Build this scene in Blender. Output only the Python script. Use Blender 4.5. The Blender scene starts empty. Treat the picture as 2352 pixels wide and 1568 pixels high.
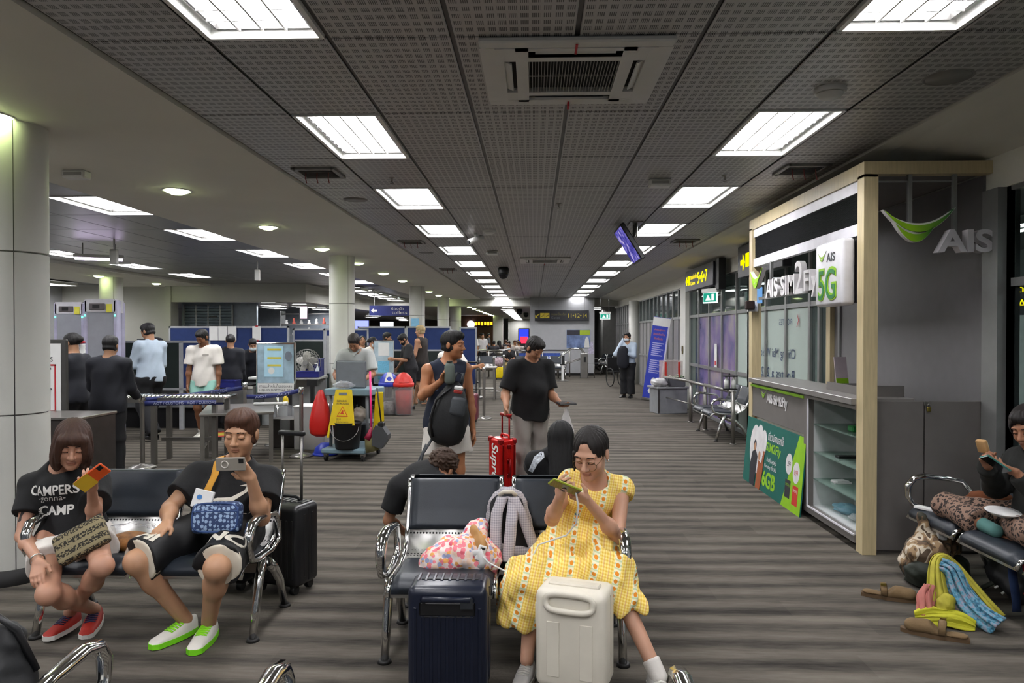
import bpy, bmesh, math, random
import numpy as np
from mathutils import Vector, Matrix, noise as mnoise
random.seed(7)
S = bpy.context.scene
COL = S.collection
# ---------------------------------------------------------------- camera
cd = bpy.data.cameras.new('camera'); cam = bpy.data.objects.new('camera', cd); COL.objects.link(cam)
cd.sensor_width = 36; cd.lens = 1650 / 2352 * 36; cd.clip_start = .05; cd.clip_end = 300
cam.location = (0, 0, 1.66)
cam.rotation_euler = (math.radians(90) - math.atan(18 / 1650), 0, math.atan(51 / 1650))
S.camera = cam
# ---------------------------------------------------------------- world: night outside, the hall is lit by its own lamps
W = bpy.data.worlds.new('world'); S.world = W; W.use_nodes = True
W.node_tree.nodes['Background'].inputs[0].default_value = (.55, .6, .68, 1)
W.node_tree.nodes['Background'].inputs[1].default_value = .06
S.view_settings.view_transform = 'Standard'; S.view_settings.look = 'None'
S.view_settings.exposure = 1.5; S.view_settings.gamma = 1; S.view_settings.use_curve_mapping = False
PANEL_W = 13.0          # radiance of the fluorescent ceiling panels
DOWN_W = 14.0           # radiance of the round downlights
try:
    S.cycles.use_denoising = True; S.cycles.max_bounces = 7; S.cycles.diffuse_bounces = 4; S.cycles.glossy_bounces = 3
    S.cycles.transmission_bounces = 5; S.cycles.transparent_max_bounces = 10
    S.cycles.sample_clamp_indirect = 6; S.cycles.caustics_reflective = False; S.cycles.caustics_refractive = False
except Exception: pass
PI = math.pi
# ---------------------------------------------------------------- materials
def lin(h):
    h = h.lstrip('#'); o = []
    for i in (0, 2, 4):
        c = int(h[i:i + 2], 16) / 255
        o.append(c / 12.92 if c <= .04045 else ((c + .055) / 1.055) ** 2.4)
    return (*o, 1)
MATS = {}
def newmat(name):
    m = bpy.data.materials.new(name); m.use_nodes = True
    n = m.node_tree.nodes; return m, n, m.node_tree.links, n['Principled BSDF']
def mat(name, col, rough=.6, metal=0, var=.08, ns=9, bump=0, bs=80, spec=.5, em=0, trans=0, alpha=1, ior=1.45, stretch=None):
    if name in MATS: return MATS[name]
    m, n, l, b = newmat(name); c = lin(col)
    b.inputs['Roughness'].default_value = rough; b.inputs['Metallic'].default_value = metal
    b.inputs['Specular IOR Level'].default_value = spec; b.inputs['Transmission Weight'].default_value = trans
    b.inputs['Alpha'].default_value = alpha; b.inputs['IOR'].default_value = ior
    tc = n.new('ShaderNodeTexCoord'); src = tc.outputs['Object']
    if stretch:
        mp = n.new('ShaderNodeMapping'); mp.inputs['Scale'].default_value = stretch; l.new(src, mp.inputs[0]); src = mp.outputs[0]
    nz = n.new('ShaderNodeTexNoise'); nz.inputs['Scale'].default_value = ns; nz.inputs['Detail'].default_value = 3; l.new(src, nz.inputs['Vector'])
    r = n.new('ShaderNodeValToRGB'); r.color_ramp.elements[0].position = .3; r.color_ramp.elements[1].position = .7
    r.color_ramp.elements[0].color = tuple(x * (1 - var) for x in c[:3]) + (1,); r.color_ramp.elements[1].color = tuple(min(1, x * (1 + var)) for x in c[:3]) + (1,)
    l.new(nz.outputs[0], r.inputs[0]); l.new(r.outputs[0], b.inputs['Base Color'])
    if em: l.new(r.outputs[0], b.inputs['Emission Color']); b.inputs['Emission Strength'].default_value = em
    if bump:
        n2 = n.new('ShaderNodeTexNoise'); n2.inputs['Scale'].default_value = bs; l.new(src, n2.inputs['Vector'])
        bp = n.new('ShaderNodeBump'); bp.inputs['Strength'].default_value = bump; bp.inputs['Distance'].default_value = .01
        l.new(n2.outputs[0], bp.inputs['Height']); l.new(bp.outputs[0], b.inputs['Normal'])
    MATS[name] = m; return m
def glow(name, col, s):
    if name in MATS: return MATS[name]
    m, n, l, b = newmat(name); n.remove(b)
    e = n.new('ShaderNodeEmission'); e.inputs[0].default_value = lin(col); e.inputs[1].default_value = s
    l.new(e.outputs[0], n['Material Output'].inputs[0]); MATS[name] = m; return m
def clear(name, col, op=.12, rough=.05, tint='#ffffff', gloss=.5):
    """thin see-through sheet: transparent mixed with a glossy/diffuse skin"""
    if name in MATS: return MATS[name]
    m, n, l, b = newmat(name)
    b.inputs['Base Color'].default_value = lin(col); b.inputs['Roughness'].default_value = rough; b.inputs['Specular IOR Level'].default_value = gloss
    t = n.new('ShaderNodeBsdfTransparent'); t.inputs[0].default_value = lin(tint)
    lw = n.new('ShaderNodeLayerWeight'); lw.inputs[0].default_value = .5; pw = n.new('ShaderNodeMath'); pw.operation = 'POWER'; pw.inputs[1].default_value = 4; l.new(lw.outputs['Facing'], pw.inputs[0]); fr = n.new('ShaderNodeMath'); fr.operation = 'MULTIPLY'; fr.inputs[1].default_value = .6; l.new(pw.outputs[0], fr.inputs[0])
    ad = n.new('ShaderNodeMath'); ad.operation = 'ADD'; ad.use_clamp = True; ad.inputs[1].default_value = op; l.new(fr.outputs[0], ad.inputs[0])
    mx = n.new('ShaderNodeMixShader'); l.new(ad.outputs[0], mx.inputs[0]); l.new(t.outputs[0], mx.inputs[1]); l.new(b.outputs[0], mx.inputs[2])
    l.new(mx.outputs[0], n['Material Output'].inputs[0]); MATS[name] = m; return m
def mnode(n, l, op, a, b=None):
    x = n.new('ShaderNodeMath'); x.operation = op
    for i, v in enumerate((a, b)):
        if v is None: continue
        if isinstance(v, (int, float)): x.inputs[i].default_value = v
        else: l.new(v, x.inputs[i])
    return x.outputs[0]
def mixc(n, l, f, a, b):
    x = n.new('ShaderNodeMix'); x.data_type = 'RGBA'; l.new(f, x.inputs[0])
    for i, v in ((6, a), (7, b)):
        if isinstance(v, str): x.inputs[i].default_value = lin(v)
        else: l.new(v, x.inputs[i])
    return x.outputs[2]
def objxyz(n, l, kind='Object', scale=None, rot=None):
    tc = n.new('ShaderNodeTexCoord'); o = tc.outputs[kind]
    if scale or rot:
        mp = n.new('ShaderNodeMapping'); l.new(o, mp.inputs[0]); o = mp.outputs[0]
        if scale: mp.inputs['Scale'].default_value = scale
        if rot: mp.inputs['Rotation'].default_value = rot
    s = n.new('ShaderNodeSeparateXYZ'); l.new(o, s.inputs[0]); return s.outputs, o

# ---------------------------------------------------------------- mesh builder
def fr(o, x=(1, 0, 0), y=(0, 1, 0)):
    x = Vector(x).normalized(); y = Vector(y); y = (y - x * y.dot(x)).normalized(); z = x.cross(y)
    M = Matrix.Identity(4)
    for i in range(3): M[i][0] = x[i]; M[i][1] = y[i]; M[i][2] = z[i]; M[i][3] = o[i]
    return M
def rotz(a): return Matrix.Rotation(math.radians(a), 4, 'Z')
def T(x, y, z, rz=0, rx=0, ry=0):
    return Matrix.Translation((x, y, z)) @ Matrix.Rotation(math.radians(rz), 4, 'Z') @ Matrix.Rotation(math.radians(rx), 4, 'X') @ Matrix.Rotation(math.radians(ry), 4, 'Y')
class MB:
    def __init__(s, M=None): s.v = []; s.f = []; s.sm = []; s.M = M
    def add(s, vs, fs, sm=False, M=None):
        b = len(s.v)
        if M is not None: vs = [M @ Vector(v) for v in vs]
        if s.M is not None: vs = [s.M @ Vector(v) for v in vs]
        s.v += [tuple(v) for v in vs]; s.f += [tuple(i + b for i in f) for f in fs]; s.sm += [sm] * len(fs); return s
    def box(s, x0, x1, y0, y1, z0, z1, bev=0, seg=1, M=None):
        if bev:
            bm = bmesh.new(); bmesh.ops.create_cube(bm, size=1)
            for v in bm.verts: v.co = Vector(((x0 + x1) / 2 + v.co.x * (x1 - x0), (y0 + y1) / 2 + v.co.y * (y1 - y0), (z0 + z1) / 2 + v.co.z * (z1 - z0)))
            bmesh.ops.bevel(bm, geom=list(bm.edges), offset=bev, segments=seg, affect='EDGES', profile=.5)
            bm.verts.index_update(); s.add([v.co.copy() for v in bm.verts], [[v.index for v in f.verts] for f in bm.faces], seg > 1, M); bm.free(); return s
        v = [(x, y, z) for z in (z0, z1) for y in (y0, y1) for x in (x0, x1)]
        return s.add(v, [(0, 2, 3, 1), (4, 5, 7, 6), (0, 1, 5, 4), (2, 6, 7, 3), (0, 4, 6, 2), (1, 3, 7, 5)], False, M)
    def tube(s, pts, r, n=8, closed=False, sm=True, flat=1, M=None, upv=None):
        P = [Vector(p) for p in pts]; R = r if isinstance(r, (list, tuple)) else [r] * len(P); vs = []; fs = []; m = len(P)
        u = None
        for i, p in enumerate(P):
            a = P[(i - 1) % m] if (closed or i > 0) else P[i]; b = P[(i + 1) % m] if (closed or i < m - 1) else P[i]
            t = (b - a).normalized()
            if u is None: u = Vector(upv) if upv else (Vector((0, 0, 1)) if abs(t.z) < .9 else Vector((1, 0, 0)))
            u = (u - t * u.dot(t));
            if u.length < 1e-6: u = t.orthogonal()
            u.normalize(); w = t.cross(u)
            for k in range(n):
                a2 = 2 * PI * k / n + (PI / n if n == 4 else 0); vs.append(p + u * math.cos(a2) * R[i] + w * math.sin(a2) * R[i] * flat)
        for i in range(m if closed else m - 1):
            for k in range(n):
                a = i * n + k; b = i * n + (k + 1) % n; c = ((i + 1) % m) * n + (k + 1) % n; d = ((i + 1) % m) * n + k; fs.append((a, b, c, d))
        s.add(vs, fs, sm, M)
        if not closed:
            b0 = len(s.v) - m * n
            s.f += [tuple(b0 + k for k in reversed(range(n))), tuple(b0 + (m - 1) * n + k for k in range(n))]; s.sm += [False, False]
        return s
    def cyl(s, p0, p1, r, r1=None, n=16, sm=True, M=None): return s.tube([p0, p1], [r, r if r1 is None else r1], n, sm=sm, M=M)
    def lathe(s, prof, c=(0, 0, 0), n=24, M=None, sm=True, cap=True, a0=0, a1=2 * PI):
        vs = []; fs = []; full = abs(a1 - a0 - 2 * PI) < 1e-6; N = n if full else n + 1
        for r, z in prof:
            for k in range(N): a = a0 + (a1 - a0) * k / n; vs.append((c[0] + r * math.cos(a), c[1] + r * math.sin(a), c[2] + z))
        for i in range(len(prof) - 1):
            for k in range(n):
                k2 = (k + 1) % N; fs.append((i * N + k, i * N + k2, (i + 1) * N + k2, (i + 1) * N + k))
        if cap and full: fs += [tuple(reversed(range(N))), tuple((len(prof) - 1) * N + k for k in range(N))]
        return s.add(vs, fs, sm, M)
    def prism(s, out, h, M=None, z0=0):
        n = len(out); vs = [(x, y, z0) for x, y in out] + [(x, y, z0 + h) for x, y in out]
        return s.add(vs, [tuple(reversed(range(n))), tuple(range(n, 2 * n))] + [(i, (i + 1) % n, n + (i + 1) % n, n + i) for i in range(n)], False, M)
    def ell(s, c, r, n=16, m=10, M=None, u0=0, u1=PI):
        R = r if isinstance(r, (list, tuple)) else (r, r, r); vs = []; fs = []
        for j in range(m + 1):
            p = u0 + (u1 - u0) * j / m
            for k in range(n): a = 2 * PI * k / n; vs.append((c[0] + R[0] * math.sin(p) * math.cos(a), c[1] + R[1] * math.sin(p) * math.sin(a), c[2] + R[2] * math.cos(p)))
        for j in range(m):
            for k in range(n): fs.append((j * n + k, (j + 1) * n + k, (j + 1) * n + (k + 1) % n, j * n + (k + 1) % n))
        return s.add(vs, fs, True, M)
    def grid(s, fn, nu, nv, M=None, thick=0, sm=True):
        vs = [Vector(fn(i / nu, j / nv)) for i in range(nu + 1) for j in range(nv + 1)]; N = nv + 1
        fs = [(i * N + j, (i + 1) * N + j, (i + 1) * N + j + 1, i * N + j + 1) for i in range(nu) for j in range(nv)]
        if thick:
            nr = []
            for i in range(nu + 1):
                for j in range(N):
                    a = vs[min(i + 1, nu) * N + j] - vs[max(i - 1, 0) * N + j]; b = vs[i * N + min(j + 1, nv)] - vs[i * N + max(j - 1, 0)]
                    c = a.cross(b); nr.append(c.normalized() if c.length > 1e-9 else Vector((0, 0, 1)))
            k = len(vs); vs += [v - q * thick for v, q in zip(vs, nr)]; fs += [tuple(k + q for q in reversed(f)) for f in fs]
            bd = [i * N for i in range(nu + 1)] + [nu * N + j for j in range(1, N)] + [i * N + nv for i in range(nu - 1, -1, -1)] + [j for j in range(nv - 1, 0, -1)]
            for q in range(len(bd)): a, b = bd[q], bd[(q + 1) % len(bd)]; fs.append((b, a, k + a, k + b))
        return s.add(vs, fs, sm, M)
    def me(s, name, m=None):
        me = bpy.data.meshes.new(name); me.from_pydata(s.v, [], s.f); me.polygons.foreach_set('use_smooth', s.sm)
        if m is not None: me.materials.append(m)
        me.update(); return me
    def build(s, name, m, parent=None, w=False):
        """link as one object; w: the points are world points, else in the parent's frame"""
        if w and parent is not None:
            I = world(parent).inverted(); s.v = [tuple(I @ Vector(v)) for v in s.v]
        return link(name, s.me(name, m), parent)
def link(name, me, parent=None):
    o = bpy.data.objects.new(name, me); COL.objects.link(o)
    if parent is not None: o.parent = parent
    return o
def world(o):
    M = Matrix.Identity(4)
    while o is not None: M = Matrix.LocRotScale(o.location, o.rotation_euler, o.scale) @ M; o = o.parent
    return M
def tag(o, label=None, cat=None, group=None, kind=None):
    if label: o['label'] = label
    if cat: o['category'] = cat
    if group: o['group'] = group
    if kind: o['kind'] = kind
    return o
def empty(name, loc=(0, 0, 0), rz=0, label=None, cat=None, group=None, kind=None, rx=0, ry=0):
    o = bpy.data.objects.new(name, None); COL.objects.link(o); o.empty_display_size = .1
    o.location = loc; o.rotation_euler = (math.radians(rx), math.radians(ry), math.radians(rz)); return tag(o, label, cat, group, kind)
KIDS = {}
def copy_tree(o, parent=None):
    c = o.copy(); COL.objects.link(c)
    if parent is not None: c.parent = parent
    for ch in [x for x in o.children]: copy_tree(ch, c)
    return c
def structure(name, mb, m): o = mb.build(name, m); o['kind'] = 'structure'; return o
def text(s, m, parent, M, w=None, h=None, ext=0, name='lettering', align='C', bold=0, shear=0, sub=0):
    cu = bpy.data.curves.new('t', 'FONT'); cu.body = s; cu.extrude = 0; cu.resolution_u = 7 if ext or (h or 0) > .15 else 3; cu.offset = bold; cu.shear = shear
    ob = bpy.data.objects.new('t', cu); tm = ob.to_mesh()
    co = [v.co.copy() for v in tm.vertices]; fs = [tuple(p.vertices) for p in tm.polygons]; ob.to_mesh_clear()
    bpy.data.objects.remove(ob); bpy.data.curves.remove(cu)
    if not co: return None
    x0 = min(c.x for c in co); x1 = max(c.x for c in co); y0 = min(c.y for c in co); y1 = max(c.y for c in co)
    sx = w / (x1 - x0) if w else None; sy = h / (y1 - y0) if h else None
    sx = sx or sy; sy = sy or sx
    ox = {'C': (x0 + x1) / 2, 'L': x0, 'R': x1}[align]
    vs = [((c.x - ox) * sx, (c.y - (y0 + y1) / 2) * sy, 0) for c in co]
    mb = MB()
    if ext:
        bm = bmesh.new(); bv = [bm.verts.new(v) for v in vs]
        for f in fs:
            try: bm.faces.new([bv[i] for i in f])
            except Exception: pass
        g = bmesh.ops.extrude_face_region(bm, geom=list(bm.faces))
        bmesh.ops.translate(bm, vec=(0, 0, ext), verts=[e for e in g['geom'] if isinstance(e, bmesh.types.BMVert)])
        bm.normal_update(); bm.verts.index_update()
        mb.add([v.co.copy() for v in bm.verts], [[v.index for v in f.verts] for f in bm.faces], False, M); bm.free()
    else: mb.add(vs, fs, False, M)
    return mb.build(name, m, parent)
def quadm(M, w, h, name, m, parent, t=.002):
    """thin printed sheet w x h, centred on M's origin, facing M's +z"""
    return MB().box(-w / 2, w / 2, -h / 2, h / 2, -t, 0, M=M).build(name, m, parent)
# ---------------------------------------------------------------- organic surfaces: blended distance fields turned into one continuous mesh
A3 = lambda v: np.array(v, np.float32)
def nrm(v): v = A3(v); return v / (np.linalg.norm(v) + 1e-9)
class SD:
    def __init__(s, lo, hi, h, fine=()):
        s.ax = []
        for i in range(3):
            c = [lo[i]]
            while c[-1] < hi[i]:
                st = h
                for l, u, hf in fine:
                    if l[i] - h < c[-1] < u[i]: st = min(st, hf)
                c.append(c[-1] + st)
            s.ax.append(A3(c))
        s.D = np.full([len(a) for a in s.ax], 3., np.float32)
    def op(s, lo, hi, fn, k=.02, mode='u'):
        sl = []; co = []
        for i in range(3):
            a = np.searchsorted(s.ax[i], lo[i]); b = np.searchsorted(s.ax[i], hi[i], 'right')
            if b <= a: return s
            sl.append(slice(a, b)); sh = [1, 1, 1]; sh[i] = -1; co.append(s.ax[i][a:b].reshape(sh))
        d = fn(*co); V = s.D[tuple(sl)]
        if mode == 'u':
            if k > 0: h = np.maximum(k - np.abs(V - d), 0) / k; V[...] = np.minimum(V, d) - h * h * k * .25
            else: V[...] = np.minimum(V, d)
        elif mode == 's':
            d = -d; h = np.maximum(k - np.abs(V - d), 0) / max(k, 1e-6); V[...] = np.maximum(V, d) + h * h * k * .25
        elif mode == 'i': V[...] = np.maximum(V, d)
        elif mode == 'add': V[...] = V + d
        return s
    def cone(s, a, b, ra, rb, k=.02, flat=1, lat=None, cut0=False, cut1=False, mode='u'):
        a = A3(a); b = A3(b); w = b - a; L = float(np.linalg.norm(w)) + 1e-9; w = w / L
        if lat is None: lat = A3((0, 0, 1)) if abs(w[2]) < .9 else A3((0, 1, 0))
        u = nrm(A3(lat) - w * np.dot(lat, w)); v = np.cross(w, u); m = max(ra, rb) + k + .03
        def fn(X, Y, Z):
            X = X - a[0]; Y = Y - a[1]; Z = Z - a[2]
            pw = X * w[0] + Y * w[1] + Z * w[2]; pu = X * u[0] + Y * u[1] + Z * u[2]; pv = (X * v[0] + Y * v[1] + Z * v[2]) / flat
            t = np.clip(pw / L, 0, 1); q = pw - t * L
            d = (np.sqrt(pu * pu + pv * pv + q * q) - (ra + (rb - ra) * t)) * (1 if flat > .95 else (flat + 1) * .5)
            if cut0: d = np.maximum(d, -pw)
            if cut1: d = np.maximum(d, pw - L)
            return d
        return s.op(np.minimum(a, b) - m, np.maximum(a, b) + m, fn, k, mode)
    def ell(s, c, r, R=None, k=.02, mode='u'):
        c = A3(c); r = A3(r if hasattr(r, '__len__') else (r, r, r)); m = float(r.max()) + k + .02; R = np.eye(3, dtype=np.float32) if R is None else A3(R)
        def fn(X, Y, Z):
            X = X - c[0]; Y = Y - c[1]; Z = Z - c[2]
            q = [X * R[0][i] + Y * R[1][i] + Z * R[2][i] for i in range(3)]
            k0 = np.sqrt(sum((q[i] / r[i]) ** 2 for i in range(3))); k1 = np.sqrt(sum((q[i] / r[i] ** 2) ** 2 for i in range(3))) + 1e-6
            return k0 * (k0 - 1) / k1
        return s.op(c - m, c + m, fn, k, mode)
    def plane(s, p, n, lo=None, hi=None):
        p = A3(p); n = nrm(n); lo = lo if lo is not None else [-1e3] * 3; hi = hi if hi is not None else [1e3] * 3
        return s.op(lo, hi, lambda X, Y, Z: (X - p[0]) * n[0] + (Y - p[1]) * n[1] + (Z - p[2]) * n[2], 0, 'i')
    def ripple(s, amp, fr, seed=0, lo=None, hi=None):
        r = np.random.RandomState(seed); ph = r.rand(9) * 6.28; dv = r.randn(3, 3); dv /= np.linalg.norm(dv, axis=1)[:, None]
        lo = lo if lo is not None else [-1e3] * 3; hi = hi if hi is not None else [1e3] * 3
        def fn(X, Y, Z):
            d = 0
            for i in range(3):
                q = X * dv[i][0] + Y * dv[i][1] + Z * dv[i][2]; q2 = X * dv[(i + 1) % 3][0] + Y * dv[(i + 1) % 3][1] + Z * dv[(i + 1) % 3][2]
                d = d + np.sin(q * fr * (1 + .37 * i) + ph[i] + 1.3 * np.sin(q2 * fr * .45 + ph[i + 3]))
            return d * amp
        return s.op(lo, hi, fn, 0, 'add')
    def mesh(s, name, mats, mid=None, org=None):
        D = s.D; ins = D < 0; c = np.zeros([n - 1 for n in D.shape], np.int8)
        for i in (0, 1):
            for j in (0, 1):
                for k in (0, 1): c += ins[i:D.shape[0] - 1 + i, j:D.shape[1] - 1 + j, k:D.shape[2] - 1 + k]
        I = np.argwhere((c > 0) & (c < 8)); n = len(I)
        if n == 0: return None
        idx = np.full(c.shape, -1, np.int32); idx[I[:, 0], I[:, 1], I[:, 2]] = np.arange(n)
        P = np.zeros((n, 3), np.float32); cnt = np.zeros(n, np.float32)
        co = lambda J: np.stack([s.ax[q][J[:, q]] for q in range(3)], 1)
        for ax in range(3):
            o1, o2 = [q for q in range(3) if q != ax]
            for p in (0, 1):
                for r in (0, 1):
                    A = I.copy(); A[:, o1] += p; A[:, o2] += r; B = A.copy(); B[:, ax] += 1
                    va = D[A[:, 0], A[:, 1], A[:, 2]]; vb = D[B[:, 0], B[:, 1], B[:, 2]]; mk = (va < 0) != (vb < 0)
                    t = (va[mk] / (va[mk] - vb[mk]))[:, None]; pa = co(A[mk]); P[mk] += pa + t * (co(B[mk]) - pa); cnt[mk] += 1
        P /= cnt[:, None]; F = []
        for ax in range(3):
            o1, o2 = [(1, 2), (2, 0), (0, 1)][ax]
            sa = [slice(1, -1)] * 3; sb = [slice(1, -1)] * 3; sa[ax] = slice(0, -1); sb[ax] = slice(1, None)
            ia = ins[tuple(sa)]; E = np.argwhere(ia != ins[tuple(sb)])
            if len(E) == 0: continue
            flip = ia[E[:, 0], E[:, 1], E[:, 2]]; E = E.copy(); E[:, o1] += 1; E[:, o2] += 1
            def cell(d1, d2): J = E.copy(); J[:, o1] += d1; J[:, o2] += d2; return idx[J[:, 0], J[:, 1], J[:, 2]]
            q = np.stack([cell(-1, -1), cell(0, -1), cell(0, 0), cell(-1, 0)], 1); q[~flip] = q[~flip][:, ::-1]; F.append(q)
        F = np.concatenate(F); F = F[(F >= 0).all(1)]
        if org is not None: Pl = P - A3(org)
        else: Pl = P
        me = bpy.data.meshes.new(name); me.vertices.add(n); me.vertices.foreach_set('co', Pl.ravel()); m = len(F)
        me.loops.add(m * 4); me.loops.foreach_set('vertex_index', F.ravel().astype(np.int32)); me.polygons.add(m)
        me.polygons.foreach_set('loop_start', np.arange(0, m * 4, 4, dtype=np.int32))
        me.polygons.foreach_set('use_smooth', np.ones(m, bool))
        for x in mats: me.materials.append(x)
        if mid is not None: me.polygons.foreach_set('material_index', mid(P[F].mean(1)).astype(np.int32))
        me.update(calc_edges=True); me.validate(); return me
# ================================================================ SETTING
CZ = 3.085; TX0 = -2.195; TW = .6; TD = 1.18; TY0 = 4.64
def carpet():
    m, n, l, b = newmat('carpet'); b.inputs['Roughness'].default_value = .95; b.inputs['Specular IOR Level'].default_value = .15
    s, o = objxyz(n, l)
    def nz(sc, det, seed):
        mp = n.new('ShaderNodeMapping'); mp.inputs['Scale'].default_value = sc; mp.inputs['Location'].default_value = (seed, seed * 2.3, 0); l.new(o, mp.inputs[0])
        t = n.new('ShaderNodeTexNoise'); t.inputs['Scale'].default_value = 1; t.inputs['Detail'].default_value = det; l.new(mp.outputs[0], t.inputs[0]); return t.outputs[0]
    row = mnode(n, l, 'FLOOR', mnode(n, l, 'DIVIDE', s[1], .25)); off = mnode(n, l, 'MULTIPLY', row, .381)
    col = mnode(n, l, 'FLOOR', mnode(n, l, 'ADD', s[0], off))
    cb = n.new('ShaderNodeCombineXYZ'); l.new(row, cb.inputs[0]); l.new(col, cb.inputs[1])
    wn = n.new('ShaderNodeTexWhiteNoise'); l.new(cb.outputs[0], wn.inputs[0])
    band = mnode(n, l, 'SINE', mnode(n, l, 'ADD', mnode(n, l, 'MULTIPLY', s[1], 2 * PI / .235), mnode(n, l, 'MULTIPLY', nz((.5, 2.2, 1), 2, 3), 5.0)))
    v = mnode(n, l, 'ADD', mnode(n, l, 'MULTIPLY', nz((.9, 7, 1), 4, 1), .75), mnode(n, l, 'MULTIPLY', band, .16))
    v = mnode(n, l, 'ADD', v, mnode(n, l, 'MULTIPLY', nz((7, 42, 1), 2, 7), .38))
    v = mnode(n, l, 'ADD', v, mnode(n, l, 'MULTIPLY', wn.outputs[0], .10))
    r = n.new('ShaderNodeValToRGB'); e = r.color_ramp.elements; e[0].position = .30; e[0].color = lin('#2e2b28'); e[1].position = .98; e[1].color = lin('#6d675e')
    l.new(v, r.inputs[0]); l.new(r.outputs[0], b.inputs['Base Color'])
    bp = n.new('ShaderNodeBump'); bp.inputs['Strength'].default_value = .25; bp.inputs['Distance'].default_value = .01; l.new(nz((60, 160, 1), 2, 2), bp.inputs['Height']); l.new(bp.outputs[0], b.inputs['Normal'])
    return m
def perforated():
    m, n, l, b = newmat('perforated_metal'); b.inputs['Roughness'].default_value = .42; b.inputs['Metallic'].default_value = .25
    s, o = objxyz(n, l)
    def duty(src, per, a, c):
        f = mnode(n, l, 'FRACT', mnode(n, l, 'ADD', mnode(n, l, 'DIVIDE', src, per), .5)); return mnode(n, l, 'MULTIPLY', mnode(n, l, 'GREATER_THAN', f, a), mnode(n, l, 'LESS_THAN', f, c))
    g = mnode(n, l, 'MULTIPLY', duty(s[0], .0515, .14, .86), duty(s[1], .0725, .2, .8))
    f = mnode(n, l, 'MULTIPLY', g, duty(s[0], .0088, .2, .8))
    l.new(mixc(n, l, f, '#b2b1af', '#565453'), b.inputs['Base Color']); return m
M_WHITE = mat('painted_plaster', '#b6b5ad', .75, var=.03, ns=2)
M_SOFFIT = mat('soffit_plaster', '#d6d4ca', .7, var=.03, ns=1.5)
M_COLUMN = mat('column_cladding', '#c9c9c2', .5, var=.03, ns=2)
M_DARKGAP = mat('ceiling_void', '#232221', .8)
M_TILE = perforated(); M_METALTILE = mat('metal_ceiling', '#8a8a8a', .35, .3, var=.04, ns=2)
M_TRIM = mat('light_trim', '#e4e4e0', .4, .1); M_DARKTRIM = mat('dark_trim', '#4a4947', .4, .3)
M_GLOW = glow('fluorescent_diffuser', '#fdfcff', PANEL_W); M_DOWN = glow('downlight_lens', '#e6fbb0', DOWN_W)
M_ALU = mat('aluminium_frame', '#8e8f8e', .4, .5, var=.04); M_STEEL = mat('brushed_steel', '#8d8a86', .32, .85, var=.08, ns=5)
M_CHROME = mat('chrome', '#dcdcda', .1, 1, var=.02); M_BLACK = mat('black_plastic', '#141416', .45, var=.1)
M_SKIRT = mat('black_skirting', '#161515', .5); M_GREYWALL = mat('grey_wall', '#a9aaac', .7, var=.03)
structure('floor', MB().box(-14, 8, -4, 64, -.05, 0), carpet())
# ---- main ceiling: void above, perforated panels as pieces, fluorescent panels in two rows
ceil = structure('ceiling', MB().box(-14, 8, -4, 29.2, CZ + .16, CZ + .2), M_DARKGAP)
tile = MB().box(-.288, .288, -.584, .584, 0, .012, bev=.004).me('ceiling_tile', M_TILE)
plain = MB().box(-.294, .294, -.584, .584, 0, .012, bev=.004).me('ceiling_tile', M_METALTILE)
def runner(x0, x1): return MB().box(x0, x1, -4, 29.2, CZ + .014, CZ + .03)
mb = MB()
for i in range(9): mb.box(TX0 + i * TW - .03, TX0 + i * TW + .03, -4, 29.2, CZ + .013, CZ + .022)
mb.build('ceiling_runner', M_DARKTRIM, ceil)
def panel_light(x, y, louvre=False, w=.6, d=1.18, z=CZ, label=None, group='fluorescent ceiling panels'):
    o = empty('ceiling_light', (x, y, z), 0, label, 'ceiling light', group)
    a, b = w / 2 - .025, d / 2 - .02; H = .062
    f = MB()
    for s in (-1, 1):
        f.box(s * a - .012, s * a + .012, -b, b, -.008, H); f.box(-a, a, s * b - .01, s * b + .01, -.008, H)
    f.build('frame', M_TRIM, o)
    a -= .05; b -= .03
    k = MB()
    for s in (-1, 1): k.box(s * (a + .006) - .006, s * (a + .006) + .006, -b, b, H - .03, H); k.box(-a, a, s * (b + .006) - .006, s * (b + .006) + .006, H - .03, H)
    k.build('louvre_frame', M_DARKTRIM, o)
    MB().box(-a, a, -b, b, H, H + .004).build('diffuser', M_GLOW, o)
    MB().box(-a - .06, a + .06, -b - .04, b + .04, H + .004, H + .012).build('housing', M_TRIM, o)
    if louvre:
        for i in range(9): MB().box(-a, a, -.004, .004, H - .04, H - .004, M=T(0, -b + (i + 1) * 2 * b / 10, 0)).build('louvre_blade', M_TRIM, o)
        for i in range(3): MB().box(-.005, .005, -b, b, H - .043, H - .004, M=T(-a + (i + 1) * 2 * a / 4, 0, 0)).build('louvre_blade', M_TRIM, o)
    return o
ORD = ['nearest', 'second', 'third', 'fourth', 'fifth', 'sixth', 'seventh', 'eighth', 'ninth', 'tenth', 'eleventh', 'twelfth']
SKIPC = {}                                   # tiles taken by other fittings (column, row)
for j in range(-6, 21):
    y = TY0 + (j + .5) * TD
    for i in range(8):
        x = TX0 + (i + .5) * TW
        if i in (1, 6) and j % 2 == 0:
            near = -2 <= j
            sd = 'left' if i == 1 else 'right'
            k = (j + 2) // 2
            panel_light(x, y, j in (-2, 0), label=('square white louvred ceiling panel light, %s one in the %s row of the main ceiling' % (ORD[k], sd)) if near else 'white louvred ceiling panel light behind the viewer in the %s row, %s' % (sd, 'closer' if j == -4 else 'farther'))
            continue
        o = link('ceiling_tile', tile, ceil); o.location = (x, y, CZ)
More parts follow.
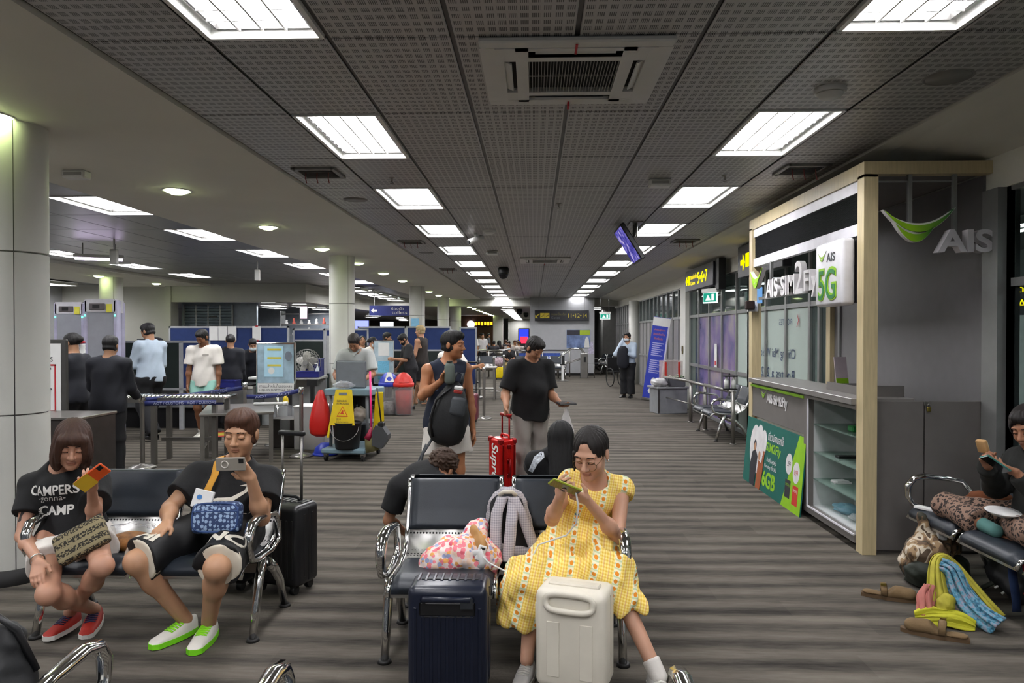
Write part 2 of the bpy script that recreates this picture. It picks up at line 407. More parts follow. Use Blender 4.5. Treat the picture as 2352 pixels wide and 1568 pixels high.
# ---- soffit between the halls with its downlights
structure('trim_1', MB().box(-4.5, TX0 - .01, -4, 29.2, CZ - .02, CZ + .15), M_SOFFIT)
def downlight(x, y, z, label, group, r=.115):
    o = empty('downlight', (x, y, z), 0, label, 'ceiling light', group)
    MB().lathe([(r, 0), (r + .022, -.006), (r + .028, 0), (r + .022, .006), (r, .004)], n=28, cap=False).build('ring', M_TRIM, o)
    MB().lathe([(.001, -.03), (r * .6, -.026), (r * .95, -.010), (r, .004), (.001, .006)], n=28).build('lens', M_DOWN, o)
    MB().lathe([(r * .5, -.029), (r * .52, -.034), (r * .5, -.034)], n=20, cap=False).build('inner_ring', M_TRIM, o)
for k in range(11):
    y = 4.55 + (k) * 2.42
    downlight(-3.51, y, CZ - .022, 'round greenish downlight in the plain soffit, %s in the row along the columns' % ORD[k], 'downlights along the columns')
# ---- security hall ceiling on the left: plain metal panels, a second row of lights, second soffit
mb = MB()
for i in range(8): mb.box(-4.5 - i * TW - .012, -4.5 - i * TW + .012, -4, 21, CZ + .013, CZ + .022)
mb.build('ceiling_runner', M_DARKTRIM, ceil)
LROW = {(0, j): 1 for j in range(-6, 20, 2)}; LROW.update({(6, j): 1 for j in range(-6, 20, 2)})
for j in range(-6, 14):
    y = TY0 + (j + .5) * TD + .3
    for i in range(8):
        x = -4.5 - (i + .5) * TW
        if i in (0, 6) and j % 2 == 0 and not (i == 6 and j == 12):
            k = (j - 2) // 2
            panel_light(x, y, z=CZ, label=('white ceiling panel light over security, %s visible past the big column, %s row' % (ORD[k], 'near' if i == 0 else 'far')) if 0 <= k else 'ceiling panel light hidden behind the big column, %s row, %s towards the viewer' % ('near' if i == 0 else 'far', ORD[-k].replace('nearest', 'first')), group='security hall ceiling panels'); continue
        o = link('ceiling_tile', plain, ceil); o.location = (x, y, CZ)
structure('trim_2', MB().box(-12, -9.3, -4, 21, CZ - .06, CZ + .15), M_SOFFIT)
for k in range(4):
    downlight(-10.3, 11.5 + k * 2.6, CZ - .062, 'round downlight in the far soffit over security, %s of the row' % ORD[k], 'far soffit downlights')
for k in range(5): panel_light(-12.9, 9.5 + k * 2.36, z=CZ - .1, label='ceiling panel light in the far left strip over security, %s in its row' % ORD[k], group='far left ceiling panels')
structure('ceiling_2', MB().box(-14, -12, -4, 21, CZ + .0, CZ + .06), M_METALTILE)
# ---- right soffit curving down to the window wall
prof = [(2.605, CZ + .1), (2.605, CZ - .015), (2.75, CZ - .02), (3.0, CZ - .045), (3.25, CZ - .085), (3.5, CZ - .14), (3.5, CZ + .1)]
structure('trim_3', MB().add([(x, y, z) for y in (-4, 29.2) for x, z in prof], [tuple(range(6, -1, -1)), tuple(range(7, 14))] + [(i, (i + 1) % 7, 7 + (i + 1) % 7, 7 + i) for i in range(7)]), M_SOFFIT)
# ---- columns: clad in curved panels with recessed joints
def column(x, y, r, zs=(0.0, 1.12, 2.2, CZ)):
    c = structure('column', MB().lathe([(r - .012, 0), (r - .012, CZ)], (x, y, 0), 36), M_DARKTRIM)
    for k in range(3):
        for a in range(4):
            a0 = math.radians(-48 + 90 * a) + .012; a1 = a0 + PI / 2 - .024
            p = MB(); [p.lathe(q, (x, y, 0), 14, a0=a0, a1=a1) for q in ([(r - .012, zs[k] + .004), (r, zs[k] + .008)], [(r, zs[k] + .008), (r, zs[k + 1] - .006)], [(r, zs[k + 1] - .006), (r - .012, zs[k + 1] - .002)])]; p.build('cladding_panel', M_COLUMN, c)
    MB().lathe([(r + .012, 0), (r + .012, .1), (r, .105)], (x, y, 0), 36, cap=False).build('skirting', M_SKIRT, c)
    return c
column(-3.57, 4.79, .2285)
for y in (13.0, 21.4, 27.6): column(-3.5, y, .2285)
column(-3.38, 30.8, .24)
column(-10.3, 17.2, .26)
# ---- end of the main ceiling, lower hall behind it
structure('trim_4', MB().box(-6.5, 3.5, 29.2, 29.5, 2.78, CZ + .2), M_WHITE)
structure('ceiling_3', MB().box(-14, 3.5, 29.4, 62, 2.8, 2.9), M_WHITE)
structure('wall_back', MB().box(-14, 6, 60, 60.2, 0, 3), M_GREYWALL)
for k in range(12): panel_light(-1.15, 31 + k * 2.1, z=2.70, d=1.0, label='ceiling panel light of the far hall, %s in its row' % ORD[k], group='far hall ceiling panels')
for k in range(12):
    downlight(-2.75 + .02 * k, 30.5 + k * 2.0, 2.79, 'small downlight of the far hall, %s in its row' % ORD[k], 'far hall downlights', .1)
# block with the gate sign
structure('wall_1', MB().box(-.17, 2.38, 28.5, 31, 0, CZ), M_GREYWALL)
structure('baseboard_1', MB().box(-.18, 2.39, 28.47, 28.5, 0, .1), M_SKIRT)
structure('wall_2', MB().box(2.9, 3.5, 30.5, 36, 0, 2.8), mat('dark_corridor_wall', '#757470', .7))
panel_light(2.66, 30.6, z=2.7, w=.4, d=.8, label='small added fill panel light in the side corridor right of the gate block', group='far hall ceiling panels')  # added fill lamp, no fitting known here; it only brightens the side corridor
structure('wall_3', MB().box(-14, -13.8, -4, 60, 0, 3.2), M_GREYWALL)
# ---- security hall back walls and the shop bulkhead
structure('wall_4', MB().box(-14, -10.45, 20.6, 20.8, 0, CZ), M_WHITE)
structure('wall_5', MB().box(-10.45, -6.55, 20.4, 20.7, 2.57, CZ + .1), M_WHITE)
structure('trim_5', MB().box(-6.75, -6.55, 20.7, 58, 2.57, CZ + .1), M_WHITE)
structure('ceiling_4', MB().box(-13.8, -6.75, 20.7, 58, 2.6, 2.66), mat('shop_ceiling', '#a9adb8', .5))
structure('ceiling_5', MB().box(-6.55, -4.5, 21, 29.4, CZ, CZ + .06), M_METALTILE)
structure('wall_6', MB().box(-13.8, -13.6, 20.8, 58, 0, 2.6), M_GREYWALL)
structure('trim_6', MB().box(-10.62, -10.45, 20.35, 20.6, 0, CZ), M_WHITE)
for i in range(5):
    panel_light(-5.5, 22 + i * 1.6, z=CZ - .1, d=1.0, label='ceiling panel light past the second column, %s in its row' % ORD[i], group='panels beyond the columns')
# ---- window wall on the right with panes and stickers, corridor outside
WX = 3.45
def window(idx, ys, zs, panes, wx=WX):
    """mullions at ys, transoms at zs; panes {(i,k): material}"""
    o = empty('window_%d' % idx, (wx, ys[0], 0), kind='structure'); f = MB()
    for y in ys: f.box(-.035, .035, y - ys[0] - .03, y - ys[0] + .03, zs[0], zs[-1])
    for z in zs: f.box(-.03, .03, 0, ys[-1] - ys[0], z - .03, z + .03)
    f.build('window_frame', M_ALU, o)
    for i in range(len(ys) - 1):
        for k in range(len(zs) - 1):
            m = panes.get((i, k), panes.get(k, M_GLASS))
            MB().box(-.004, .004, ys[i] - ys[0] + .03, ys[i + 1] - ys[0] - .03, zs[k] + .03, zs[k + 1] - .03).build('pane', m, o)
    return o
M_GLASS = clear('window_glass', '#5a6262', .10, .04, '#dfe8e6')
M_FROST = clear('frosted_film', '#aebbb4', .72, .5, '#e6efe9'); M_LILAC = clear('curtain_film', '#8c8a8a', .62, .4)
def picture_film():
    m, n, l, b = newmat('purple_picture_film'); s, o = objxyz(n, l)
    nz = n.new('ShaderNodeTexNoise'); nz.inputs['Scale'].default_value = 1.6; nz.inputs['Detail'].default_value = 5; l.new(o, nz.inputs[0])
    r = n.new('ShaderNodeValToRGB'); e = r.color_ramp.elements; e[0].position = .35; e[0].color = lin('#4b4a78'); e[1].position = .68; e[1].color = lin('#9a8f96')
    x = r.color_ramp.elements.new(.5); x.color = lin('#7a6a94'); l.new(nz.outputs[0], r.inputs[0]); l.new(r.outputs[0], b.inputs['Base Color']); b.inputs['Roughness'].default_value = .25; return m
M_FILM = picture_film()
zz = [.04, .99, 2.03, 2.72]
window(1, [2.2, 3.3, 4.35, 5.3], zz, {})
window(2, [5.3, 6.2, 7.1, 8.0, 8.75, 9.05, 9.9, 10.75, 11.6], zz, {(5, 1): M_FROST, (6, 1): M_FROST, (7, 1): M_FROST, (5, 0): M_FROST, (6, 0): M_FROST, (7, 0): M_FROST})
window(3, [11.6, 12.3, 13.25, 14.2, 15.1, 15.95], zz, {(0, 1): M_FROST, (0, 0): M_FROST, (1, 1): M_FILM, (2, 1): M_FILM, (3, 1): M_FILM, (1, 0): M_FILM, (2, 0): M_FILM, (3, 0): M_FILM})
window(4, [16.5, 17.2, 17.9, 18.6, 19.3, 20, 20.7, 21.4, 22.1, 22.8, 23.5], zz, {0: M_LILAC, 1: M_LILAC})
window(5, [24.2, 24.8, 25.4, 26, 26.6, 27.2, 27.8, 28.4, 29, 29.6, 30.2], zz, {0: M_LILAC, 1: M_LILAC, 2: M_LILAC})
structure('wall_right', MB().box(WX - .05, WX + .1, -4, 31, 2.72, CZ), M_SOFFIT)
structure('wall_7', MB().box(WX - .05, WX + .1, -4, 2.2, 0, 2.72), M_GREYWALL)
structure('trim_7', MB().box(WX - .12, WX + .1, 15.95, 16.5, 0, 2.72), M_COLUMN)
structure('column_pier', MB().lathe([(.17, 0), (.17, 2.75)], (3.3, 23.85, 0), 24), M_COLUMN)
structure('trim_8', MB().box(WX - .10, WX - .0, 5.31, 5.49, 0, 2.72), M_ALU)
structure('wall_8', MB().box(6.9, 7.1, -4, 31, 0, 3.1), mat('outer_corridor_wall', '#b4bdb8', .6))
structure('ceiling_6', MB().box(3.55, 7, -4, 31, 2.85, 2.95), mat('outer_ceiling', '#6f6f6f', .7))
for i in range(8): panel_light(5.0, 2.5 + i * 2.6, z=2.75, d=1.1, w=.45, label='ceiling panel light of the corridor behind the glass, %s in its row' % ORD[i], group='outer corridor panels')
structure('wall_9', MB().box(3.5, 7, 31, 31.2, 0, 3), M_GREYWALL)
structure('wall_10', MB().box(2.38, 2.42, 31, 36, 0, 2.8), M_GREYWALL)
# ================================================================ BENCHES
M_PERF = None
def perf_steel():
    m, n, l, b = newmat('perforated_steel'); b.inputs['Metallic'].default_value = .9; b.inputs['Roughness'].default_value = .36
    s, o = objxyz(n, l, scale=(55, 55, 55)); v = n.new('ShaderNodeTexVoronoi'); v.inputs['Scale'].default_value = 1; v.inputs['Randomness'].default_value = 0; l.new(o, v.inputs['Vector'])
    f = mnode(n, l, 'LESS_THAN', v.outputs['Distance'], .3); l.new(mixc(n, l, f, '#c9c8c5', '#1c1c1c'), b.inputs['Base Color']); return m
M_PERF = perf_steel()
M_PAD = mat('navy_vinyl', '#20262e', .42, var=.12, ns=6, bump=.05, bs=180)
M_FOOT = mat('rubber_foot', '#1a1919', .6)
PR = [(.335, .815), (.27, .64), (.205, .50), (.13, .435), (0, .412), (-.17, .42), (-.27, .425), (-.315, .405), (-.335, .36)]
def prof_at(t):
    L = [0]
    for a, b in zip(PR, PR[1:]): L.append(L[-1] + math.dist(a, b))
    d = t * L[-1]
    for i in range(len(PR) - 1):
        if d <= L[i + 1] + 1e-9: q = (d - L[i]) / (L[i + 1] - L[i]); return (PR[i][0] + (PR[i + 1][0] - PR[i][0]) * q, PR[i][1] + (PR[i + 1][1] - PR[i][1]) * q)
    return PR[-1]
def pad(x0, x1, t0, t1, th):
    def fn(sgn):
        def f(u, v):
            t = t0 + (t1 - t0) * u; a = prof_at(max(0, t - .01)); b = prof_at(min(1, t + .01)); c = prof_at(t)
            ty, tz = b[0] - a[0], b[1] - a[1]; L = math.hypot(ty, tz) or 1; ny, nz = tz / L, -ty / L      # towards the sitter
            e = min(1, min(u, 1 - u) / .07) * 1.0; e2 = min(1, min(v, 1 - v) / .05); k = (math.sqrt(max(0, 1 - (1 - e) ** 2)) * math.sqrt(max(0, 1 - (1 - e2) ** 2)))
            d = .006 + (th * k if sgn > 0 else 0); s_ = -1 if ny > 0 and abs(ny) > abs(nz) and False else 1
            return (x0 + (x1 - x0) * v, c[0] - abs(ny) * d * (1 if tz < 0 else -1) * 1, c[1] + (abs(nz) * d))
        return f
    return MB().grid(fn(1), 26, 20).add([], [])
def make_bench(n, label, group, arms=(1, 1), legs=None, bag=None):
    P = .605; Wd = .552; o = empty('airport_bench', (0, 0, 0), 0, label, 'bench', group); half = n * P / 2
    MB().box(-half + .02, half - .02, -.05, .03, .30, .36, bev=.006).build('beam', M_STEEL, o)
    for i in range(n):
        cx = -half + P * (i + .5)
        st = MB().grid(lambda u, v: (cx - Wd / 2 + Wd * v, *prof_at(.03 + .97 * u)), 18, 2, thick=.006).build('seat', M_PERF, o)
        for s in (-1, 1): MB().tube([(cx + s * (Wd / 2 - .012), *prof_at(k / 16)) for k in range(17)], .014, 6).build('side_rail', M_CHROME, st)
        pad(cx - Wd / 2 + .022, cx + Wd / 2 - .022, .0, .31, .03).build('back_cushion', M_PAD, st)
        pad(cx - Wd / 2 + .025, cx + Wd / 2 - .025, .56, .985, .028).build('seat_cushion', M_PAD, st)
    for s, a in zip((-1, 1), arms):
        x = s * half
        if a:
            pts = [(x, .13, .45), (x, .115, .55), (x, .06, .615), (x, -.05, .635), (x, -.2, .65), (x, -.275, .635), (x, -.315, .58), (x, -.315, .51), (x, -.28, .45), (x, -.2, .425), (x, 0, .415)]
            MB().tube(pts, [.02, .02, .023, .026, .03, .03, .028, .025, .022, .02, .02], 10, closed=True, flat=.75, upv=(1, 0, 0)).build('armrest', M_CHROME, o)
    for x in (legs if legs else (-half + .005, half - .005)):
        lg = MB().tube([(x, -.25, .012), (x, -.205, .16), (x, -.16, .30), (x, -.11, .40)], [.021, .023, .026, .024], 10).tube([(x, -.03, .36), (x, .06, .30), (x, .16, .2), (x, .25, .012)], [.03, .03, .026, .022], 10).build('leg', M_CHROME, o)
        [MB().cyl((x, yy, 0), (x, yy, .016), .036, .03).build('foot', M_FOOT, lg) for yy in (-.25, .25)]
    return o
GB = 'chrome and navy vinyl benches in the waiting area'
bench = make_bench(2, 'two-seat chrome and navy bench under the woman in the yellow dress', GB); bench.location = (-.155, 3.84, 0)
def more_bench(x, y, rz, label, src=bench, group=GB):
    b = copy_tree(src); b.location = (x, y, 0); b.rotation_euler = (0, 0, math.radians(rz)); b['label'] = label; b['group'] = group; return b
more_bench(-2.12, 4.07, 0, 'two-seat chrome and navy bench under the couple looking at their phones')
more_bench(-.155, 4.59, 180, 'bench back to back with the one of the woman in yellow, facing away')
more_bench(-.17, 1.90, 180, 'nearest bench at the bottom edge, only chrome armrests and top edge seen')
more_bench(-2.04, 2.03, 180, 'nearest bench at the bottom left corner with a black bag on it')
# bench along the window with the snacking traveller
b3 = make_bench(3, 'bench turned to the hall under the traveller in leopard trousers', GB); b3.location = (2.97, 4.27, 0); b3.rotation_euler = (0, 0, math.radians(-90))
more_bench(3.05, 11.75, -90, 'empty bench beside the glass wall behind the phone kiosk', bench)
# far rows facing the viewer
far = make_bench(4, 'row of linked seats facing the viewer in front of the steel rail, left part', 'far rows of seats'); far.location = (-1.5, 26.6, 0)
more_bench(.55, 26.6, 0, 'seat pair beside the steel rail behind the man with the red suitcase', bench, 'far rows of seats')
more_bench(2.75, 29.8, -75, 'bench along the mullions in the dark corridor right of the gate block', bench, 'far rows of seats')
for k, (x, y) in enumerate([(-4.2, 33), (-1.9, 34), (-1.6, 37), (-4.2, 38), (-1.6, 41), (-4.4, 43)]):
    more_bench(x, y, 180 if k % 2 else 0, 'row of seats in the far hall, %s from the steel rail' % ORD[k].replace('nearest', 'first'), far, 'far rows of seats')
# ================================================================ SUITCASES
M_RUB = mat('tyre_rubber', '#191919', .55)
def suitcase(loc, rz, w, d, h, m, label, ribs=7, handle=None, trim=None, lock=False, rod=None, rodm=None, top_handle=True, style='ribs', group='suitcases'):
    o = empty('suitcase', loc, rz, label, 'suitcase', group); z0 = .05; tr = trim or M_BLACK
    sh = MB().box(-w / 2, w / 2, -d / 2, d / 2, z0, z0 + h, bev=min(w, d) * .17, seg=4).build('shell', m, o)
    r = MB()
    if style == 'ribs':
        for s in (-1, 1):
            for k in range(ribs):
                x = -w / 2 + w * (k + 1) / (ribs + 1); r.box(x - w * .022, x + w * .022, s * d / 2 - .004, s * d / 2 + .004, z0 + .06, z0 + h - .09 if s < 0 else z0 + h - .05, bev=.003)
        for s in (-1, 1):
            for k in (1, 2): y = -d / 2 + d * k / 3; r.box(s * w / 2 - .003, s * w / 2 + .003, y - .012, y + .012, z0 + .06, z0 + h - .06, bev=.002)
        for k in range(ribs): x = -w / 2 + w * (k + 1.0) / (ribs + 1); r.box(x - w * .02, x + w * .02, -d * .1, d * .36, z0 + h - .003, z0 + h + .004, bev=.003)
    elif style == 'smooth':
        for s in (-1, 1):
            for x in (-w * .23, w * .23): MB().box(x - w * .09, x + w * .09, s * d / 2 - .004, s * d / 2 + .0018, z0 + .06, z0 + h - .14, bev=.0025).build('rib', m, sh)
    if r.v: r.build('rib', m, sh)
    MB().box(-w / 2 - .002, w / 2 + .002, -.006, .006, z0 + .03, z0 + h - .03, bev=.001).box(-w / 2 + .05, w / 2 - .05, -.006, .006, z0 + h - .002, z0 + h + .003).build('zip_seam', tr, sh)
    for sx in (-1, 1):
        for sy in (-1, 1):
            x = sx * (w / 2 - .055); y = sy * (d / 2 - .045)
            wh = MB().tube([(x - .016, y, .03), (x + .016, y, .03)], .03, 14).build('wheel', M_RUB, o)
            MB().box(x - .024, x + .024, y - .026, y + .026, .042, .075, bev=.008).build('wheel_housing', tr, wh)
    if top_handle:
        MB().tube([(-.085, .03, z0 + h), (-.08, .03, z0 + h + .02), (-.06, .03, z0 + h + .028), (.06, .03, z0 + h + .028), (.08, .03, z0 + h + .02), (.085, .03, z0 + h)], .011, 8, flat=.7).build('top_handle', tr, o)
    if rod:
        rm = rodm or M_STEEL; q = MB(); y = d / 2 - .05
        for s in (-1, 1): q.tube([(s * .075, y, z0 + h - .01), (s * .075, y, rod)], .009, 8)
        q.build('trolley_rod', rm, o)
        MB().box(-.10, .10, y - .018, y + .018, rod - .012, rod + .02, bev=.011, seg=3).build('trolley_grip', tr if rodm is None else rm, o)
    if lock:
        k = MB().box(-w / 2 - .012, -w / 2 + .01, -.06, -.02, z0 + h * .58, z0 + h * .82, bev=.006).build('lock', tr if tr != M_BLACK else m, o)
        q = MB(); [q.box(-w / 2 - .0145, -w / 2 - .01, -.046, -.034, z0 + h * (.64 + .04 * i), z0 + h * (.665 + .04 * i)) for i in range(3)]; q.build('lock_dial', M_BLACK, k)
    return o
M_NAVYCASE = mat('navy_polycarbonate', '#161b2a', .3, var=.1, bump=.04, bs=260); M_CREAM = mat('cream_shell', '#d6d0c1', .42, var=.03)
M_REDCASE = mat('red_aluminium', '#c1120f', .25, .35, var=.06); M_MAROON = mat('maroon_shell', '#6b333c', .4); M_YELCASE = mat('yellow_shell', '#d9c010', .4); M_BLKCASE = mat('charcoal_shell', '#1d1d1f', .35, var=.1)
sc = suitcase((-.385, 3.27, 0), 0, .36, .22, .485, M_NAVYCASE, 'dark navy ribbed suitcase standing in front of the empty centre seat', 9, top_handle=False)
# recessed front grab handle of the navy case
MB().box(-.125, .125, -.118, -.105, .405, .475, bev=.01).build('handle_recess', M_BLACK, sc)
MB().tube([(-.115, -.112, .482), (-.10, -.135, .49), (.10, -.135, .49), (.115, -.112, .482)], .013, 8, flat=.6).build('front_handle', M_NAVYCASE, sc)
MB().box(.06, .115, -.137, -.134, .45, .495, M=T(0, 0, 0)).build('name_tag', mat('tag_dark', '#2a2d31', .4), sc)
sw = suitcase((.19, 3.32, 0), -17, .33, .22, .45, M_CREAM, 'small cream hard-shell suitcase before the knees of the woman in yellow', 0, trim=mat('cream_trim', '#cfc9ba', .4), lock=True, style='smooth', top_handle=False)
MB().tube([(.108 * math.copysign(abs(math.cos(a)) ** .55, math.cos(a)), -.115 - .012 * max(0, -math.sin(a)), .452 + .036 * math.copysign(abs(math.sin(a)) ** .6, math.sin(a))) for a in [2 * PI * k / 36 for k in range(36)]], .014, 10, closed=True, flat=.75).build('front_handle', mat('cream_trim', '#cfc9ba', .4), sw)
MB().box(-.12, .12, -.035, .02, .494, .512, bev=.006).build('trolley_cover', mat('cream_trim', '#cfc9ba', .4), sw)
rc = suitcase((-.31, 6.97, 0), -60, .27, .175, .60, M_REDCASE, 'glossy red aluminium trolley case with white script lettering', 0, trim=M_REDCASE, rod=.865, rodm=mat('red_rod', '#8e0f12', .35, .5))
text('Supreme', mat('white_print', '#e9e7e2', .5), rc, fr((0, -.0915, .335), (0, 0, -1), (1, 0, 0)), w=.53, h=.17, shear=.2, bold=.015)
q = MB()
for z in (.14, .30, .44, .58):
    q.box(.133, .147, -.02, .02, z - .02, z + .02, bev=.004)
for y in (-.06, .06): q.box(.133, .141, y - .008, y + .008, .10, .60, bev=.003)
q.build('latch', mat('red_latch', '#7e0c0c', .3, .6), rc)
for sy in (-1, 1):
    for sx in (-1, 1): MB().box(sx * .105 - .035, sx * .105 + .035, sy * .068 - .024, sy * .068 + .024, .60, .656, bev=.012).build('corner_guard', mat('red_rod', '#8e0f12', .35, .5), rc)
MB().tube([(.138, .0, .46), (.163, .0, .445), (.163, .0, .33), (.138, .0, .315)], .011, 8).build('side_handle', mat('red_rod', '#8e0f12', .35, .5), rc)
suitcase((-1.17, 13.4, 0), -6, .24, .22, .49, M_MAROON, 'maroon trolley suitcase with raised black handle behind the man in the vest', 5, rod=1.12, rodm=M_BLACK)
suitcase((-1.62, 4.62, 0), -18, .36, .24, .52, M_BLKCASE, 'charcoal ribbed suitcase with tall trolley handle behind the left bench', 8, rod=1.0)
suitcase((-1.98, 4.66, 0), -10, .3, .22, .30, M_BLKCASE, 'low black case beside the charcoal suitcase, mostly under the bench', 5)
suitcase((-1.28, 26.05, 0), 12, .34, .22, .4, M_YELCASE, 'small bright yellow suitcase beside the seated woman in a mask', 5)
# ================================================================ PHONE KIOSK on the right
M_WOOD = mat('pale_wood_laminate', '#c2b28c', .5, var=.10, ns=4, stretch=(14, 14, 1.2)); M_KGREY = mat('kiosk_grey_laminate', '#6b6764', .55, var=.04); M_KWALL = mat('kiosk_back_wall', '#6e6c6e', .5, .0, var=.04)
M_KWHITE = mat('kiosk_white_band', '#d4d2d8', .45); M_GREEN = mat('lime_green', '#8cc11f', .45); M_DGREEN = mat('deep_green', '#1f7a3a', .45); M_PGREEN = mat('poster_green', '#0d5f55', .5)
M_LETTER = mat('white_acrylic', '#d9d7d8', .4); M_DARKTXT = mat('dark_lettering', '#2c2c34', .5)
K = empty('sales_kiosk', (2.95, 6.9, 0), 0, 'wood-framed grey mobile phone sales kiosk beside the glass wall', 'kiosk')
def kb(name, m, *b, bev=.0, parent=K): 
    q = MB()
    for x in b: q.box(*x, bev=bev)
    return q.build(name, m, parent, w=True)
for (x, y, nm) in ((2.46, 5.45, 0), (2.46, 8.2, 0), (3.33, 8.2, 0)): kb('post', M_WOOD, (x, x + .105, y, y + .11, 0, 2.85))
kb('top_beam', M_WOOD, (2.46, 2.56, 5.45, 8.31, 2.83, 2.945)); kb('top_beam', M_WOOD, (2.56, 3.43, 5.45, 5.54, 2.85, 2.945)); kb('top_beam', M_WOOD, (2.56, 3.43, 8.2, 8.31, 2.83, 2.945))
kb('fascia_band', M_KWHITE, (2.475, 2.53, 5.56, 8.2, 2.74, 2.83)); kb('fascia_band', M_KWHITE, (2.475, 2.53, 5.56, 8.2, 2.41, 2.5))
g = kb('fascia_grille', mat('grille_dark', '#151516', .5), (2.50, 2.52, 5.56, 8.2, 2.5, 2.74))
q = MB()
for k in range(26): q.box(2.488, 2.50, 5.57, 8.19, 2.504 + k * .009, 2.509 + k * .009)
q.build('grille_slats', mat('grille_slat', '#202022', .8, spec=.08), g, w=True); g.children[0]['kind'] = 'stuff'
kb('back_wall', M_KWALL, (3.38, 3.42, 5.53, 8.2, 0, 2.85)); kb('ceiling_board', M_KGREY, (2.56, 3.40, 5.54, 8.2, 2.87, 2.9))
kb('wall_trim', M_ALU, (3.36, 3.38, 8.02, 8.06, 1.1, 2.85))
ct = kb('counter_top', mat('counter_grey', '#7e7b78', .35, .1), (2.42, 2.90, 5.56, 8.2, 1.115, 1.165), bev=.004)
kb('counter_lip', M_GREEN, (2.445, 2.46, 6.6, 8.2, 1.07, 1.095))
kb('front_panel', M_KGREY, (2.47, 2.50, 6.6, 8.2, .74, 1.115)); kb('front_panel', mat('unlit_lightbox', '#b3aba0', .5), (2.49, 2.51, 6.6, 8.1, .60, .74)); kb('front_panel', M_KGREY, (2.53, 2.55, 6.6, 8.2, .06, .62))
kb('kick_plate', M_SKIRT, (2.54, 2.56, 5.56, 8.2, 0, .1)); kb('side_cheek', mat('warm_wood', '#7a4f2a', .5), (2.5, 2.53, 8.05, 8.2, .06, .74))
# swoosh logo of two leaf shapes
def leafmat():
    m, n, l, b = newmat('leaf_gradient'); b.inputs['Roughness'].default_value = .4; s, o = objxyz(n, l, 'Generated'); f = mnode(n, l, 'ADD', mnode(n, l, 'MULTIPLY', s[0], 1.0), 0.0); r = n.new('ShaderNodeValToRGB'); e = r.color_ramp.elements; e[0].position = .35; e[0].color = lin('#8fc21c'); e[1].position = 1; e[1].color = lin('#1c6e38'); l.new(f, r.inputs[0]); l.new(r.outputs[0], b.inputs['Base Color']); return m
M_LEAF = leafmat()
def swoosh(M, w, parent, name='logo', t=.03, mats_=None):
    m1, m2 = mats_ or (M_LEAF, M_DGREEN)
    def leaf(a, b, cu, cl):
        q = lambda c, t: ((1 - t) ** 2 * a[0] + 2 * t * (1 - t) * (a[0] + b[0]) * .5 * .9 + t * t * b[0], (1 - t) ** 2 * a[1] + 2 * t * (1 - t) * c + t * t * b[1])
        up = [q(cu, k / 18) for k in range(19)]; lo = [q(cl, k / 18) for k in range(18, -1, -1)]; return [(x * w, y * w) for x, y in up + lo[1:-1]]
    o = MB().prism(leaf((-.5, .19), (.5, .22), -.25, -.45), t, M).build(name, m1, parent)
    MB().prism(leaf((-.34, .0), (.22, -.02), -.30, -.52), t, M).build('logo_leaf', m1, o)
    MB().prism(leaf((-.53, .21), (.53, .24), -.21, -.49), t * .8, M).build('logo_rim', M_LETTER, o); MB().prism(leaf((-.37, .03), (.25, .01), -.27, -.56), t * .8, M).build('logo_rim', M_LETTER, o)
    return o
KF = lambda x, y, z: fr((x, y, z), (0, -1, 0), (0, 0, 1))       # reads for someone facing +X
sg = empty('letter_sign', (2.45, 7.2, 2.2), 0, 'raised white letters with green leaf mark across the kiosk front', 'sign')
I_ = world(sg).inverted()
swoosh(I_ @ KF(2.44, 7.85, 2.26), .42, sg, t=.05)
text('AIS SIM', M_LETTER, sg, I_ @ KF(2.44, 7.1, 2.12), w=.82, h=.19, ext=.05, bold=.01)
text('2', M_LETTER, sg, I_ @ KF(2.44, 6.585, 2.17), w=.19, h=.3, ext=.05, bold=.01)
text('Fly', M_LETTER, sg, I_ @ KF(2.44, 6.31, 2.10), w=.3, h=.24, ext=.05, bold=.01)
MB().box(2.47, 2.5, 6.05, 8.0, 2.03, 2.06).box(2.47, 2.5, 6.2, 6.23, 2.06, 2.42).box(2.47, 2.5, 7.6, 7.63, 2.06, 2.42).build('rail', M_ALU, sg, w=True)
sg.children  # letters hang on a rail
lb = empty('light_box', (2.4, 5.86, 2.14), 0, 'white square box sign with green 5G hung by the near kiosk post', 'sign')
MB().box(2.36, 2.47, 5.6, 6.12, 1.88, 2.4, bev=.03, seg=3).build('case', mat('sign_white', '#dcdbdf', .3), lb, w=True)
MB().box(2.47, 2.53, 5.58, 6.08, 1.9, 2.38).build('back_plate', M_BLACK, lb, w=True)
I2 = world(lb).inverted(); swoosh(I2 @ KF(2.36, 5.97, 2.29), .16, lb, t=.004); text('AIS', M_DARKTXT, lb, I2 @ KF(2.358, 5.80, 2.27), w=.16, h=.07, ext=.002, bold=.01)
text('5G', M_GREEN, lb, I2 @ KF(2.358, 5.87, 2.06), w=.36, h=.27, ext=.003, bold=.035); text('5G', M_DGREEN, lb, I2 @ KF(2.354, 5.875, 2.055), w=.33, h=.24, ext=.002, bold=.0)
hs = empty('hanging_letter_sign', (3.0, 5.5, 2.4), 0, 'grey dimensional letters with large green leaf mark hung in the kiosk side opening', 'sign'); I3 = world(hs).inverted()
swoosh(I3 @ fr((2.84, 5.44, 2.47), (1, 0, 0), (0, 0, 1)), .5, hs, t=.05); text('AIS', mat('letter_grey', '#c9c7cc', .35, .1), hs, I3 @ fr((3.16, 5.44, 2.34), (1, 0, 0), (0, 0, 1)), w=.40, h=.17, ext=.07, bold=.03)
q = MB()
for x in (2.81, 3.14): q.box(x - .014, x + .014, 5.47, 5.50, 2.36 if x > 3 else 2.45, 2.86)
q.box(2.56, 3.16, 5.48, 5.5, 2.795, 2.805); q.build('hanging_rod', M_ALU, hs, w=True)
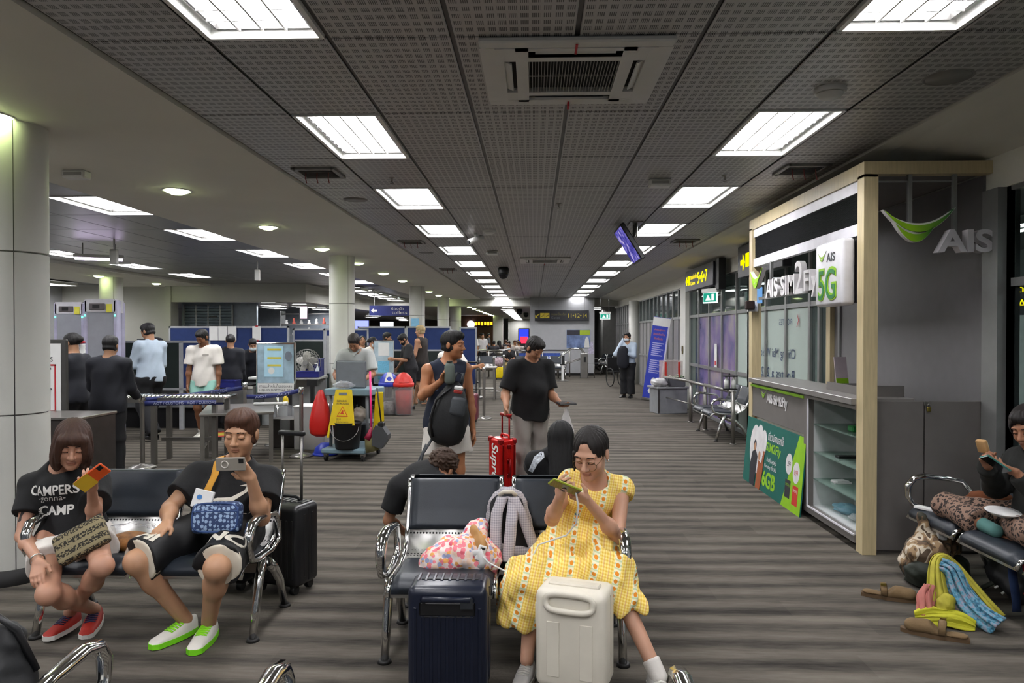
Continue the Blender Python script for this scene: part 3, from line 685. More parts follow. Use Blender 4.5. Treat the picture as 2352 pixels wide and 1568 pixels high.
text('AIS SIM2Fly', M_LETTER, K, world(K).inverted() @ KF(2.468, 7.38, .965), w=.62, h=.13, ext=.006, bold=.02)
swoosh(world(K).inverted() @ KF(2.47, 7.8, 1.02), .2, K, t=.006)
# near side: cabinet with two doors and padlock
for x0, x1 in ((2.57, 2.935), (2.945, 3.42)): kb('cabinet_door', M_KGREY, (x0, x1, 5.5, 5.52, .02, 1.15), bev=.002)
kb('cabinet_body', M_KGREY, (2.57, 3.38, 5.52, 5.56, 0, 1.14))
kb('hasp', M_STEEL, (2.93, 2.965, 5.485, 5.5, 1.12, 1.15))
pl = MB().box(2.948, 2.978, 5.475, 5.49, 1.075, 1.11, bev=.004).build('padlock', mat('brass', '#8a7a3c', .35, .8), None); tag(pl, 'small brass padlock on the grey kiosk cabinet doors', 'padlock')
MB().tube([(2.954, 5.483, 1.108), (2.954, 5.483, 1.125), (2.963, 5.483, 1.133), (2.972, 5.483, 1.125), (2.972, 5.483, 1.108)], .003, 6).build('shackle', M_STEEL, pl)
# showcase with glass shelves
kb('showcase_frame', M_KGREY, (2.45, 2.5, 6.5, 6.6, .06, 1.115), (2.45, 2.5, 5.56, 6.5, .06, .12), (2.45, 2.5, 5.56, 6.5, 1.08, 1.115))
kb('showcase_edge', M_KWHITE, (2.44, 2.452, 6.49, 6.505, .12, 1.08), (2.44, 2.452, 5.56, 6.5, .115, .128))
kb('showcase_interior', mat('showcase_white', '#b9bdbd', .5), (2.86, 2.88, 5.56, 6.5, .12, 1.08), (2.5, 2.86, 5.56, 6.5, .11, .13), (2.5, 2.86, 6.5, 6.52, .12, 1.08), (2.5, 2.86, 5.56, 5.58, .12, 1.08))
M_SHELF = clear('shelf_glass', '#8fa39b', .25, .06, '#dcebe4')
for z in (.36, .60, .85): kb('glass_shelf', M_SHELF, (2.5, 2.86, 5.58, 6.5, z, z + .008))
kb('showcase_strip', mat('strip_grey', '#4e5252', .5), (2.845, 2.86, 5.95, 5.99, .13, 1.08))
tag(MB().box(-.07, .07, -.05, .05, 0, .012).box(-.06, .05, -.04, .05, .012, .022, M=T(0, 0, 0, 12)).build('paper_stack', M_LETTER), 'white papers lying on the second glass shelf of the showcase', 'papers').location = (2.66, 6.3, .368)
tag(MB().box(-.12, .12, -.04, .04, 0, .02, bev=.004).build('dark_folder', M_BLACK), 'dark flat folder on the middle showcase shelf', 'folder').location = (2.68, 6.15, .608)
tag(MB().box(-.1, .1, -.05, .05, 0, .05, bev=.01).build('green_box', M_DGREEN), 'green packet on the top glass shelf of the showcase', 'packet').location = (2.68, 5.95, .858)
def crumple(name, m, r, seed, label, cat, loc, group=None, n=14):
    rd = random.Random(seed)
    def f(u, v):
        a = 2 * PI * v; p = PI * u; k = 1 + .35 * mnoise.noise((math.cos(a) * 2 * math.sin(p) + seed, math.sin(a) * 2 * math.sin(p), math.cos(p) * 2)) + .18 * mnoise.noise((math.cos(a) * 5 * math.sin(p) + seed, math.sin(a) * 5 * math.sin(p), math.cos(p) * 5))
        return (r[0] * math.sin(p) * math.cos(a) * k, r[1] * math.sin(p) * math.sin(a) * k, r[2] + r[2] * math.cos(p) * k)
    o = MB().grid(f, n, n + 6).build(name, m); o.location = loc; return tag(o, label, cat, group)
M_BAGCLR = clear('clear_plastic_bag', '#c9cbd0', .3, .25)
crumple('plastic_bag', clear('bluish_plastic', '#7fb0c8', .45, .3), (.10, .14, .035), 3, 'crumpled bluish plastic wrap on the showcase floor', 'plastic bag', (2.66, 6.2, .132))
crumple('plastic_bag', M_BAGCLR, (.09, .1, .03), 8, 'crumpled clear plastic wrap on the showcase floor near the post', 'plastic bag', (2.66, 5.9, .132))
# counter clutter
cb = MB().box(2.62, 2.88, 5.75, 6.45, 1.166, 1.22).build('counter_tray', mat('tray_dark', '#1c1a19', .5)); tag(cb, 'black open tray with pale rim on the kiosk counter', 'tray')
MB().box(2.6, 2.62, 5.73, 6.47, 1.166, 1.235).box(2.62, 2.9, 5.72, 5.74, 1.166, 1.25).build('rim', M_KGREY, cb)
lf = empty('leaflet_stand', (2.86, 6.75, 1.166), 20, 'small printed leaflet standing on the kiosk counter', 'leaflet'); MB().box(-.07, .07, -.003, .003, 0, .28, M=T(0, 0, 0, 0, -8)).build('sheet', mat('leaflet', '#c9bcc4', .5), lf); MB().box(-.07, .07, -.005, -.003, 0.01, .08, M=T(0, 0, 0, 0, -8)).build('green_band', M_GREEN, lf)
cc = empty('camera_unit', (2.42, 8.15, 1.98), 0, 'small black camera with white bracket on the far kiosk post', 'camera'); MB().box(-.05, .05, -.03, .03, -.05, .05, bev=.01).build('body', mat('cam_brown', '#2a1f1d', .4), cc); MB().box(-.01, .1, .03, .06, -.07, .05).build('bracket', M_LETTER, cc); MB().box(.08, .12, -.06, 0, .02, .2).build('mini_screen', glow('mini_screen', '#5c86b5', .6), cc)
# leaning poster board
pb = empty('poster_board', (2.40, 7.43, .0), 0, 'green advertising poster board leaning against the kiosk front', 'poster', ry=5)
MB().box(-.006, .006, -.88, .88, 0, .72).build('board', M_PGREEN, pb)
PF = lambda y, z: fr((-.0075, y, z), (0, -1, 0), (0, 0, 1))
MB().prism([(.38, 0), (.88, 0), (.88, .72), (.72, .72)], .002, fr((-.006, 0, 0), (0, -1, 0), (0, 0, 1))).build('green_wedge', M_GREEN, pb)
def blob(c, r, n=20): return [(c[0] + r[0] * math.cos(2 * PI * i / n), c[1] + r[1] * math.sin(2 * PI * i / n)) for i in range(n)]
cl = MB()
for c, r in (((-.55, .42), (.17, .24)), ((-.40, .5), (.12, .18)), ((-.26, .5), (.09, .14)), ((-.42, .3), (.16, .15))): cl.prism(blob(c, r), .001 + .0004 * len(cl.v) / 40, fr((-.007, 0, 0), (0, -1, 0), (0, 0, 1)))
cl.build('white_cloud_print', M_LETTER, pb)
pp = MB(); 
pp.prism([(-.62, .0), (-.47, .0), (-.43, .2), (-.42, .33), (-.5, .4), (-.6, .36), (-.66, .2)], .001, fr((-.0095, 0, 0), (0, -1, 0), (0, 0, 1))).prism(blob((-.53, .44), (.045, .06)), .0012, fr((-.0095, 0, 0), (0, -1, 0), (0, 0, 1))).build('printed_figure', M_DARKTXT, pb)
MB().prism([(-.42, .0), (-.27, .0), (-.22, .2), (-.2, .42), (-.24, .42), (-.28, .28), (-.38, .3)], .001, fr((-.0097, 0, 0), (0, -1, 0), (0, 0, 1))).build('printed_figure', mat('print_rust', '#9a5430', .5), pb)
MB().prism(blob((-.36, .35), (.035, .05)), .0012, fr((-.0099, 0, 0), (0, -1, 0), (0, 0, 1))).prism(blob((-.525, .425), (.03, .04)), .0012, fr((-.0107, 0, 0), (0, -1, 0), (0, 0, 1))).build('printed_face', mat('print_skin', '#b98a6a', .5), pb)
text('เที่ยวเมืองนอกใช้', M_LETTER, pb, PF(-.12 + .03, .60), w=.46, h=.09, bold=.01); text('SIM2Fly', M_GREEN, pb, PF(-.05 + .0, .47), w=.44, h=.12, bold=.02)
text('โรมคุ้มสุดคุ้ม', M_LETTER, pb, PF(-.02, .35), w=.3, h=.06, bold=.01); text('Non-stop เที่ยวฟิน', M_LETTER, pb, PF(-.0, .285), w=.36, h=.06, bold=.01); text('6GB', M_GREEN, pb, PF(.02, .15), w=.4, h=.17, bold=.03)
MB().prism(blob((.52, .42), (.085, .1)), .0014, fr((-.0085, 0, 0), (0, -1, 0), (0, 0, 1))).prism(blob((.72, .37), (.085, .1)), .0014, fr((-.0085, 0, 0), (0, -1, 0), (0, 0, 1))).build('price_bubble', M_LETTER, pb)
text('399', M_DARKTXT, pb, fr((-.0105, -.52, .42), (0, -1, 0), (0, 0, 1)), w=.09, h=.05); text('899', mat('print_red', '#c4372b', .5), pb, fr((-.0105, -.72, .37), (0, -1, 0), (0, 0, 1)), w=.09, h=.05)
MB().box(-.0085, -.006, -.6, -.46, .1, .27, M=T(0, 0, 0)).build('printed_pack', M_DARKTXT, pb); MB().box(-.0085, -.006, -.80, -.66, .07, .25).build('printed_pack', mat('print_red', '#c4372b', .5), pb)
text('SIM2Fly', M_GREEN, pb, fr((-.0095, -.53, .22), (0, -1, 0), (0, 0, 1)), w=.11, h=.035); text('SIM2Fly', M_LETTER, pb, fr((-.0095, -.73, .2), (0, -1, 0), (0, 0, 1)), w=.11, h=.035)
# ================================================================ CEILING FITTINGS AND SIGNS
M_PLAS = mat('white_plastic', '#cfcfcb', .45, var=.03); M_SIGNBLK = mat('sign_black', '#1b1b20', .4); M_YEL = mat('sign_yellow', '#b9a52c', .5); M_REDTAG = mat('red_ribbon', '#b3242c', .6)
def cassette(y, label):
    o = empty('air_conditioner', (.205, y, CZ), 0, label, 'air conditioner', 'ceiling cassette air conditioners'); p = MB()
    a = .475; 
    for x0, x1, y0, y1 in ((-a, a, -a, -.42), (-a, a, .42, a), (-a, -.42, -.42, .42), (.42, a, -.42, .42), (-.42, -.25, -.30, .30), (.25, .42, -.30, .30), (-.42, .42, -.38, -.30), (-.42, .42, .30, .38)): pass
    p.box(-a, a, -a, -.395, -.03, 0, bev=.008).box(-a, a, .395, a, -.03, 0, bev=.008).box(-a, -.40, -.4, .4, -.03, 0).box(.40, a, -.4, .4, -.03, 0)
    p.box(-.40, -.36, -.4, .4, -.034, 0).box(.36, .40, -.4, .4, -.034, 0).box(-.30, -.235, -.4, .4, -.034, 0).box(.235, .30, -.4, .4, -.034, 0)
    p.box(-.36, .36, -.4, -.365, -.034, 0).box(-.36, .36, .365, .4, -.034, 0).box(-.235, .235, -.30, -.29, -.034, 0)
    for sx in (-1, 1):
        for sy in (-1, 1): p.box(min(sx * .235, sx * .36), max(sx * .235, sx * .36), min(sy * .235, sy * .365), max(sy * .235, sy * .365), -.033, 0)
    p.box(-.235, .235, .29, .30, -.034, 0).box(-.235, .235, -.30, -.235, -.034, 0).box(-.235, .235, .235, .30, -.034, 0)
    p.build('panel', M_PLAS, o)
    MB().box(-.4, .4, -.4, .4, -.004, .0).build('dark_cavity', M_DARKGAP, o)
    for s, v in ((-1, 0), (1, 0), (-1, 1), (1, 1)):
        q = MB().box(-.20, .20, -.02, .02, -.03, -.022, M=T(0, s * .345, 0, 0, 25 * s) if v else T(s * .33, 0, 0, 90, 25 * -s)); q.build('louvre_vane', M_PLAS, o)
    g = MB()
    for k in range(30): x = -.23 + .46 * k / 29; g.box(x - .0019, x + .0019, -.235, .235, -.03, -.022)
    g.box(-.235, .235, -.003, .003, -.026, -.016); gg = g.build('intake_grille', mat('grille_bar', '#8f8e89', .5), o); gg['kind'] = 'stuff'
    MB().box(-.006, .006, -.45, -.33, -.036, -.032).build('red_ribbon', M_REDTAG, o); MB().box(-.006, .006, .40, .47, -.06, -.032).build('red_ribbon', M_REDTAG, o)
    return o
cassette(3.93, 'large square white ceiling cassette air conditioner above the viewer'); cassette(13.9, 'small-looking distant ceiling cassette air conditioner')
def vent(x, y, z, label, w=.34):
    o = empty('ceiling_vent', (x, y, z), 0, label, 'vent', 'ceiling air vents'); f = MB(); a = w / 2
    for s in (-1, 1): f.box(s * a - .02, s * a + .02, -a - .02, a + .02, -.02, 0, bev=.003); f.box(-a, a, s * a - .02, s * a + .02, -.02, 0)
    f.build('frame', M_TILE_S, o); MB().box(-a, a, -a, a, -.004, -.001).build('dark_opening', M_DARKGAP, o)
    for k in range(8): MB().box(-a, a, -.012, .012, -.013, -.010, M=T(0, -a + (k + .5) * w / 8, 0, 0, 35)).build('slat', M_TILE_S, o)
    for k in range(3): MB().tube([(-.1 + .1 * k, -.05, -.015), (-.1 + .1 * k, -.06, -.07), (-.09 + .1 * k, -.06, -.11)], .005, 5).build('red_ribbon', mat('ribbon_faded', '#8c4a48', .6), o)
M_TILE_S = mat('vent_metal', '#7d7b77', .5, .2)
vent(-1.90, 6.3, CZ, 'dark ceiling vent with red ribbons beside the left soffit, nearest'); vent(2.31, 6.3, CZ, 'dark ceiling vent with red ribbons above the phone kiosk')
vent(-1.9, 11.1, CZ, 'ceiling vent beside the left soffit, second from the viewer'); vent(2.31, 11.1, CZ, 'ceiling vent near the window wall beyond the tilted screen')
vent(-1.9, 15.8, CZ, 'ceiling vent beside the left soffit, third from the viewer', .32)
def detector(x, y, label, z=CZ): 
    o = empty('smoke_detector', (x, y, z), 0, label, 'smoke detector', 'round ceiling detectors')
    MB().lathe([(.0, -.055), (.055, -.055), (.07, -.04), (.075, -.032)], n=24, cap=False).build('sensor', M_PLAS, o); MB().lathe([(.06, -.03), (.06, -.026)], n=24).build('slot', M_BLACK, o); MB().lathe([(.085, -.028), (.09, -.02), (.09, 0)], n=24, cap=False).lathe([(0, -.028), (.085, -.028)], n=24, cap=False).build('base', M_PLAS, o)
detector(1.72, 4.25, 'white round smoke detector near the right light row'); detector(-.62, 9.9, 'white round detector beside the fourth left ceiling light')
def speaker(x, y, label):
    o = empty('ceiling_speaker', (x, y, CZ), 0, label, 'speaker', 'round flush ceiling speakers'); MB().lathe([(.115, 0), (.125, -.006), (.13, 0)], n=32, cap=False).build('rim', M_TILE_S, o); MB().lathe([(.001, -.003), (.115, -.004), (.115, -.001)], n=32, cap=False).build('grille', M_TILE_S, o)
speaker(2.30, 4.08, 'flush round speaker grille in the ceiling right of the smoke detector'); speaker(-1.9, 7.6, 'flush round speaker in the left ceiling strip past the first vent'); speaker(-1.9, 12.6, 'flush round speaker in the left ceiling strip beyond the second vent')
def ebox(x, y, z, label, cat='emergency light'):
    o = empty('emergency_light_box', (x, y, z), 0, label, cat, 'ceiling boxes'); MB().box(-.1, .1, -.06, .06, -.07, 0, bev=.012).build('housing', M_PLAS, o); MB().box(-.08, .08, -.062, -.05, -.05, -.02, bev=.004).build('lens', mat('lens_grey', '#9a9a96', .3), o)
ebox(1.16, 6.7, CZ, 'white box fitting on the ceiling left of the third right light'); ebox(-.72, 12.4, CZ, 'small white box on the ceiling before the dome camera'); ebox(-3.95, 6.1, CZ - .02, 'flat grey box on the plain soffit above the first column')
def sprinkler(x, y, label):
    o = empty('sprinkler', (x, y, CZ), 0, label, 'sprinkler', 'ceiling sprinklers'); MB().lathe([(.03, 0), (.025, -.008), (.008, -.01), (.008, -.04)], n=14, cap=False).build('body', M_STEEL, o); MB().lathe([(.02, -.055), (.02, -.052)], n=12).tube([(.0, 0, -.04), (.012, 0, -.047), (0, 0, -.055)], .003, 5).build('deflector', M_STEEL, o)
sprinkler(1.72, 6.55, 'small dark sprinkler head between second and third right lights'); sprinkler(-1.3, 6.55, 'small dark sprinkler head between second and third left lights'); sprinkler(.27, 7.9, 'tiny sprinkler head on the ceiling centre line')
def dome(x, y, z, label, r=.12):
    o = empty('dome_camera', (x, y, z), 0, label, 'security camera', 'black dome cameras'); MB().lathe([(.0, 0), (r * .8, 0), (r, -.03), (r, -.1), (r * .96, -.13)], n=24, cap=False).build('housing', M_BLACK, o); MB().ell((0, 0, -.13), (r * .94, r * .94, .13), 20, 12, u0=PI / 2).build('dome', mat('smoked_dome', '#0c0c0e', .12), o)
dome(-.66, 15.4, CZ, 'black dome camera under the main ceiling'); dome(-.68, 33.5, 2.8, 'black dome camera in the far hall, first', .14); dome(-.45, 39, 2.8, 'black dome camera in the far hall, farther', .14)
bc = empty('bullet_camera', (-.83, 10.2, CZ), 35, 'white bullet camera angled beside the fourth left ceiling light', 'security camera'); MB().tube([(0, 0, 0), (0, 0, -.06)], .02, 10).build('mount', M_PLAS, bc); MB().tube([(-.11, 0, -.13), (.11, 0, -.05)], .04, 14).build('body', M_PLAS, bc); MB().tube([(-.112, 0, -.131), (-.13, 0, -.137)], .03, 14).build('lens', M_BLACK, bc)
# tilted information screen
tv = empty('information_screen', (1.2, 9.35, 2.80), 0, 'wall-type information screen hung from the ceiling, tilted, purple picture', 'screen')
def screenmat():
    m, n, l, b = newmat('screen_picture'); n.remove(b); s, o = objxyz(n, l); nz = n.new('ShaderNodeTexNoise'); nz.inputs['Scale'].default_value = 9; nz.inputs['Detail'].default_value = 4; l.new(o, nz.inputs[0])
    r = n.new('ShaderNodeValToRGB'); e = r.color_ramp.elements; e[0].position = .38; e[0].color = lin('#3d3a8c'); e[1].position = .64; e[1].color = lin('#c9b9e6'); x = r.color_ramp.elements.new(.52); x.color = lin('#6a63c4'); l.new(nz.outputs[0], r.inputs[0])
    e = n.new('ShaderNodeEmission'); e.inputs[1].default_value = .32; l.new(r.outputs[0], e.inputs[0]); l.new(e.outputs[0], n['Material Output'].inputs[0]); return m
M_SCREEN = screenmat(); th = math.radians(32); TVM = fr((0, 0, 0), (0, -1, 0), (-math.sin(th), 0, math.cos(th)))
MB().box(-.36, .36, -.26, .26, -.06, 0, bev=.012, M=TVM).build('case', M_BLACK, tv); MB().box(-.335, .335, -.235, .235, 0, .003, M=TVM).build('display', M_SCREEN, tv)
MB().tube([(.03, .05, -.0), (.10, .05, .12), (.10, .05, .285)], .02, 8).tube([(.03, -.1, -.0), (.10, -.1, .12), (.10, -.1, .285)], .02, 8).box(.02, .18, -.2, .15, .27, .285).build('ceiling_bracket', M_STEEL, tv)
# gate sign over the far block
gs = empty('gate_sign', (1.08, 28.3, 2.37), 0, 'dark hanging sign with yellow gate numbers 11 12 14', 'sign'); GF = lambda x, z, d=-.05: fr((x, d, z), (1, 0, 0), (0, 0, 1))
MB().box(-1.06, 1.06, -.05, .05, -.21, .21, bev=.01).build('board', M_SIGNBLK, gs)
text('11•12•14', M_YEL, gs, GF(.62, 0, -.053), w=.74, h=.16, bold=.005); text('ทางออกขึ้นเครื่อง', mat('sign_dim', '#6a5f2a', .5), gs, GF(-.12, .06, -.053), w=.6, h=.1); text('Gates', mat('sign_dim2', '#55565c', .5), gs, GF(-.25, -.08, -.053), w=.34, h=.09)
M_AR = [(-.12, .1), (-.03, .1), (.1, -.0), (.06, -.04), (-.06, .06)]
MB().prism([(-.09, -.09), (-.09, .04), (-.055, .005), (.07, .09), (.09, .06), (-.03, -.03), (.02, -.09)], .004, GF(-.95, -.01, -.052)).build('arrow', M_YEL, gs)
for x in (-.76, -.57): f = MB().box(-.085, .085, -.1, .1, 0, .004, M=GF(x, 0, -.052)).build('pictogram', M_YEL, gs); MB().prism([(-.06, -.05), (.06, .04), (.06, .02), (0, -.04)], .002, GF(x, 0, -.0565)).build('pictogram_mark', M_SIGNBLK, f)
MB().box(-.9, -.88, -.01, .01, .21, .72).box(.88, .9, -.01, .01, .21, .72).build('hanger', M_ALU, gs)
ps = empty('wall_poster', (1.75, 28.49, 1.45), 0, 'blue and lime printed poster on the gate block wall', 'poster'); MB().box(-.47, .47, -.01, 0, -.36, .36).build('sheet', mat('poster_blue', '#66789e', .5, var=.5, ns=4), ps); MB().box(-.46, .05, -.012, -.01, .15, .35).build('dark_band', mat('poster_dark', '#2d2c36', .5), ps); MB().box(.05, .46, -.012, -.01, .15, .35).build('lime_band', mat('poster_lime', '#9fb52a', .5), ps); MB().prism([(.22, -.34), (.44, -.34), (.4, .0), (.33, .1), (.26, 0)], .003, GF(0, 0, -.014)).build('printed_figure', M_PLAS, ps)
for k, (x, z) in enumerate(((2.23, 1.22), (2.25, .98))): tag(MB().box(-.1, .1, -.006, 0, -.12, .12).build('notice', mat('notice_lilac', '#b9b3c6', .5, var=.3, ns=20)), ('upper' if not k else 'lower') + ' small pale notice pasted right of the wall poster', 'notice', 'notices').location = (x, 28.497, z)
# exit signs
M_EXIT = glow('exit_green', '#2aa58a', .35); M_EXW = glow('exit_white', '#dff5ee', .5)
def exit_sign(loc, rz, label, rod):
    o = empty('exit_sign', loc, rz, label, 'exit sign', 'green exit signs'); MB().box(-.2, .2, -.03, .03, .09, .16, bev=.006).build('housing', M_PLAS, o); MB().box(-.18, .18, -.012, .012, -.1, .09).build('panel', M_EXW, o); MB().box(-.16, .16, -.016, .016, -.075, .08).build('green_field', M_EXIT, o)
    MB().prism([(-.1, -.05), (-.04, .05), (.0, .0), (.03, -.05)], .003, fr((0, -.019, 0), (1, 0, 0), (0, 0, 1))).box(.05, .11, -.019, -.016, -.05, .06).build('running_figure', M_EXW, o)
    if rod: q = MB(); [q.tube([(x, 0, .16), (x, 0, .16 + rod)], .008, 6) for x in (-.14, .14)]; q.build('hanging_rod', M_ALU, o)
exit_sign((2.47, 25.2, 2.26), 0, 'green exit sign hanging on two rods right of the gate block', .62); exit_sign((3.12, 12.85, 2.30), -62, 'green exit sign below the yellow gate sign by the window wall', .0)
# long gate sign along the window wall
M_YGLOW = glow('lit_yellow', '#ffe600', .8)
wsn = empty('gate_sign', (3.2, 13.9, 2.73), 0, 'dark lit sign along the window wall with yellow 5 6 7', 'sign'); WF = lambda y, z: fr((-.062, y, z), (0, -1, 0), (0, 0, 1))
MB().box(-.06, .06, -1.15, 1.15, -.21, .21, bev=.008).build('board', M_SIGNBLK, wsn); text('5•6•7', M_YGLOW, wsn, WF(-.35, .0), w=.78, h=.22, bold=.008); text('ทางออกขึ้นเครื่อง', M_YGLOW, wsn, WF(.38, .06), w=.6, h=.1); text('Gates', M_YGLOW, wsn, WF(.45, -.07), w=.4, h=.07)
MB().prism([(-.1, 0), (0, .09), (0, .03), (.1, .03), (.1, -.03), (0, -.03), (0, -.09)], .004, WF(1.0, 0)).build('arrow', M_YGLOW, wsn); MB().box(-.08, .08, -.09, .09, 0, .004, M=WF(.82, 0)).build('pictogram', M_YGLOW, wsn)
MB().box(-.02, .1, -1.4, -1.15, -.3, .24).build('end_box', M_BLACK, wsn)
ws2 = empty('gate_sign', (3.2, 10.2, 2.75), 0, 'dark sign with a yellow arrow half hidden by the kiosk', 'sign'); MB().box(-.06, .06, -1.0, 1.0, -.24, .24, bev=.008).build('board', M_SIGNBLK, ws2); MB().prism([(.1, 0), (0, .12), (0, .04), (-.12, .04), (-.12, -.04), (0, -.04), (0, -.12)], .004, WF(.72, -.02)).build('arrow', M_YGLOW, ws2); MB().box(-.08, .08, -.1, .1, 0, .004, M=WF(.5, 0)).build('pictogram', M_YGLOW, ws2)
ars = empty('arrivals_sign', (4.58, 6.7, 2.0), 0, 'black sign with yellow arrivals lettering behind the right glass', 'sign'); MB().box(-.5, .5, -.05, .05, -.17, .17).build('board', M_SIGNBLK, ars); text('ผู้โดยสารขาเข้า', M_YGLOW, ars, GF(.05, .06, -.053), w=.8, h=.09); text('Arrivals', M_YGLOW, ars, GF(.0, -.07, -.053), w=.42, h=.08); MB().box(-.4, -.38, -.01, .01, .17, .85).box(.38, .4, -.01, .01, .17, .85).build('hanger', M_ALU, ars)
# mirrored lettering on frosted film (reads from the corridor side)
wl = empty('window_lettering', (3.44, 9.9, 1.2), 0, 'dark blue route lettering on the frosted glass, seen from behind', 'lettering'); MW = lambda y, z: fr((-.004, y, z), (0, 1, 0), (0, 0, 1))
M_NAVTXT = mat('navy_vinyl_text', '#33405f', .5)
text('Chiang Mai Welcomes', M_NAVTXT, wl, MW(.62, .17), w=1.9, h=.17); text('Routes a 2023', M_NAVTXT, wl, MW(.45, -.1), w=1.5, h=.14); text('ROUTES', M_NAVTXT, wl, MW(.05, .62), w=.5, h=.08); text('K', mat('vinyl_red', '#a8323a', .5), wl, MW(-.42, .63), w=.1, h=.16)
# toilet sign
ts = empty('toilet_sign', (-4.55, 23.0, 2.40), 0, 'blue hanging toilets sign with white arrow behind the second column', 'sign'); MB().box(-.75, .75, -.04, .04, -.16, .16).build('board', mat('sign_blue', '#262f6e', .4), ts); text('toilets', M_PLAS, ts, GF(.22, -.06, -.043), w=.5, h=.1); text('ห้องน้ำ', M_PLAS, ts, GF(.15, .07, -.043), w=.4, h=.1); MB().prism([(-.1, 0), (0, .08), (0, .03), (.1, .03), (.1, -.03), (0, -.03), (0, -.08)], .004, GF(-.6, 0, -.042)).build('arrow', M_PLAS, ts); MB().box(-.6, -.58, -.01, .01, .16, .7).box(.58, .6, -.01, .01, .16, .7).build('hanger', M_ALU, ts)
tag(MB().box(-.12, .12, -.012, 0, -.16, .16).build('column_notice', mat('cyan_notice', '#7fb6d6', .5, var=.1)), 'pale blue notice taped around the third column', 'notice', 'notices').location = (-3.53, 21.17, 1.95)
# security hall fittings
uv = empty('batten_light', (-6.9, 11.2, 2.86), 0, 'lilac fluorescent batten on hangers over security', 'lamp'); MB().box(-.35, .35, -.05, .05, 0, .05, bev=.006, M=T(0, 0, 0, 25)).build('batten', M_PLAS, uv); MB().tube([(-.33, 0, -.02), (.33, 0, -.02)], .02, 10, M=T(0, 0, 0, 25)).build('tube', glow('lilac_tube', '#e9d2ff', 5), uv); MB().tube([(-.2, -.1, .04), (-.2, -.1, .24)], .008, 6).tube([(.2, .1, .04), (.2, .1, .24)], .008, 6).build('hanger', M_ALU, uv)
for k, (x, y, s_) in enumerate(((-6.3, 10.6, 'above the batten'), (-5.45, 14.0, 'left of the second column'))):
    o = empty('column_speaker', (x, y, 2.82), 15, 'white hanging box speaker %s' % s_, 'speaker', 'hanging speakers'); MB().box(-.05, .05, -.05, .05, -.12, .1, bev=.01).build('cabinet', M_PLAS, o); MB().tube([(0, 0, .1), (0, 0, .26)], .012, 8).build('rod', M_PLAS, o)
wc = empty('wall_sensor', (-9.3, 20.58, 2.15), 0, 'small dark switch on the pale wall beside the shutter', 'switch')
MB().box(-.1, .1, -.03, 0, -.03, .03, bev=.008).build('body', M_BLACK, wc)
# ================================================================ SECURITY AREA AND THE MIDDLE OF THE HALL
M_BLUEP = mat('partition_blue_fabric', '#1d2f5e', .85, var=.08, bump=.08, bs=300); M_DKGRN = mat('partition_dark_fabric', '#1c2523', .85); M_PFRAME = mat('partition_frame', '#9b9da0', .5)
M_LILACP = mat('detector_lilac', '#a9a6bd', .4); M_DETGREY = mat('detector_grey', '#8f9198', .45, var=.05); M_NOTE = mat('sticky_yellow', '#d6d04a', .6); M_PAPER = mat('paper', '#d8d8d6', .7, var=.03)
M_BELT = mat('blue_belt', '#232c66', .6); M_TRAYB = mat('blue_tray', '#1f2472', .4); M_LED = glow('green_led', '#3dffb0', 3)
def partition(pts, z0, z1, label, mats, strip=None):
    """row of framed screen panels between consecutive points"""
    x0 = min(p[0] for p in pts); o = empty('partition', (pts[0][0], pts[0][1], 0), 0, label, 'partition', 'office partitions')
    for i in range(len(pts) - 1):
        a, b = Vector((*pts[i], 0)), Vector((*pts[i + 1], 0)); L = (b - a).length; M = world(o).inverted() @ fr(a, b - a, (-(b - a).y, (b - a).x, 0))
        f = MB().box(0, L, -.03, .03, z1 - .04, z1, M=M).box(0, .035, -.03, .03, 0, z1, M=M).box(L - .035, L, -.03, .03, 0, z1, M=M).box(0, L, -.03, .03, z0 - .04, z0, M=M).build('panel_frame', M_PFRAME, o)
        if strip: MB().box(.035, L - .035, -.018, .018, strip + .02, z1 - .04, M=M).build('panel', mats[i % len(mats)], o); MB().box(0, L, -.025, .025, strip - .02, strip + .02, M=M).build('middle_rail', M_PFRAME, o); MB().box(.035, L - .035, -.018, .018, z0, strip - .02, M=M).build('panel', M_DKGRN, o)
        else: MB().box(.035, L - .035, -.018, .018, z0, z1 - .04, M=M).build('panel', mats[i % len(mats)], o)
    return o
partition([(-7.2, 12.2), (-6.1, 12.25), (-5.62, 12.28)], .72, 1.54, 'low partition of one dark and one blue panel behind the uniformed man', [M_DKGRN, M_BLUEP])
pB = partition([(-8.4, 16.3), (-7.0, 16.3), (-5.62, 16.3)], .25, 1.83, 'tall blue partition with white papers taped along its top', [M_BLUEP])
for k, (x, w) in enumerate(((-7.35, .2), (-7.14, .2), (-6.92, .2), (-6.35, .2))):
    tag(MB().box(-w / 2, w / 2, -.004, 0, -.16, .16).build('paper_notice', M_PAPER), ('white paper taped on the tall blue partition, %s of three side by side' % ['first', 'middle', 'third'][k]) if k < 3 else 'white paper with red tape on the tall blue partition', 'notice', 'papers on the partition').location = (x, 16.262, 1.67)
tp = MB().box(-.03, .03, -.002, 0, -.015, .015).build('red_tape', M_REDTAG, bpy.data.objects['paper_notice.003']); tp.location = (0, -.004, .16)
tp = MB().box(-.04, .04, -.002, 0, -.02, .02).build('red_tape', M_REDTAG, bpy.data.objects['paper_notice.003']); tp.location = (0, -.004, -.17)
partition([(-5.65, 16.7), (-4.9, 16.7), (-3.9, 16.8)], .3, 1.78, 'two-tone partition behind the desk fan', [M_BLUEP], 1.5)
partition([(-4.35, 17.6), (-3.15, 17.6), (-2.05, 17.7)], .3, 1.84, 'blue partition behind the queue at the second column', [M_BLUEP], 1.25)
partition([(-2.0, 19.2), (-1.55, 19.3)], .3, 1.84, 'short blue partition right of the third column', [M_BLUEP])
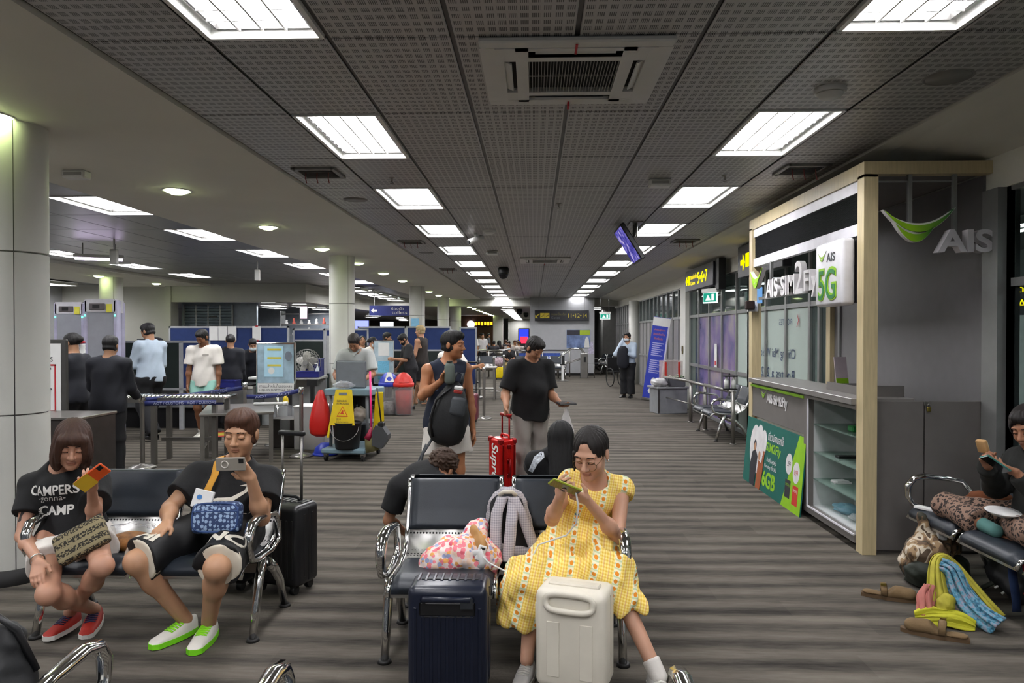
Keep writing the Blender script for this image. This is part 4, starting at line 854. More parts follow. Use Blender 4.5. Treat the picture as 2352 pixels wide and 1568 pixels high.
# x-ray machine body below the low partition
xr = empty('xray_conveyor', (-6.1, 12.75, 0), 0, 'grey baggage conveyor under the low blue partition', 'conveyor'); MB().box(-1.2, 1.2, -.38, .38, .35, .74, bev=.02).build('body', mat('machine_grey', '#7b7d80', .5), xr); MB().box(-1.15, 1.15, -.33, .33, .74, .76).build('belt', M_BLACK, xr); MB().box(-1.15, 1.15, -.3, .3, 0, .35).build('plinth', M_BLACK, xr)
MB().box(-1.2, 1.2, -.4, -.38, .70, .74).build('edge_strip', mat('bright_edge', '#c9c9c4', .4), xr)
# walk-through metal detectors
def detector_gate(x, y, label):
    o = empty('metal_detector', (x, y, 0), 0, label, 'metal detector', 'walk-through metal detectors')
    for yy, xx in ((0, 0), (.85, -.42)):
        sl = MB().box(xx - .22, xx + .22, yy - .05, yy + .05, .02, 2.15, bev=.01).build('side_panel', M_DETGREY, o)
        for s in (-1, 1): MB().box(xx + s * .235 - .03, xx + s * .235 + .03, yy - .06, yy + .06, 0, 2.18, bev=.012).build('upright', M_LILACP, sl); 
        for s in (-1, 1): MB().box(xx + s * .235 - .012, xx + s * .235 + .012, yy - .066, yy - .06, 1.93, 1.955).build('status_light', M_LED, sl)
    MB().add([(-.24, -.06, 2.0), (.24, -.06, 2.0), (-.18, .9, 2.0), (-.66, .9, 2.0), (-.24, -.06, 2.2), (.24, -.06, 2.2), (-.18, .9, 2.2), (-.66, .9, 2.2)], [(0, 3, 2, 1), (4, 5, 6, 7), (0, 1, 5, 4), (1, 2, 6, 5), (2, 3, 7, 6), (3, 0, 4, 7)]).build('crossbar', mat('crossbar_white', '#c4c3c8', .4), o)
    d = MB().box(-.17, .08, -.075, -.06, 2.03, 2.13, bev=.006).build('display_unit', mat('display_grey', '#5c5658', .4), o); MB().box(-.11, .0, -.078, -.075, 2.05, 2.11).build('readout', M_BLACK, d); MB().box(.10, .19, -.068, -.06, 1.99, 2.12).build('yellow_label', M_NOTE, o)
detector_gate(-6.73, 11.0, 'grey walk-through metal detector left of the uniformed man in pale blue'); detector_gate(-7.95, 12.1, 'grey walk-through metal detector right beside the big column')
# red-topped cup dispenser on a stand by the detectors
cu = empty('sample_cup_stack', (-6.84, 10.6, 1.40), 0, 'stack of white cups under a red lid beside the metal detector', 'cups'); 
for s in (-.05, .05): MB().lathe([(.03, -.2 + k * .001) if False else (.035 + .005 * (k % 2), -.22 + k * .025) for k in range(14)], (s, 0, 0), 14).build('cup_column', M_PAPER, cu)
MB().lathe([(.02, .11), (.085, .12), (.08, .14), (.03, .16)], n=20).build('red_lid', mat('lid_red', '#b8222c', .5), cu); MB().box(-.10, .10, -.1, .1, -1.40, -.22, bev=.01).build('stand', M_DETGREY, cu)
# prohibited items board and steel cabinet beside the big column
cbn = empty('steel_cabinet', (-4.64, 6.75, 0), 0, 'dark brushed steel cabinet between the big column and the left bench', 'cabinet'); MB().box(-.55, .44, -.25, .33, .03, .86, bev=.006).build('body', mat('dark_steel', '#4b4744', .4, .7, var=.1), cbn); MB().box(-.56, .45, -.26, .34, .86, .885, bev=.004).build('top', M_STEEL, cbn); MB().box(-.5, .4, -.22, .3, 0, .03).build('plinth', M_BLACK, cbn)
pb2 = empty('prohibited_items_board', (-5.10, 7.15, 0), 0, 'framed white prohibited items board with red border half behind the big column', 'sign'); BF = lambda x, z, y=-.03: fr((x, y, z), (1, 0, 0), (0, 0, 1))
MB().box(-.40, .36, -.02, .02, .74, 1.60, bev=.004).build('frame', M_DARKTRIM, pb2); MB().box(-.38, .31, -.026, -.018, .77, 1.56).build('sheet', M_PAPER, pb2); MB().box(-.2, -.16, -.01, .01, 0, .76).box(.12, .16, -.01, .01, 0, .76).build('leg', M_DARKTRIM, pb2)
text('PROHIBITED ITEMS', M_DARKTXT, pb2, BF(-.03, 1.40), w=.52, h=.05, bold=.01)
q = MB(); q.box(-.34, .26, -.03, -.026, .87, .885).box(-.34, .26, -.03, -.026, 1.335, 1.35).box(.245, .26, -.03, -.026, .87, 1.35).box(-.34, -.325, -.03, -.026, .87, 1.35); q.build('red_border', M_REDTAG, pb2)
MB().box(.17, .185, -.031, -.026, 1.16, 1.30).box(.145, .21, -.031, -.026, 1.295, 1.315).build('hammer_print', M_DARKTXT, pb2); MB().prism([(0, 0), (.1, .08), (.12, .06), (.03, -.03)], .004, BF(.1, 1.04)).build('pliers_print', M_DARKTXT, pb2); MB().box(.17, .178, -.031, -.026, .98, 1.05).box(.163, .185, -.031, -.026, .90, .98).build('screwdriver_print', M_DARKTXT, pb2)
# roller table
rt = empty('roller_table', (-4.6, 9.2, 0), 4, 'long steel roller table in front of the uniformed man', 'table', 'security tables')
for k in range(24): MB().tube([(-.62 + k * .054, -.24, .845), (-.62 + k * .054, .24, .845)], .019, 8).build('roller', M_CHROME, rt)
for s in (-1, 1): MB().box(-.65, .65, s * .255 - .012, s * .255 + .012, .79, .85).build('side_rail', M_STEEL, rt)
for sx in (-.24, .52):
    for sy in (-.22, .22): MB().box(sx - .03, sx + .03, sy - .03, sy + .03, 0, .80).build('leg', M_STEEL, rt)
MB().box(-.24, .52, -.015, .015, .27, .31).build('stretcher', M_STEEL, rt)
t2 = empty('steel_table', (-4.0, 9.62, 0), 20, 'low steel table in front of the roller table', 'table', 'security tables'); MB().box(-.45, .45, -.65, .65, .62, .65, bev=.004).build('top', M_STEEL, t2)
for sx in (-.41, .41):
    for sy in (-.61, .0, .61): MB().box(sx - .025, sx + .025, sy - .025, sy + .025, 0, .62).build('leg', M_STEEL, t2)
for sx in (-.41, .41): MB().box(sx - .012, sx + .012, -.6, .6, .18, .21).build('stretcher', M_STEEL, t2)
tag(MB().tube([(-.2, 0, .022), (.2, .06, .022)], .02, 8).tube([(.2, .06, .02), (.26, .07, .02)], .03, 8).build('grey_rod', M_PAPER), 'white rolled tube lying on the low steel table', 'tube').location = (-3.75, 10.0, .65)
def stanchion(x, y, label, h=.93, group='belt posts'):
    o = empty('belt_post', (x, y, 0), 0, label, 'barrier post', group); MB().lathe([(.16, 0), (.16, .012), (.12, .03), (.04, .045), (.03, .06)], n=28).build('base', M_STEEL, o); MB().lathe([(.027, .04), (.027, h - .08)], n=16, cap=False).build('pole', M_STEEL, o); MB().lathe([(.036, h - .09), (.036, h), (.03, h + .008), (0, h + .008)], n=18).build('head', M_CHROME, o); return o
stanchion(-3.15, 9.62, 'chrome belt post standing left of the cleaning cart'); stanchion(-4.28, 10.5, 'chrome belt post behind the low steel table'); stanchion(-4.84, 8.72, 'steel belt post at the left end of the roller table', .9)
def belt(a, b, sag, label, txt=None, n=12, h=.06):
    A = Vector(a); B = Vector(b); o = MB().grid(lambda u, v: (A + (B - A) * u + Vector((0, 0, -sag * 4 * u * (1 - u) + h * (v - .5)))), n, 1, thick=.003).build('barrier_belt', M_BELT); tag(o, label, 'belt', 'blue barrier belts')
    if txt:
        d = (B - A).normalized()
        for t in (.3, .72): text(txt, mat('belt_print', '#aab0cc', .6), o, fr(A + (B - A) * t + Vector((0, 0, -sag * 4 * t * (1 - t))) + Vector((d.y, -d.x, 0)) * .006, d, (0, 0, 1)), w=.34, h=.034)
belt((-4.81, 8.75, .84), (-4.3, 10.46, .86), .01, 'blue printed belt under the roller table edge', 'AOT / CUSTOMS'); belt((-4.25, 10.48, .73), (-3.18, 9.65, .89), .03, 'blue belt from the rear post to the post beside the cleaning cart', 'AOT')
belt((-4.80, 8.70, .80), (-3.95, 9.0, .79), .0, 'blue printed belt along the roller table front', 'AOT / CUSTOMS')
# liquid disposal sign
ls = empty('disposal_sign_stand', (-3.83, 10.55, 0), -3, 'silver framed liquid disposal sign on a pole stand', 'sign'); MB().box(-.30, .30, -.02, .02, .76, 1.53, bev=.01).build('frame', M_CHROME, ls); MB().box(-.275, .275, -.025, -.018, .93, 1.5).build('poster', mat('disposal_poster', '#8fa6b5', .5, var=.35, ns=5), ls); MB().box(-.275, .275, -.026, -.018, .785, .925).build('caption_sheet', M_PAPER, ls)
LF = lambda x, z, y=-.029: fr((x, y, z), (1, 0, 0), (0, 0, 1)); text('LIQUID DISPOSAL BIN', M_DARKTXT, ls, LF(0, .822), w=.5, h=.038, bold=.005); text('ภาชนะสำหรับทิ้งของเหลว', M_DARKTXT, ls, LF(0, .885), w=.5, h=.055)
MB().box(-.17, .12, -.03, -.026, 1.02, 1.47, bev=.002).build('inner_sheet', mat('sheet_cyan', '#a9cfe2', .5, var=.05), ls)
for z in (1.425, 1.3, 1.19): MB().box(-.12, .09, -.032, -.029, z - .014, z + .014).build('yellow_band', mat('band_yellow', '#cdbf4a', .5), ls)
MB().prism(blob((-.06, 1.11), (.05, .05), 9), .003, fr((0, -.03, 0), (1, 0, 0), (0, 0, 1))).build('printed_mark', M_PAPER, ls); MB().prism(blob((.2, 1.33), (.055, .07), 12), .003, fr((0, -.03, 0), (1, 0, 0), (0, 0, 1))).build('printed_cup', mat('print_grey', '#6c7480', .5), ls)
MB().tube([(0, .03, 0.02), (0, .03, .77)], .02, 10).build('pole', M_CHROME, ls); MB().lathe([(.18, 0), (.18, .012), (.03, .03)], (0, .03, 0), 24).build('base', M_STEEL, ls)
# fan table
ft = empty('inspection_table', (-4.38, 12.7, 0), 0, 'pale inspection table with black trestle legs behind the liquid sign', 'table', 'security tables'); MB().box(-.62, .62, -.3, .3, .86, .90, bev=.006).build('top', mat('table_white', '#b9bab9', .45), ft)
for x in (.1, .5): l_ = MB().box(x - .03, x + .03, -.28, -.22, .0, .86).box(x - .09, x + .09, -.285, -.2, .74, .86).build('trestle_leg', M_BLACK, ft)
MB().box(-.6, .6, .2, .26, .0, .86).build('rear_panel', mat('table_panel', '#9da0a0', .5), ft)
fn = empty('desk_fan', (-4.06, 12.72, .90), -8, 'round grey desk fan on the inspection table', 'fan'); g = MB()
for s in (-.06, .06): 
    for r in (.24, .19, .14, .09): g.tube([(r * math.cos(2 * PI * k / 28), s * (1.1 - r * 2), .24 + r * math.sin(2 * PI * k / 28)) for k in range(28)], .0035, 5, closed=True)
    for k in range(20): a = 2 * PI * k / 20; g.tube([(.05 * math.cos(a), s * 1.1, .24 + .05 * math.sin(a)), (.24 * math.cos(a), s * .6, .24 + .24 * math.sin(a))], .0025, 4)
gg = g.build('guard', mat('fan_grey', '#8d8c88', .4, .3), fn); gg['kind'] = 'stuff'
for k in range(5): MB().ell((0, 0, .1), (.075, .012, .11), 10, 8, M=T(0, 0, .24) @ Matrix.Rotation(2 * PI * k / 5, 4, 'Y') @ Matrix.Rotation(.4, 4, 'Z')).build('blade', mat('fan_blade', '#a7a59e', .3), fn)
MB().tube([(0, -.08, .24), (0, .12, .24)], .045, 16).build('motor', mat('fan_body', '#7d7c78', .4), fn); MB().tube([(0, .06, .0), (0, .06, .2)], .02, 10).lathe([(.12, 0), (.12, .02), (.03, .04)], (0, .06, 0), 20).build('stand', mat('fan_body', '#7d7c78', .4), fn)
def tray(loc, rz, w, d, h, label): 
    o = empty('tray', loc, rz, label, 'tray', 'blue security trays'); f = MB().box(-w / 2, w / 2, -d / 2, d / 2, 0, .012)
    for s in (-1, 1): f.box(s * w / 2 - .008, s * w / 2 + .008, -d / 2, d / 2, 0, h); f.box(-w / 2, w / 2, s * d / 2 - .008, s * d / 2 + .008, 0, h)
    f.build('shell', M_TRAYB, o); r = MB()
    for s in (-1, 1): r.box(s * w / 2 - .018, s * w / 2 + .018, -d / 2 - .01, d / 2 + .01, h, h + .012); r.box(-w / 2, w / 2, s * d / 2 - .018, s * d / 2 + .018, h, h + .012)
    r.build('rim', M_TRAYB, o); return o
tray((-3.97, 12.5, .9), 3, .42, .22, .09, 'blue plastic security tray in front of the desk fan'); tray((-3.98, 12.86, .9), 0, .3, .2, .3, 'deep blue tray stack behind the sanitizer bottle'); tray((-5.25, 12.0, .76), 4, .45, .3, .1, 'blue tray on the conveyor beside the masked officer')
sb = empty('sanitizer_bottle', (-3.80, 12.48, .912), 0, 'clear pump sanitizer bottle standing in the blue tray', 'bottle'); MB().lathe([(.03, 0), (.033, .02), (.033, .13), (.015, .16), (.012, .18)], n=16).build('body', mat('clear_gel', '#bcc4c8', .2), sb); MB().tube([(0, 0, .18), (0, 0, .22), (-.05, 0, .225)], .009, 8).build('pump', M_PAPER, sb)
nt_ = empty('notice_totem', (-3.86, 13.6, 0), 0, 'narrow pale notice panel standing behind the desk fan', 'sign'); MB().box(-.09, .09, -.01, .01, .9, 1.62).build('panel', mat('totem', '#9b9c9c', .5), nt_); MB().box(-.03, .03, -.015, .015, 0, .9).build('leg', M_STEEL, nt_); MB().box(-.12, .12, -.1, .1, 0, .02).build('base', M_STEEL, nt_)
for k in range(5): MB().box(-.05, .05, -.012, -.01, 1.15 + k * .08, 1.17 + k * .08).build('printed_line', mat('print_grey', '#6c7480', .5), nt_)
# translucent waste boxes
M_CLRBOX = clear('milky_plastic', '#c9c8c6', .42, .3); M_CLRWHT = clear('clear_bin_plastic', '#b9b8bb', .30, .2); M_REDBAG = clear('red_bag_plastic', '#c8201c', .82, .35, '#ff9a8a')
wb = empty('waste_box', (-3.18, 10.3, 0), -4, 'milky translucent waste box with litter at its bottom left of the cart', 'waste bin', 'clear waste bins'); q = MB()
for s in (-1, 1): q.box(s * .22 - .004, s * .22 + .004, -.2, .2, .02, .62); q.box(-.22, .22, s * .2 - .004, s * .2 + .004, .02, .62)
q.box(-.22, .22, -.2, .2, .01, .02); q.build('walls', M_CLRBOX, wb); MB().box(-.235, .235, -.215, .215, .61, .63, bev=.004).build('rim', M_PAPER, wb)
crumple('litter', mat('orange_litter', '#8a6a4a', .7, var=.5, ns=20), (.17, .14, .06), 5, 'brown litter lying at the bottom of the milky waste box', 'litter', (-3.18, 10.3, .025))
sbn = empty('steel_bin', (-3.62, 10.5, 0), 0, 'dark open steel bin with clear liner under the liquid sign', 'waste bin'); MB().box(-.24, .24, -.18, .18, .0, .42, bev=.01).build('body', mat('dark_steel', '#4b4744', .4, .7, var=.1), sbn); MB().grid(lambda u, v: (.25 * math.cos(2 * PI * v) * (1 + .05 * math.sin(9 * v * PI)), .19 * math.sin(2 * PI * v), .25 + .34 * u + .02 * math.sin(14 * PI * v)), 3, 28).build('liner', M_BAGCLR, sbn)
def bin_(loc, lidm, label, bodym, fill):
    o = empty('swing_bin', loc, 8, label, 'waste bin', 'round swing-top bins'); MB().lathe([(.16, .01), (.175, .03), (.2, .60)], n=28, cap=False).build('body', bodym, o); MB().lathe([(.001, .008), (.16, .01)], n=28, cap=False).build('base_disc', bodym, o)
    MB().lathe([(.208, .585), (.215, .60), (.215, .65), (.205, .66), (.2, .66)], n=28, cap=False).build('collar', lidm, o); MB().lathe([(.2, .66), (.17, .75), (.11, .83), (.04, .87), (0, .875)], n=28, cap=False).build('dome_lid', lidm, o)
    MB().prism([(-.10, -.02), (.10, -.02), (.04, .2), (-.04, .2)], .012, fr((.02, -.176, .69), (1, .1, 0), (.0, .5, 1))).build('swing_flap', fill[1], o); crumple_in = MB().lathe([(.0, .03), (.15, .03), (.17, fill[0]), (.09, fill[0] + .05), (0, fill[0] + .02)], n=20, cap=False).build('liner_fill', fill[2], o); return o
bin_((-2.98, 14.65, 0), mat('lid_blue', '#2438a8', .4), 'clear round bin with blue swing lid', M_CLRWHT, (.22, M_PAPER, mat('grey_litter', '#8f8a86', .7, var=.4, ns=16)))
bin_((-2.66, 14.55, 0), mat('lid_red2', '#c4261c', .4), 'clear round bin with red swing lid and red liner', M_CLRWHT, (.5, mat('lid_red2', '#c4261c', .4), mat('liner_red', '#b83a2e', .5, var=.2)))
# ---- cleaning cart
M_CARTB = mat('cart_blue_grey', '#6f8792', .5); M_CARTG = mat('cart_grey', '#6e7378', .5); M_YSIGN = mat('wet_floor_yellow', '#d9bb10', .5); M_PINK = mat('pink_plastic', '#e8327f', .4)
ct_ = empty('cleaning_cart', (-2.45, 9.45, 0), -6, 'blue-grey cleaning cart with upright grey lid board', 'cart'); MB().box(-.30, .30, -.24, .5, .10, .165, bev=.015).build('platform', M_CARTB, ct_)
for x in (-.25, .25):
    for y in (-.18, .44): w_ = MB().tube([(x - .015, y, .045), (x + .015, y, .045)], .045, 14).build('caster', M_RUB, ct_); MB().box(x - .025, x + .025, y - .03, y + .03, .06, .105).build('fork', M_STEEL, w_)
for x in (-.25, .25): MB().tube([(x, -.02, .16), (x, -.02, .88)], .022, 8).build('upright', M_CARTG, ct_); MB().tube([(x, .42, .16), (x, .42, .88)], .022, 8).build('upright', M_CARTG, ct_)
MB().box(-.32, .32, -.08, .5, .84, .93, bev=.012).build('top_tray', M_CARTB, ct_); MB().box(-.21, .21, .05, .08, .93, 1.30, bev=.02).build('lid_board', M_CARTG, ct_); MB().box(-.28, .28, .0, .46, .45, .48).build('shelf', M_CARTG, ct_)
bk = empty('mop_bucket', (-2.44, 9.3, .165), 0, 'black bucket on the cart platform in front', 'bucket'); MB().lathe([(.15, 0), (.155, .02), (.185, .33), (.192, .34), (.18, .345), (.17, .30)], n=28).build('body', M_BLACK, bk); MB().tube([(.185 * math.cos(a), -.03 - .16 * math.sin(a) * .4 - .1, .30 - .18 * math.sin(a)) for a in [PI * k / 12 for k in range(13)]], .004, 6).build('bail_handle', M_STEEL, bk)
ws_ = empty('wet_floor_sign', (-2.47, 9.16, .32), -4, 'yellow cleaning-in-progress sign hung on the front of the cart', 'sign', rx=-6)
MB().prism([(-.2, .0), (-.17, .0), (-.155, .16), (.16, .16), (.11, .62), (-.10, .62)], .02, fr((0, .0, 0), (1, 0, 0), (0, 0, 1))).build('board', M_YSIGN, ws_); SF = lambda x, z: fr((x, -.022, z), (1, 0, 0), (0, 0, 1))
MB().box(-.055, .055, -.024, -.019, .545, .58, bev=.001).build('grip_slot', M_CARTG, ws_); text('CLEANING\nIN PROGRESS', M_DARKTXT, ws_, SF(.0, .455), w=.16, h=.06, bold=.012)
for s_, m_ in ((1, mat('warn_red', '#c03a18', .5)), (.78, M_YSIGN)): MB().prism([(-.075 * s_, -.06 * s_), (.075 * s_, -.06 * s_), (0, .075 * s_)], .002 if s_ == 1 else .0035, SF(0, .33 )).build('warning_triangle', m_, ws_)
MB().prism([(-.03, -.02), (.03, -.025), (.01, 0), (.015, .02), (-.005, .03), (-.015, .0)], .002, fr((0, -.0265, .325), (1, 0, 0), (0, 0, 1))).build('falling_figure', mat('warn_red', '#c03a18', .5), ws_); text('清扫中\nกำลังทำความสะอาด', M_DARKTXT, ws_, SF(0, .22), w=.16, h=.06)
def bag(name, m, pts, label, cat, loc, sq=.6, n=14):
    """soft bag lofted through (height, half width, half depth)"""
    def f(u, v):
        k = u * (len(pts) - 1); i = min(int(k), len(pts) - 2); t = k - i; z, a, b = [pts[i][j] * (1 - t) + pts[i + 1][j] * t for j in range(3)]; an = 2 * PI * v; c, s = math.cos(an), math.sin(an)
        w = 1 + .07 * mnoise.noise((c * 2.2 + loc[0] * 9, s * 2.2, z * 9)) + .03 * math.sin(an * 7 + z * 30)
        return (a * math.copysign(abs(c) ** sq, c) * w, b * math.copysign(abs(s) ** sq, s) * w, z)
    o = MB().grid(f, n, 28).build(name, m); o.location = loc; return tag(o, label, cat)
bag('rubbish_bag', M_REDBAG, [(0, .05, .04), (.04, .13, .11), (.2, .14, .12), (.4, .10, .09), (.56, .05, .05), (.62, .02, .02)], 'red plastic rubbish bag hanging on the left of the cart', 'rubbish bag', (-2.82, 9.4, .30)); bag('rubbish_bag', M_REDBAG, [(0, .05, .03), (.05, .1, .06), (.25, .1, .07), (.36, .06, .05)], 'red rubbish bag seen through the cart frame', 'rubbish bag', (-2.6, 9.72, .5))
br = empty('broom', (-2.12, 9.2, 0), 0, 'broom with bright pink handle leaning on the cart', 'broom'); MB().tube([(.02, 0, .42), (-.015, .08, 1.17)], .014, 8).build('handle', M_PINK, br); MB().tube([(-.03, 0, .30), (.0, 0, .36), (.02, 0, .45)], [.05, .04, .014], 10).build('head', mat('broom_red', '#8e1a3a', .5), br); MB().tube([(-.02, 0, .34), (.03, 0, .14)], [.05, .09], 12, flat=.5).build('bristles', mat('broom_bristle', '#6a6440', .8, bump=.4, bs=220), br)
dp = empty('dustpan', (-1.98, 9.25, 0), 0, 'dark grey long-handled dustpan hung beside the broom', 'dustpan'); MB().tube([(-.07, .06, .95), (.0, 0, .48)], .01, 8).build('handle', M_BLACK, dp); MB().prism([(-.1, .22), (.02, .18), (.10, .3), (.1, .36), (.03, .46), (-.06, .48), (-.1, .4)], .2, fr((0, .1, 0), (1, 0, 0), (0, 0, 1))).build('pan', mat('dustpan_grey', '#3d3f41', .5), dp); MB().box(-.03, .04, -.09, .05, .46, .52, bev=.01).build('hinge_block', M_BLACK, dp)
ys = empty('folded_wet_floor_sign', (-2.1, 9.62, .3), 20, 'second yellow folded sign on the right side of the cart', 'sign'); MB().prism([(-.08, 0), (.08, 0), (.05, .58), (-.05, .58)], .03, fr((0, 0, 0), (1, 0, 0), (0, -.1, 1))).build('board', M_YSIGN, ys); MB().box(-.03, .03, -.04, -.03, .5, .54).build('grip_slot', M_CARTG, ys)
crumple('rubbish_clump', M_BAGCLR, (.13, .1, .05), 12, 'clear crumpled bags and cups on the cart tray', 'rubbish', (-2.52, 9.42, .93)); crumple('cleaning_rags', mat('rag_beige', '#a9a096', .8, var=.3), (.1, .09, .1), 15, 'pale rags on the middle shelf of the cart', 'rags', (-2.33, 9.55, .48)); 
bl = empty('blue_lid', (-2.86, 9.75, 0), 0, 'loose blue bin lid on the floor behind the red bag', 'lid'); MB().lathe([(.15, 0), (.16, .02), (.14, .1), (.07, .16), (0, .17)], n=24, cap=False).build('dome', mat('lid_blue', '#2438a8', .4), bl); MB().lathe([(.155, 0), (.17, .005), (.17, .03), (.155, .03)], n=24, cap=False).build('rim', mat('lid_blue', '#2438a8', .4), bl)
yb = empty('yellow_spray_bottle', (-3.55, 10.15, .65), 0, 'small yellow and blue bottle at the end of the low steel table', 'bottle'); MB().lathe([(.03, 0), (.04, .03), (.035, .09), (.015, .12)], n=16).build('body', M_YSIGN, yb); MB().tube([(0, 0, .12), (.0, 0, .15), (.05, 0, .15)], .012, 8).build('spray_head', mat('lid_blue', '#2438a8', .4), yb)
# second information board, steel tables behind the bins
ib = empty('information_board', (-3.28, 15.6, 0), 0, 'silver framed information board with cyan sheets behind the bins', 'sign'); MB().box(-.23, .23, -.02, .02, .56, 1.52, bev=.01).build('frame', M_CHROME, ib); MB().box(-.21, .21, -.024, -.018, .6, 1.49).build('poster', mat('poster_pale', '#a3b5bf', .5, var=.2, ns=5), ib); MB().box(-.12, .12, -.028, -.024, 1.18, 1.46).build('white_sheet', M_PAPER, ib); MB().box(-.13, .12, -.028, -.024, .66, 1.06).build('cyan_sheet', mat('sheet_cyan2', '#6fb3d2', .5, var=.15, ns=30), ib); MB().tube([(0, 0, 0), (0, 0, .57)], .02, 8).lathe([(.2, 0), (.2, .012), (.03, .03)], n=20).build('stand', M_STEEL, ib)
for k, (x, y, lab) in enumerate(((-3.3, 15.2, 'steel table behind the blue and red bins'), (-2.2, 17.2, 'steel table beside the shopping queue'), (-1.5, 18.2, 'steel table in front of the uniformed officer'))):
    o = empty('steel_table', (x, y, 0), 0, lab, 'table', 'security tables'); MB().box(-.55, .55, -.28, .28, .78, .82, bev=.004).build('top', M_STEEL, o)
    for sx in (-.5, .5):
        for sy in (-.24, .24): MB().box(sx - .02, sx + .02, sy - .02, sy + .02, 0, .78).build('leg', M_STEEL, o)
    MB().box(-.5, .5, -.2, .2, .25, .28).build('lower_shelf', M_STEEL, o)
# floor sticker under the tables
fs_ = tag(MB().prism(blob((0, 0), (.32, .32), 28), .003).build('floor_sticker', M_REDTAG), 'red and yellow round sticker on the carpet between the tables', 'sticker'); fs_.location = (-5.15, 11.7, 0); MB().prism(blob((0, 0), (.2, .2), 24), .004).build('yellow_centre', mat('band_yellow', '#cdbf4a', .5), fs_)
# ---- queue posts near the man in the vest, far rail and ramp
for k, (x, y) in enumerate(((-.98, 14.0), (-1.42, 18.6), (-1.15, 20.5), (-.93, 22.0))): stanchion(x, y, 'steel belt post behind the man in the vest, %s from the viewer' % ORD[k].replace('nearest', 'first'), 1.0, 'queue posts')
rl = empty('steel_railing', (-1.6, 27.5, 0), 0, 'long steel handrail in front of the far waiting hall', 'railing'); MB().tube([(-2.2, 0, 1.02), (2.95, 0, 1.02)], .035, 10).build('top_rail', M_CHROME, rl); MB().tube([(-2.2, 0, .55), (2.95, 0, .55)], .018, 8).build('middle_rail', M_STEEL, rl)
for k in range(6): MB().tube([(-2.2 + k * 1.03, 0, 0), (-2.2 + k * 1.03, 0, 1.02)], .025, 8).build('rail_post', M_STEEL, rl)
MB().box(1.0, 2.6, .04, .05, .66, .92).build('blue_banner', mat('banner_blue', '#3a56a8', .5, var=.3, ns=8), rl)
rp = empty('ramp_handrail', (1.25, 26.9, 0), 0, 'sloping steel ramp handrail before the gate block', 'railing')
for y in (0, .8): MB().tube([(-.35, y, 0), (-.35, y, .75), (.15, y, 1.1), (.5, y, 1.1), (.62, y, .95), (.68, y, 0)], .028, 8).build('rail', M_CHROME, rp); MB().tube([(-.35, y, .45), (.66, y, .75)], .016, 6).build('lower_rail', M_STEEL, rp)
gp = empty('scanner_pedestal', (1.0, 25.2, 0), 0, 'slim white pedestal with black holder beside the ramp handrail', 'pedestal'); MB().box(-.045, .045, -.05, .05, 0, .98, bev=.01).build('column', M_PAPER, gp); MB().box(-.09, .09, -.06, .06, .55, .6).box(-.03, .06, -.07, -.05, .6, .9).build('holder', M_BLACK, gp); MB().box(-.2, .2, -.15, .15, 0, .02).build('base', M_STEEL, gp)
bo = empty('steel_bollard', (1.86, 26.9, 0), 0, 'square brushed steel bollard right of the ramp handrail', 'bollard'); MB().box(-.13, .13, -.12, .12, 0, .92, bev=.01).build('body', M_STEEL, bo); MB().box(-.02, .06, -.13, -.12, .6, .8).build('reader', M_BLACK, bo)
fr_ = empty('steel_hoop', (2.15, 27.0, 0), 0, 'low steel hoop rail right of the bollard', 'railing'); MB().tube([(-.15, 0, 0), (-.15, 0, .55), (.1, 0, .55), (.1, 0, 0)], .018, 8).build('hoop', M_STEEL, fr_); MB().lathe([(.04, 0), (.04, .01)], (-.15, 0, 0), 12).build('foot', M_STEEL, fr_)
# ---- roll-up banner, counter and rails on the right
M_BANB = mat('banner_deep_blue', '#2f3fae', .5, var=.06)
rb = empty('rollup_banner', (2.88, 17.9, 0), -12, 'tall blue roll-up banner with white header leaning right', 'banner', ry=8); MB().box(-.21, .21, -.003, .003, .05, 2.08).build('sheet', M_BANB, rb); MB().box(-.21, .21, -.006, -.003, 1.86, 2.07).build('white_header', M_PAPER, rb); MB().box(-.23, .23, -.05, .05, 0, .06, bev=.01).build('base_case', M_STEEL, rb)
MB().box(.17, .21, -.006, -.003, .06, 1.86).build('pale_edge', mat('banner_pale', '#c6c3da', .5), rb)
for z, t_, w_ in ((1.76, 'แจ้งเตือนผู้โดยสาร', .28), (1.66, 'สิ่งของต้องห้าม', .28), (1.55, 'ขึ้นเครื่องบิน', .2)): text(t_, mat('banner_orange', '#c9745a', .5), rb, fr((-.02, -.007, z), (1, 0, 0), (0, 0, 1)), w=w_, h=.06, bold=.01)
for k in range(14): MB().box(-.15, .13 - .05 * (k % 3), -.006, -.003, 1.42 - k * .05 - (.08 if k > 6 else 0), 1.445 - k * .05 - (.08 if k > 6 else 0)).build('printed_line', mat('banner_lilac', '#a7a9dc', .5), rb)
MB().prism(blob((0, .48), (.06, .1), 14), .003, fr((0, -.004, 0), (1, 0, 0), (0, 0, 1))).prism(blob((-.02, .24), (.08, .07), 14), .003, fr((0, -.004, 0), (1, 0, 0), (0, 0, 1))).build('printed_bottle', M_PAPER, rb)
cn = empty('grey_counter', (2.82, 15.2, 0), 12, 'grey podium counter beside the blue banner', 'counter'); MB().box(-.32, .32, -.25, .25, .0, .52, bev=.01).build('body', mat('podium_grey', '#85878a', .5), cn); MB().box(-.36, .36, -.29, .29, .52, .56, bev=.008).build('top', mat('podium_top', '#8f9092', .4), cn); MB().box(-.33, -.29, -.26, -.25, .02, .5).build('dark_seam', M_DARKTRIM, cn)
bx = empty('clear_box', (2.92, 15.45, .56), 10, 'clear acrylic box with red marks on the podium counter', 'box'); q = MB()
for s in (-1, 1): q.box(s * .2 - .004, s * .2 + .004, -.16, .16, 0, .52); q.box(-.2, .2, s * .16 - .004, s * .16 + .004, 0, .52)
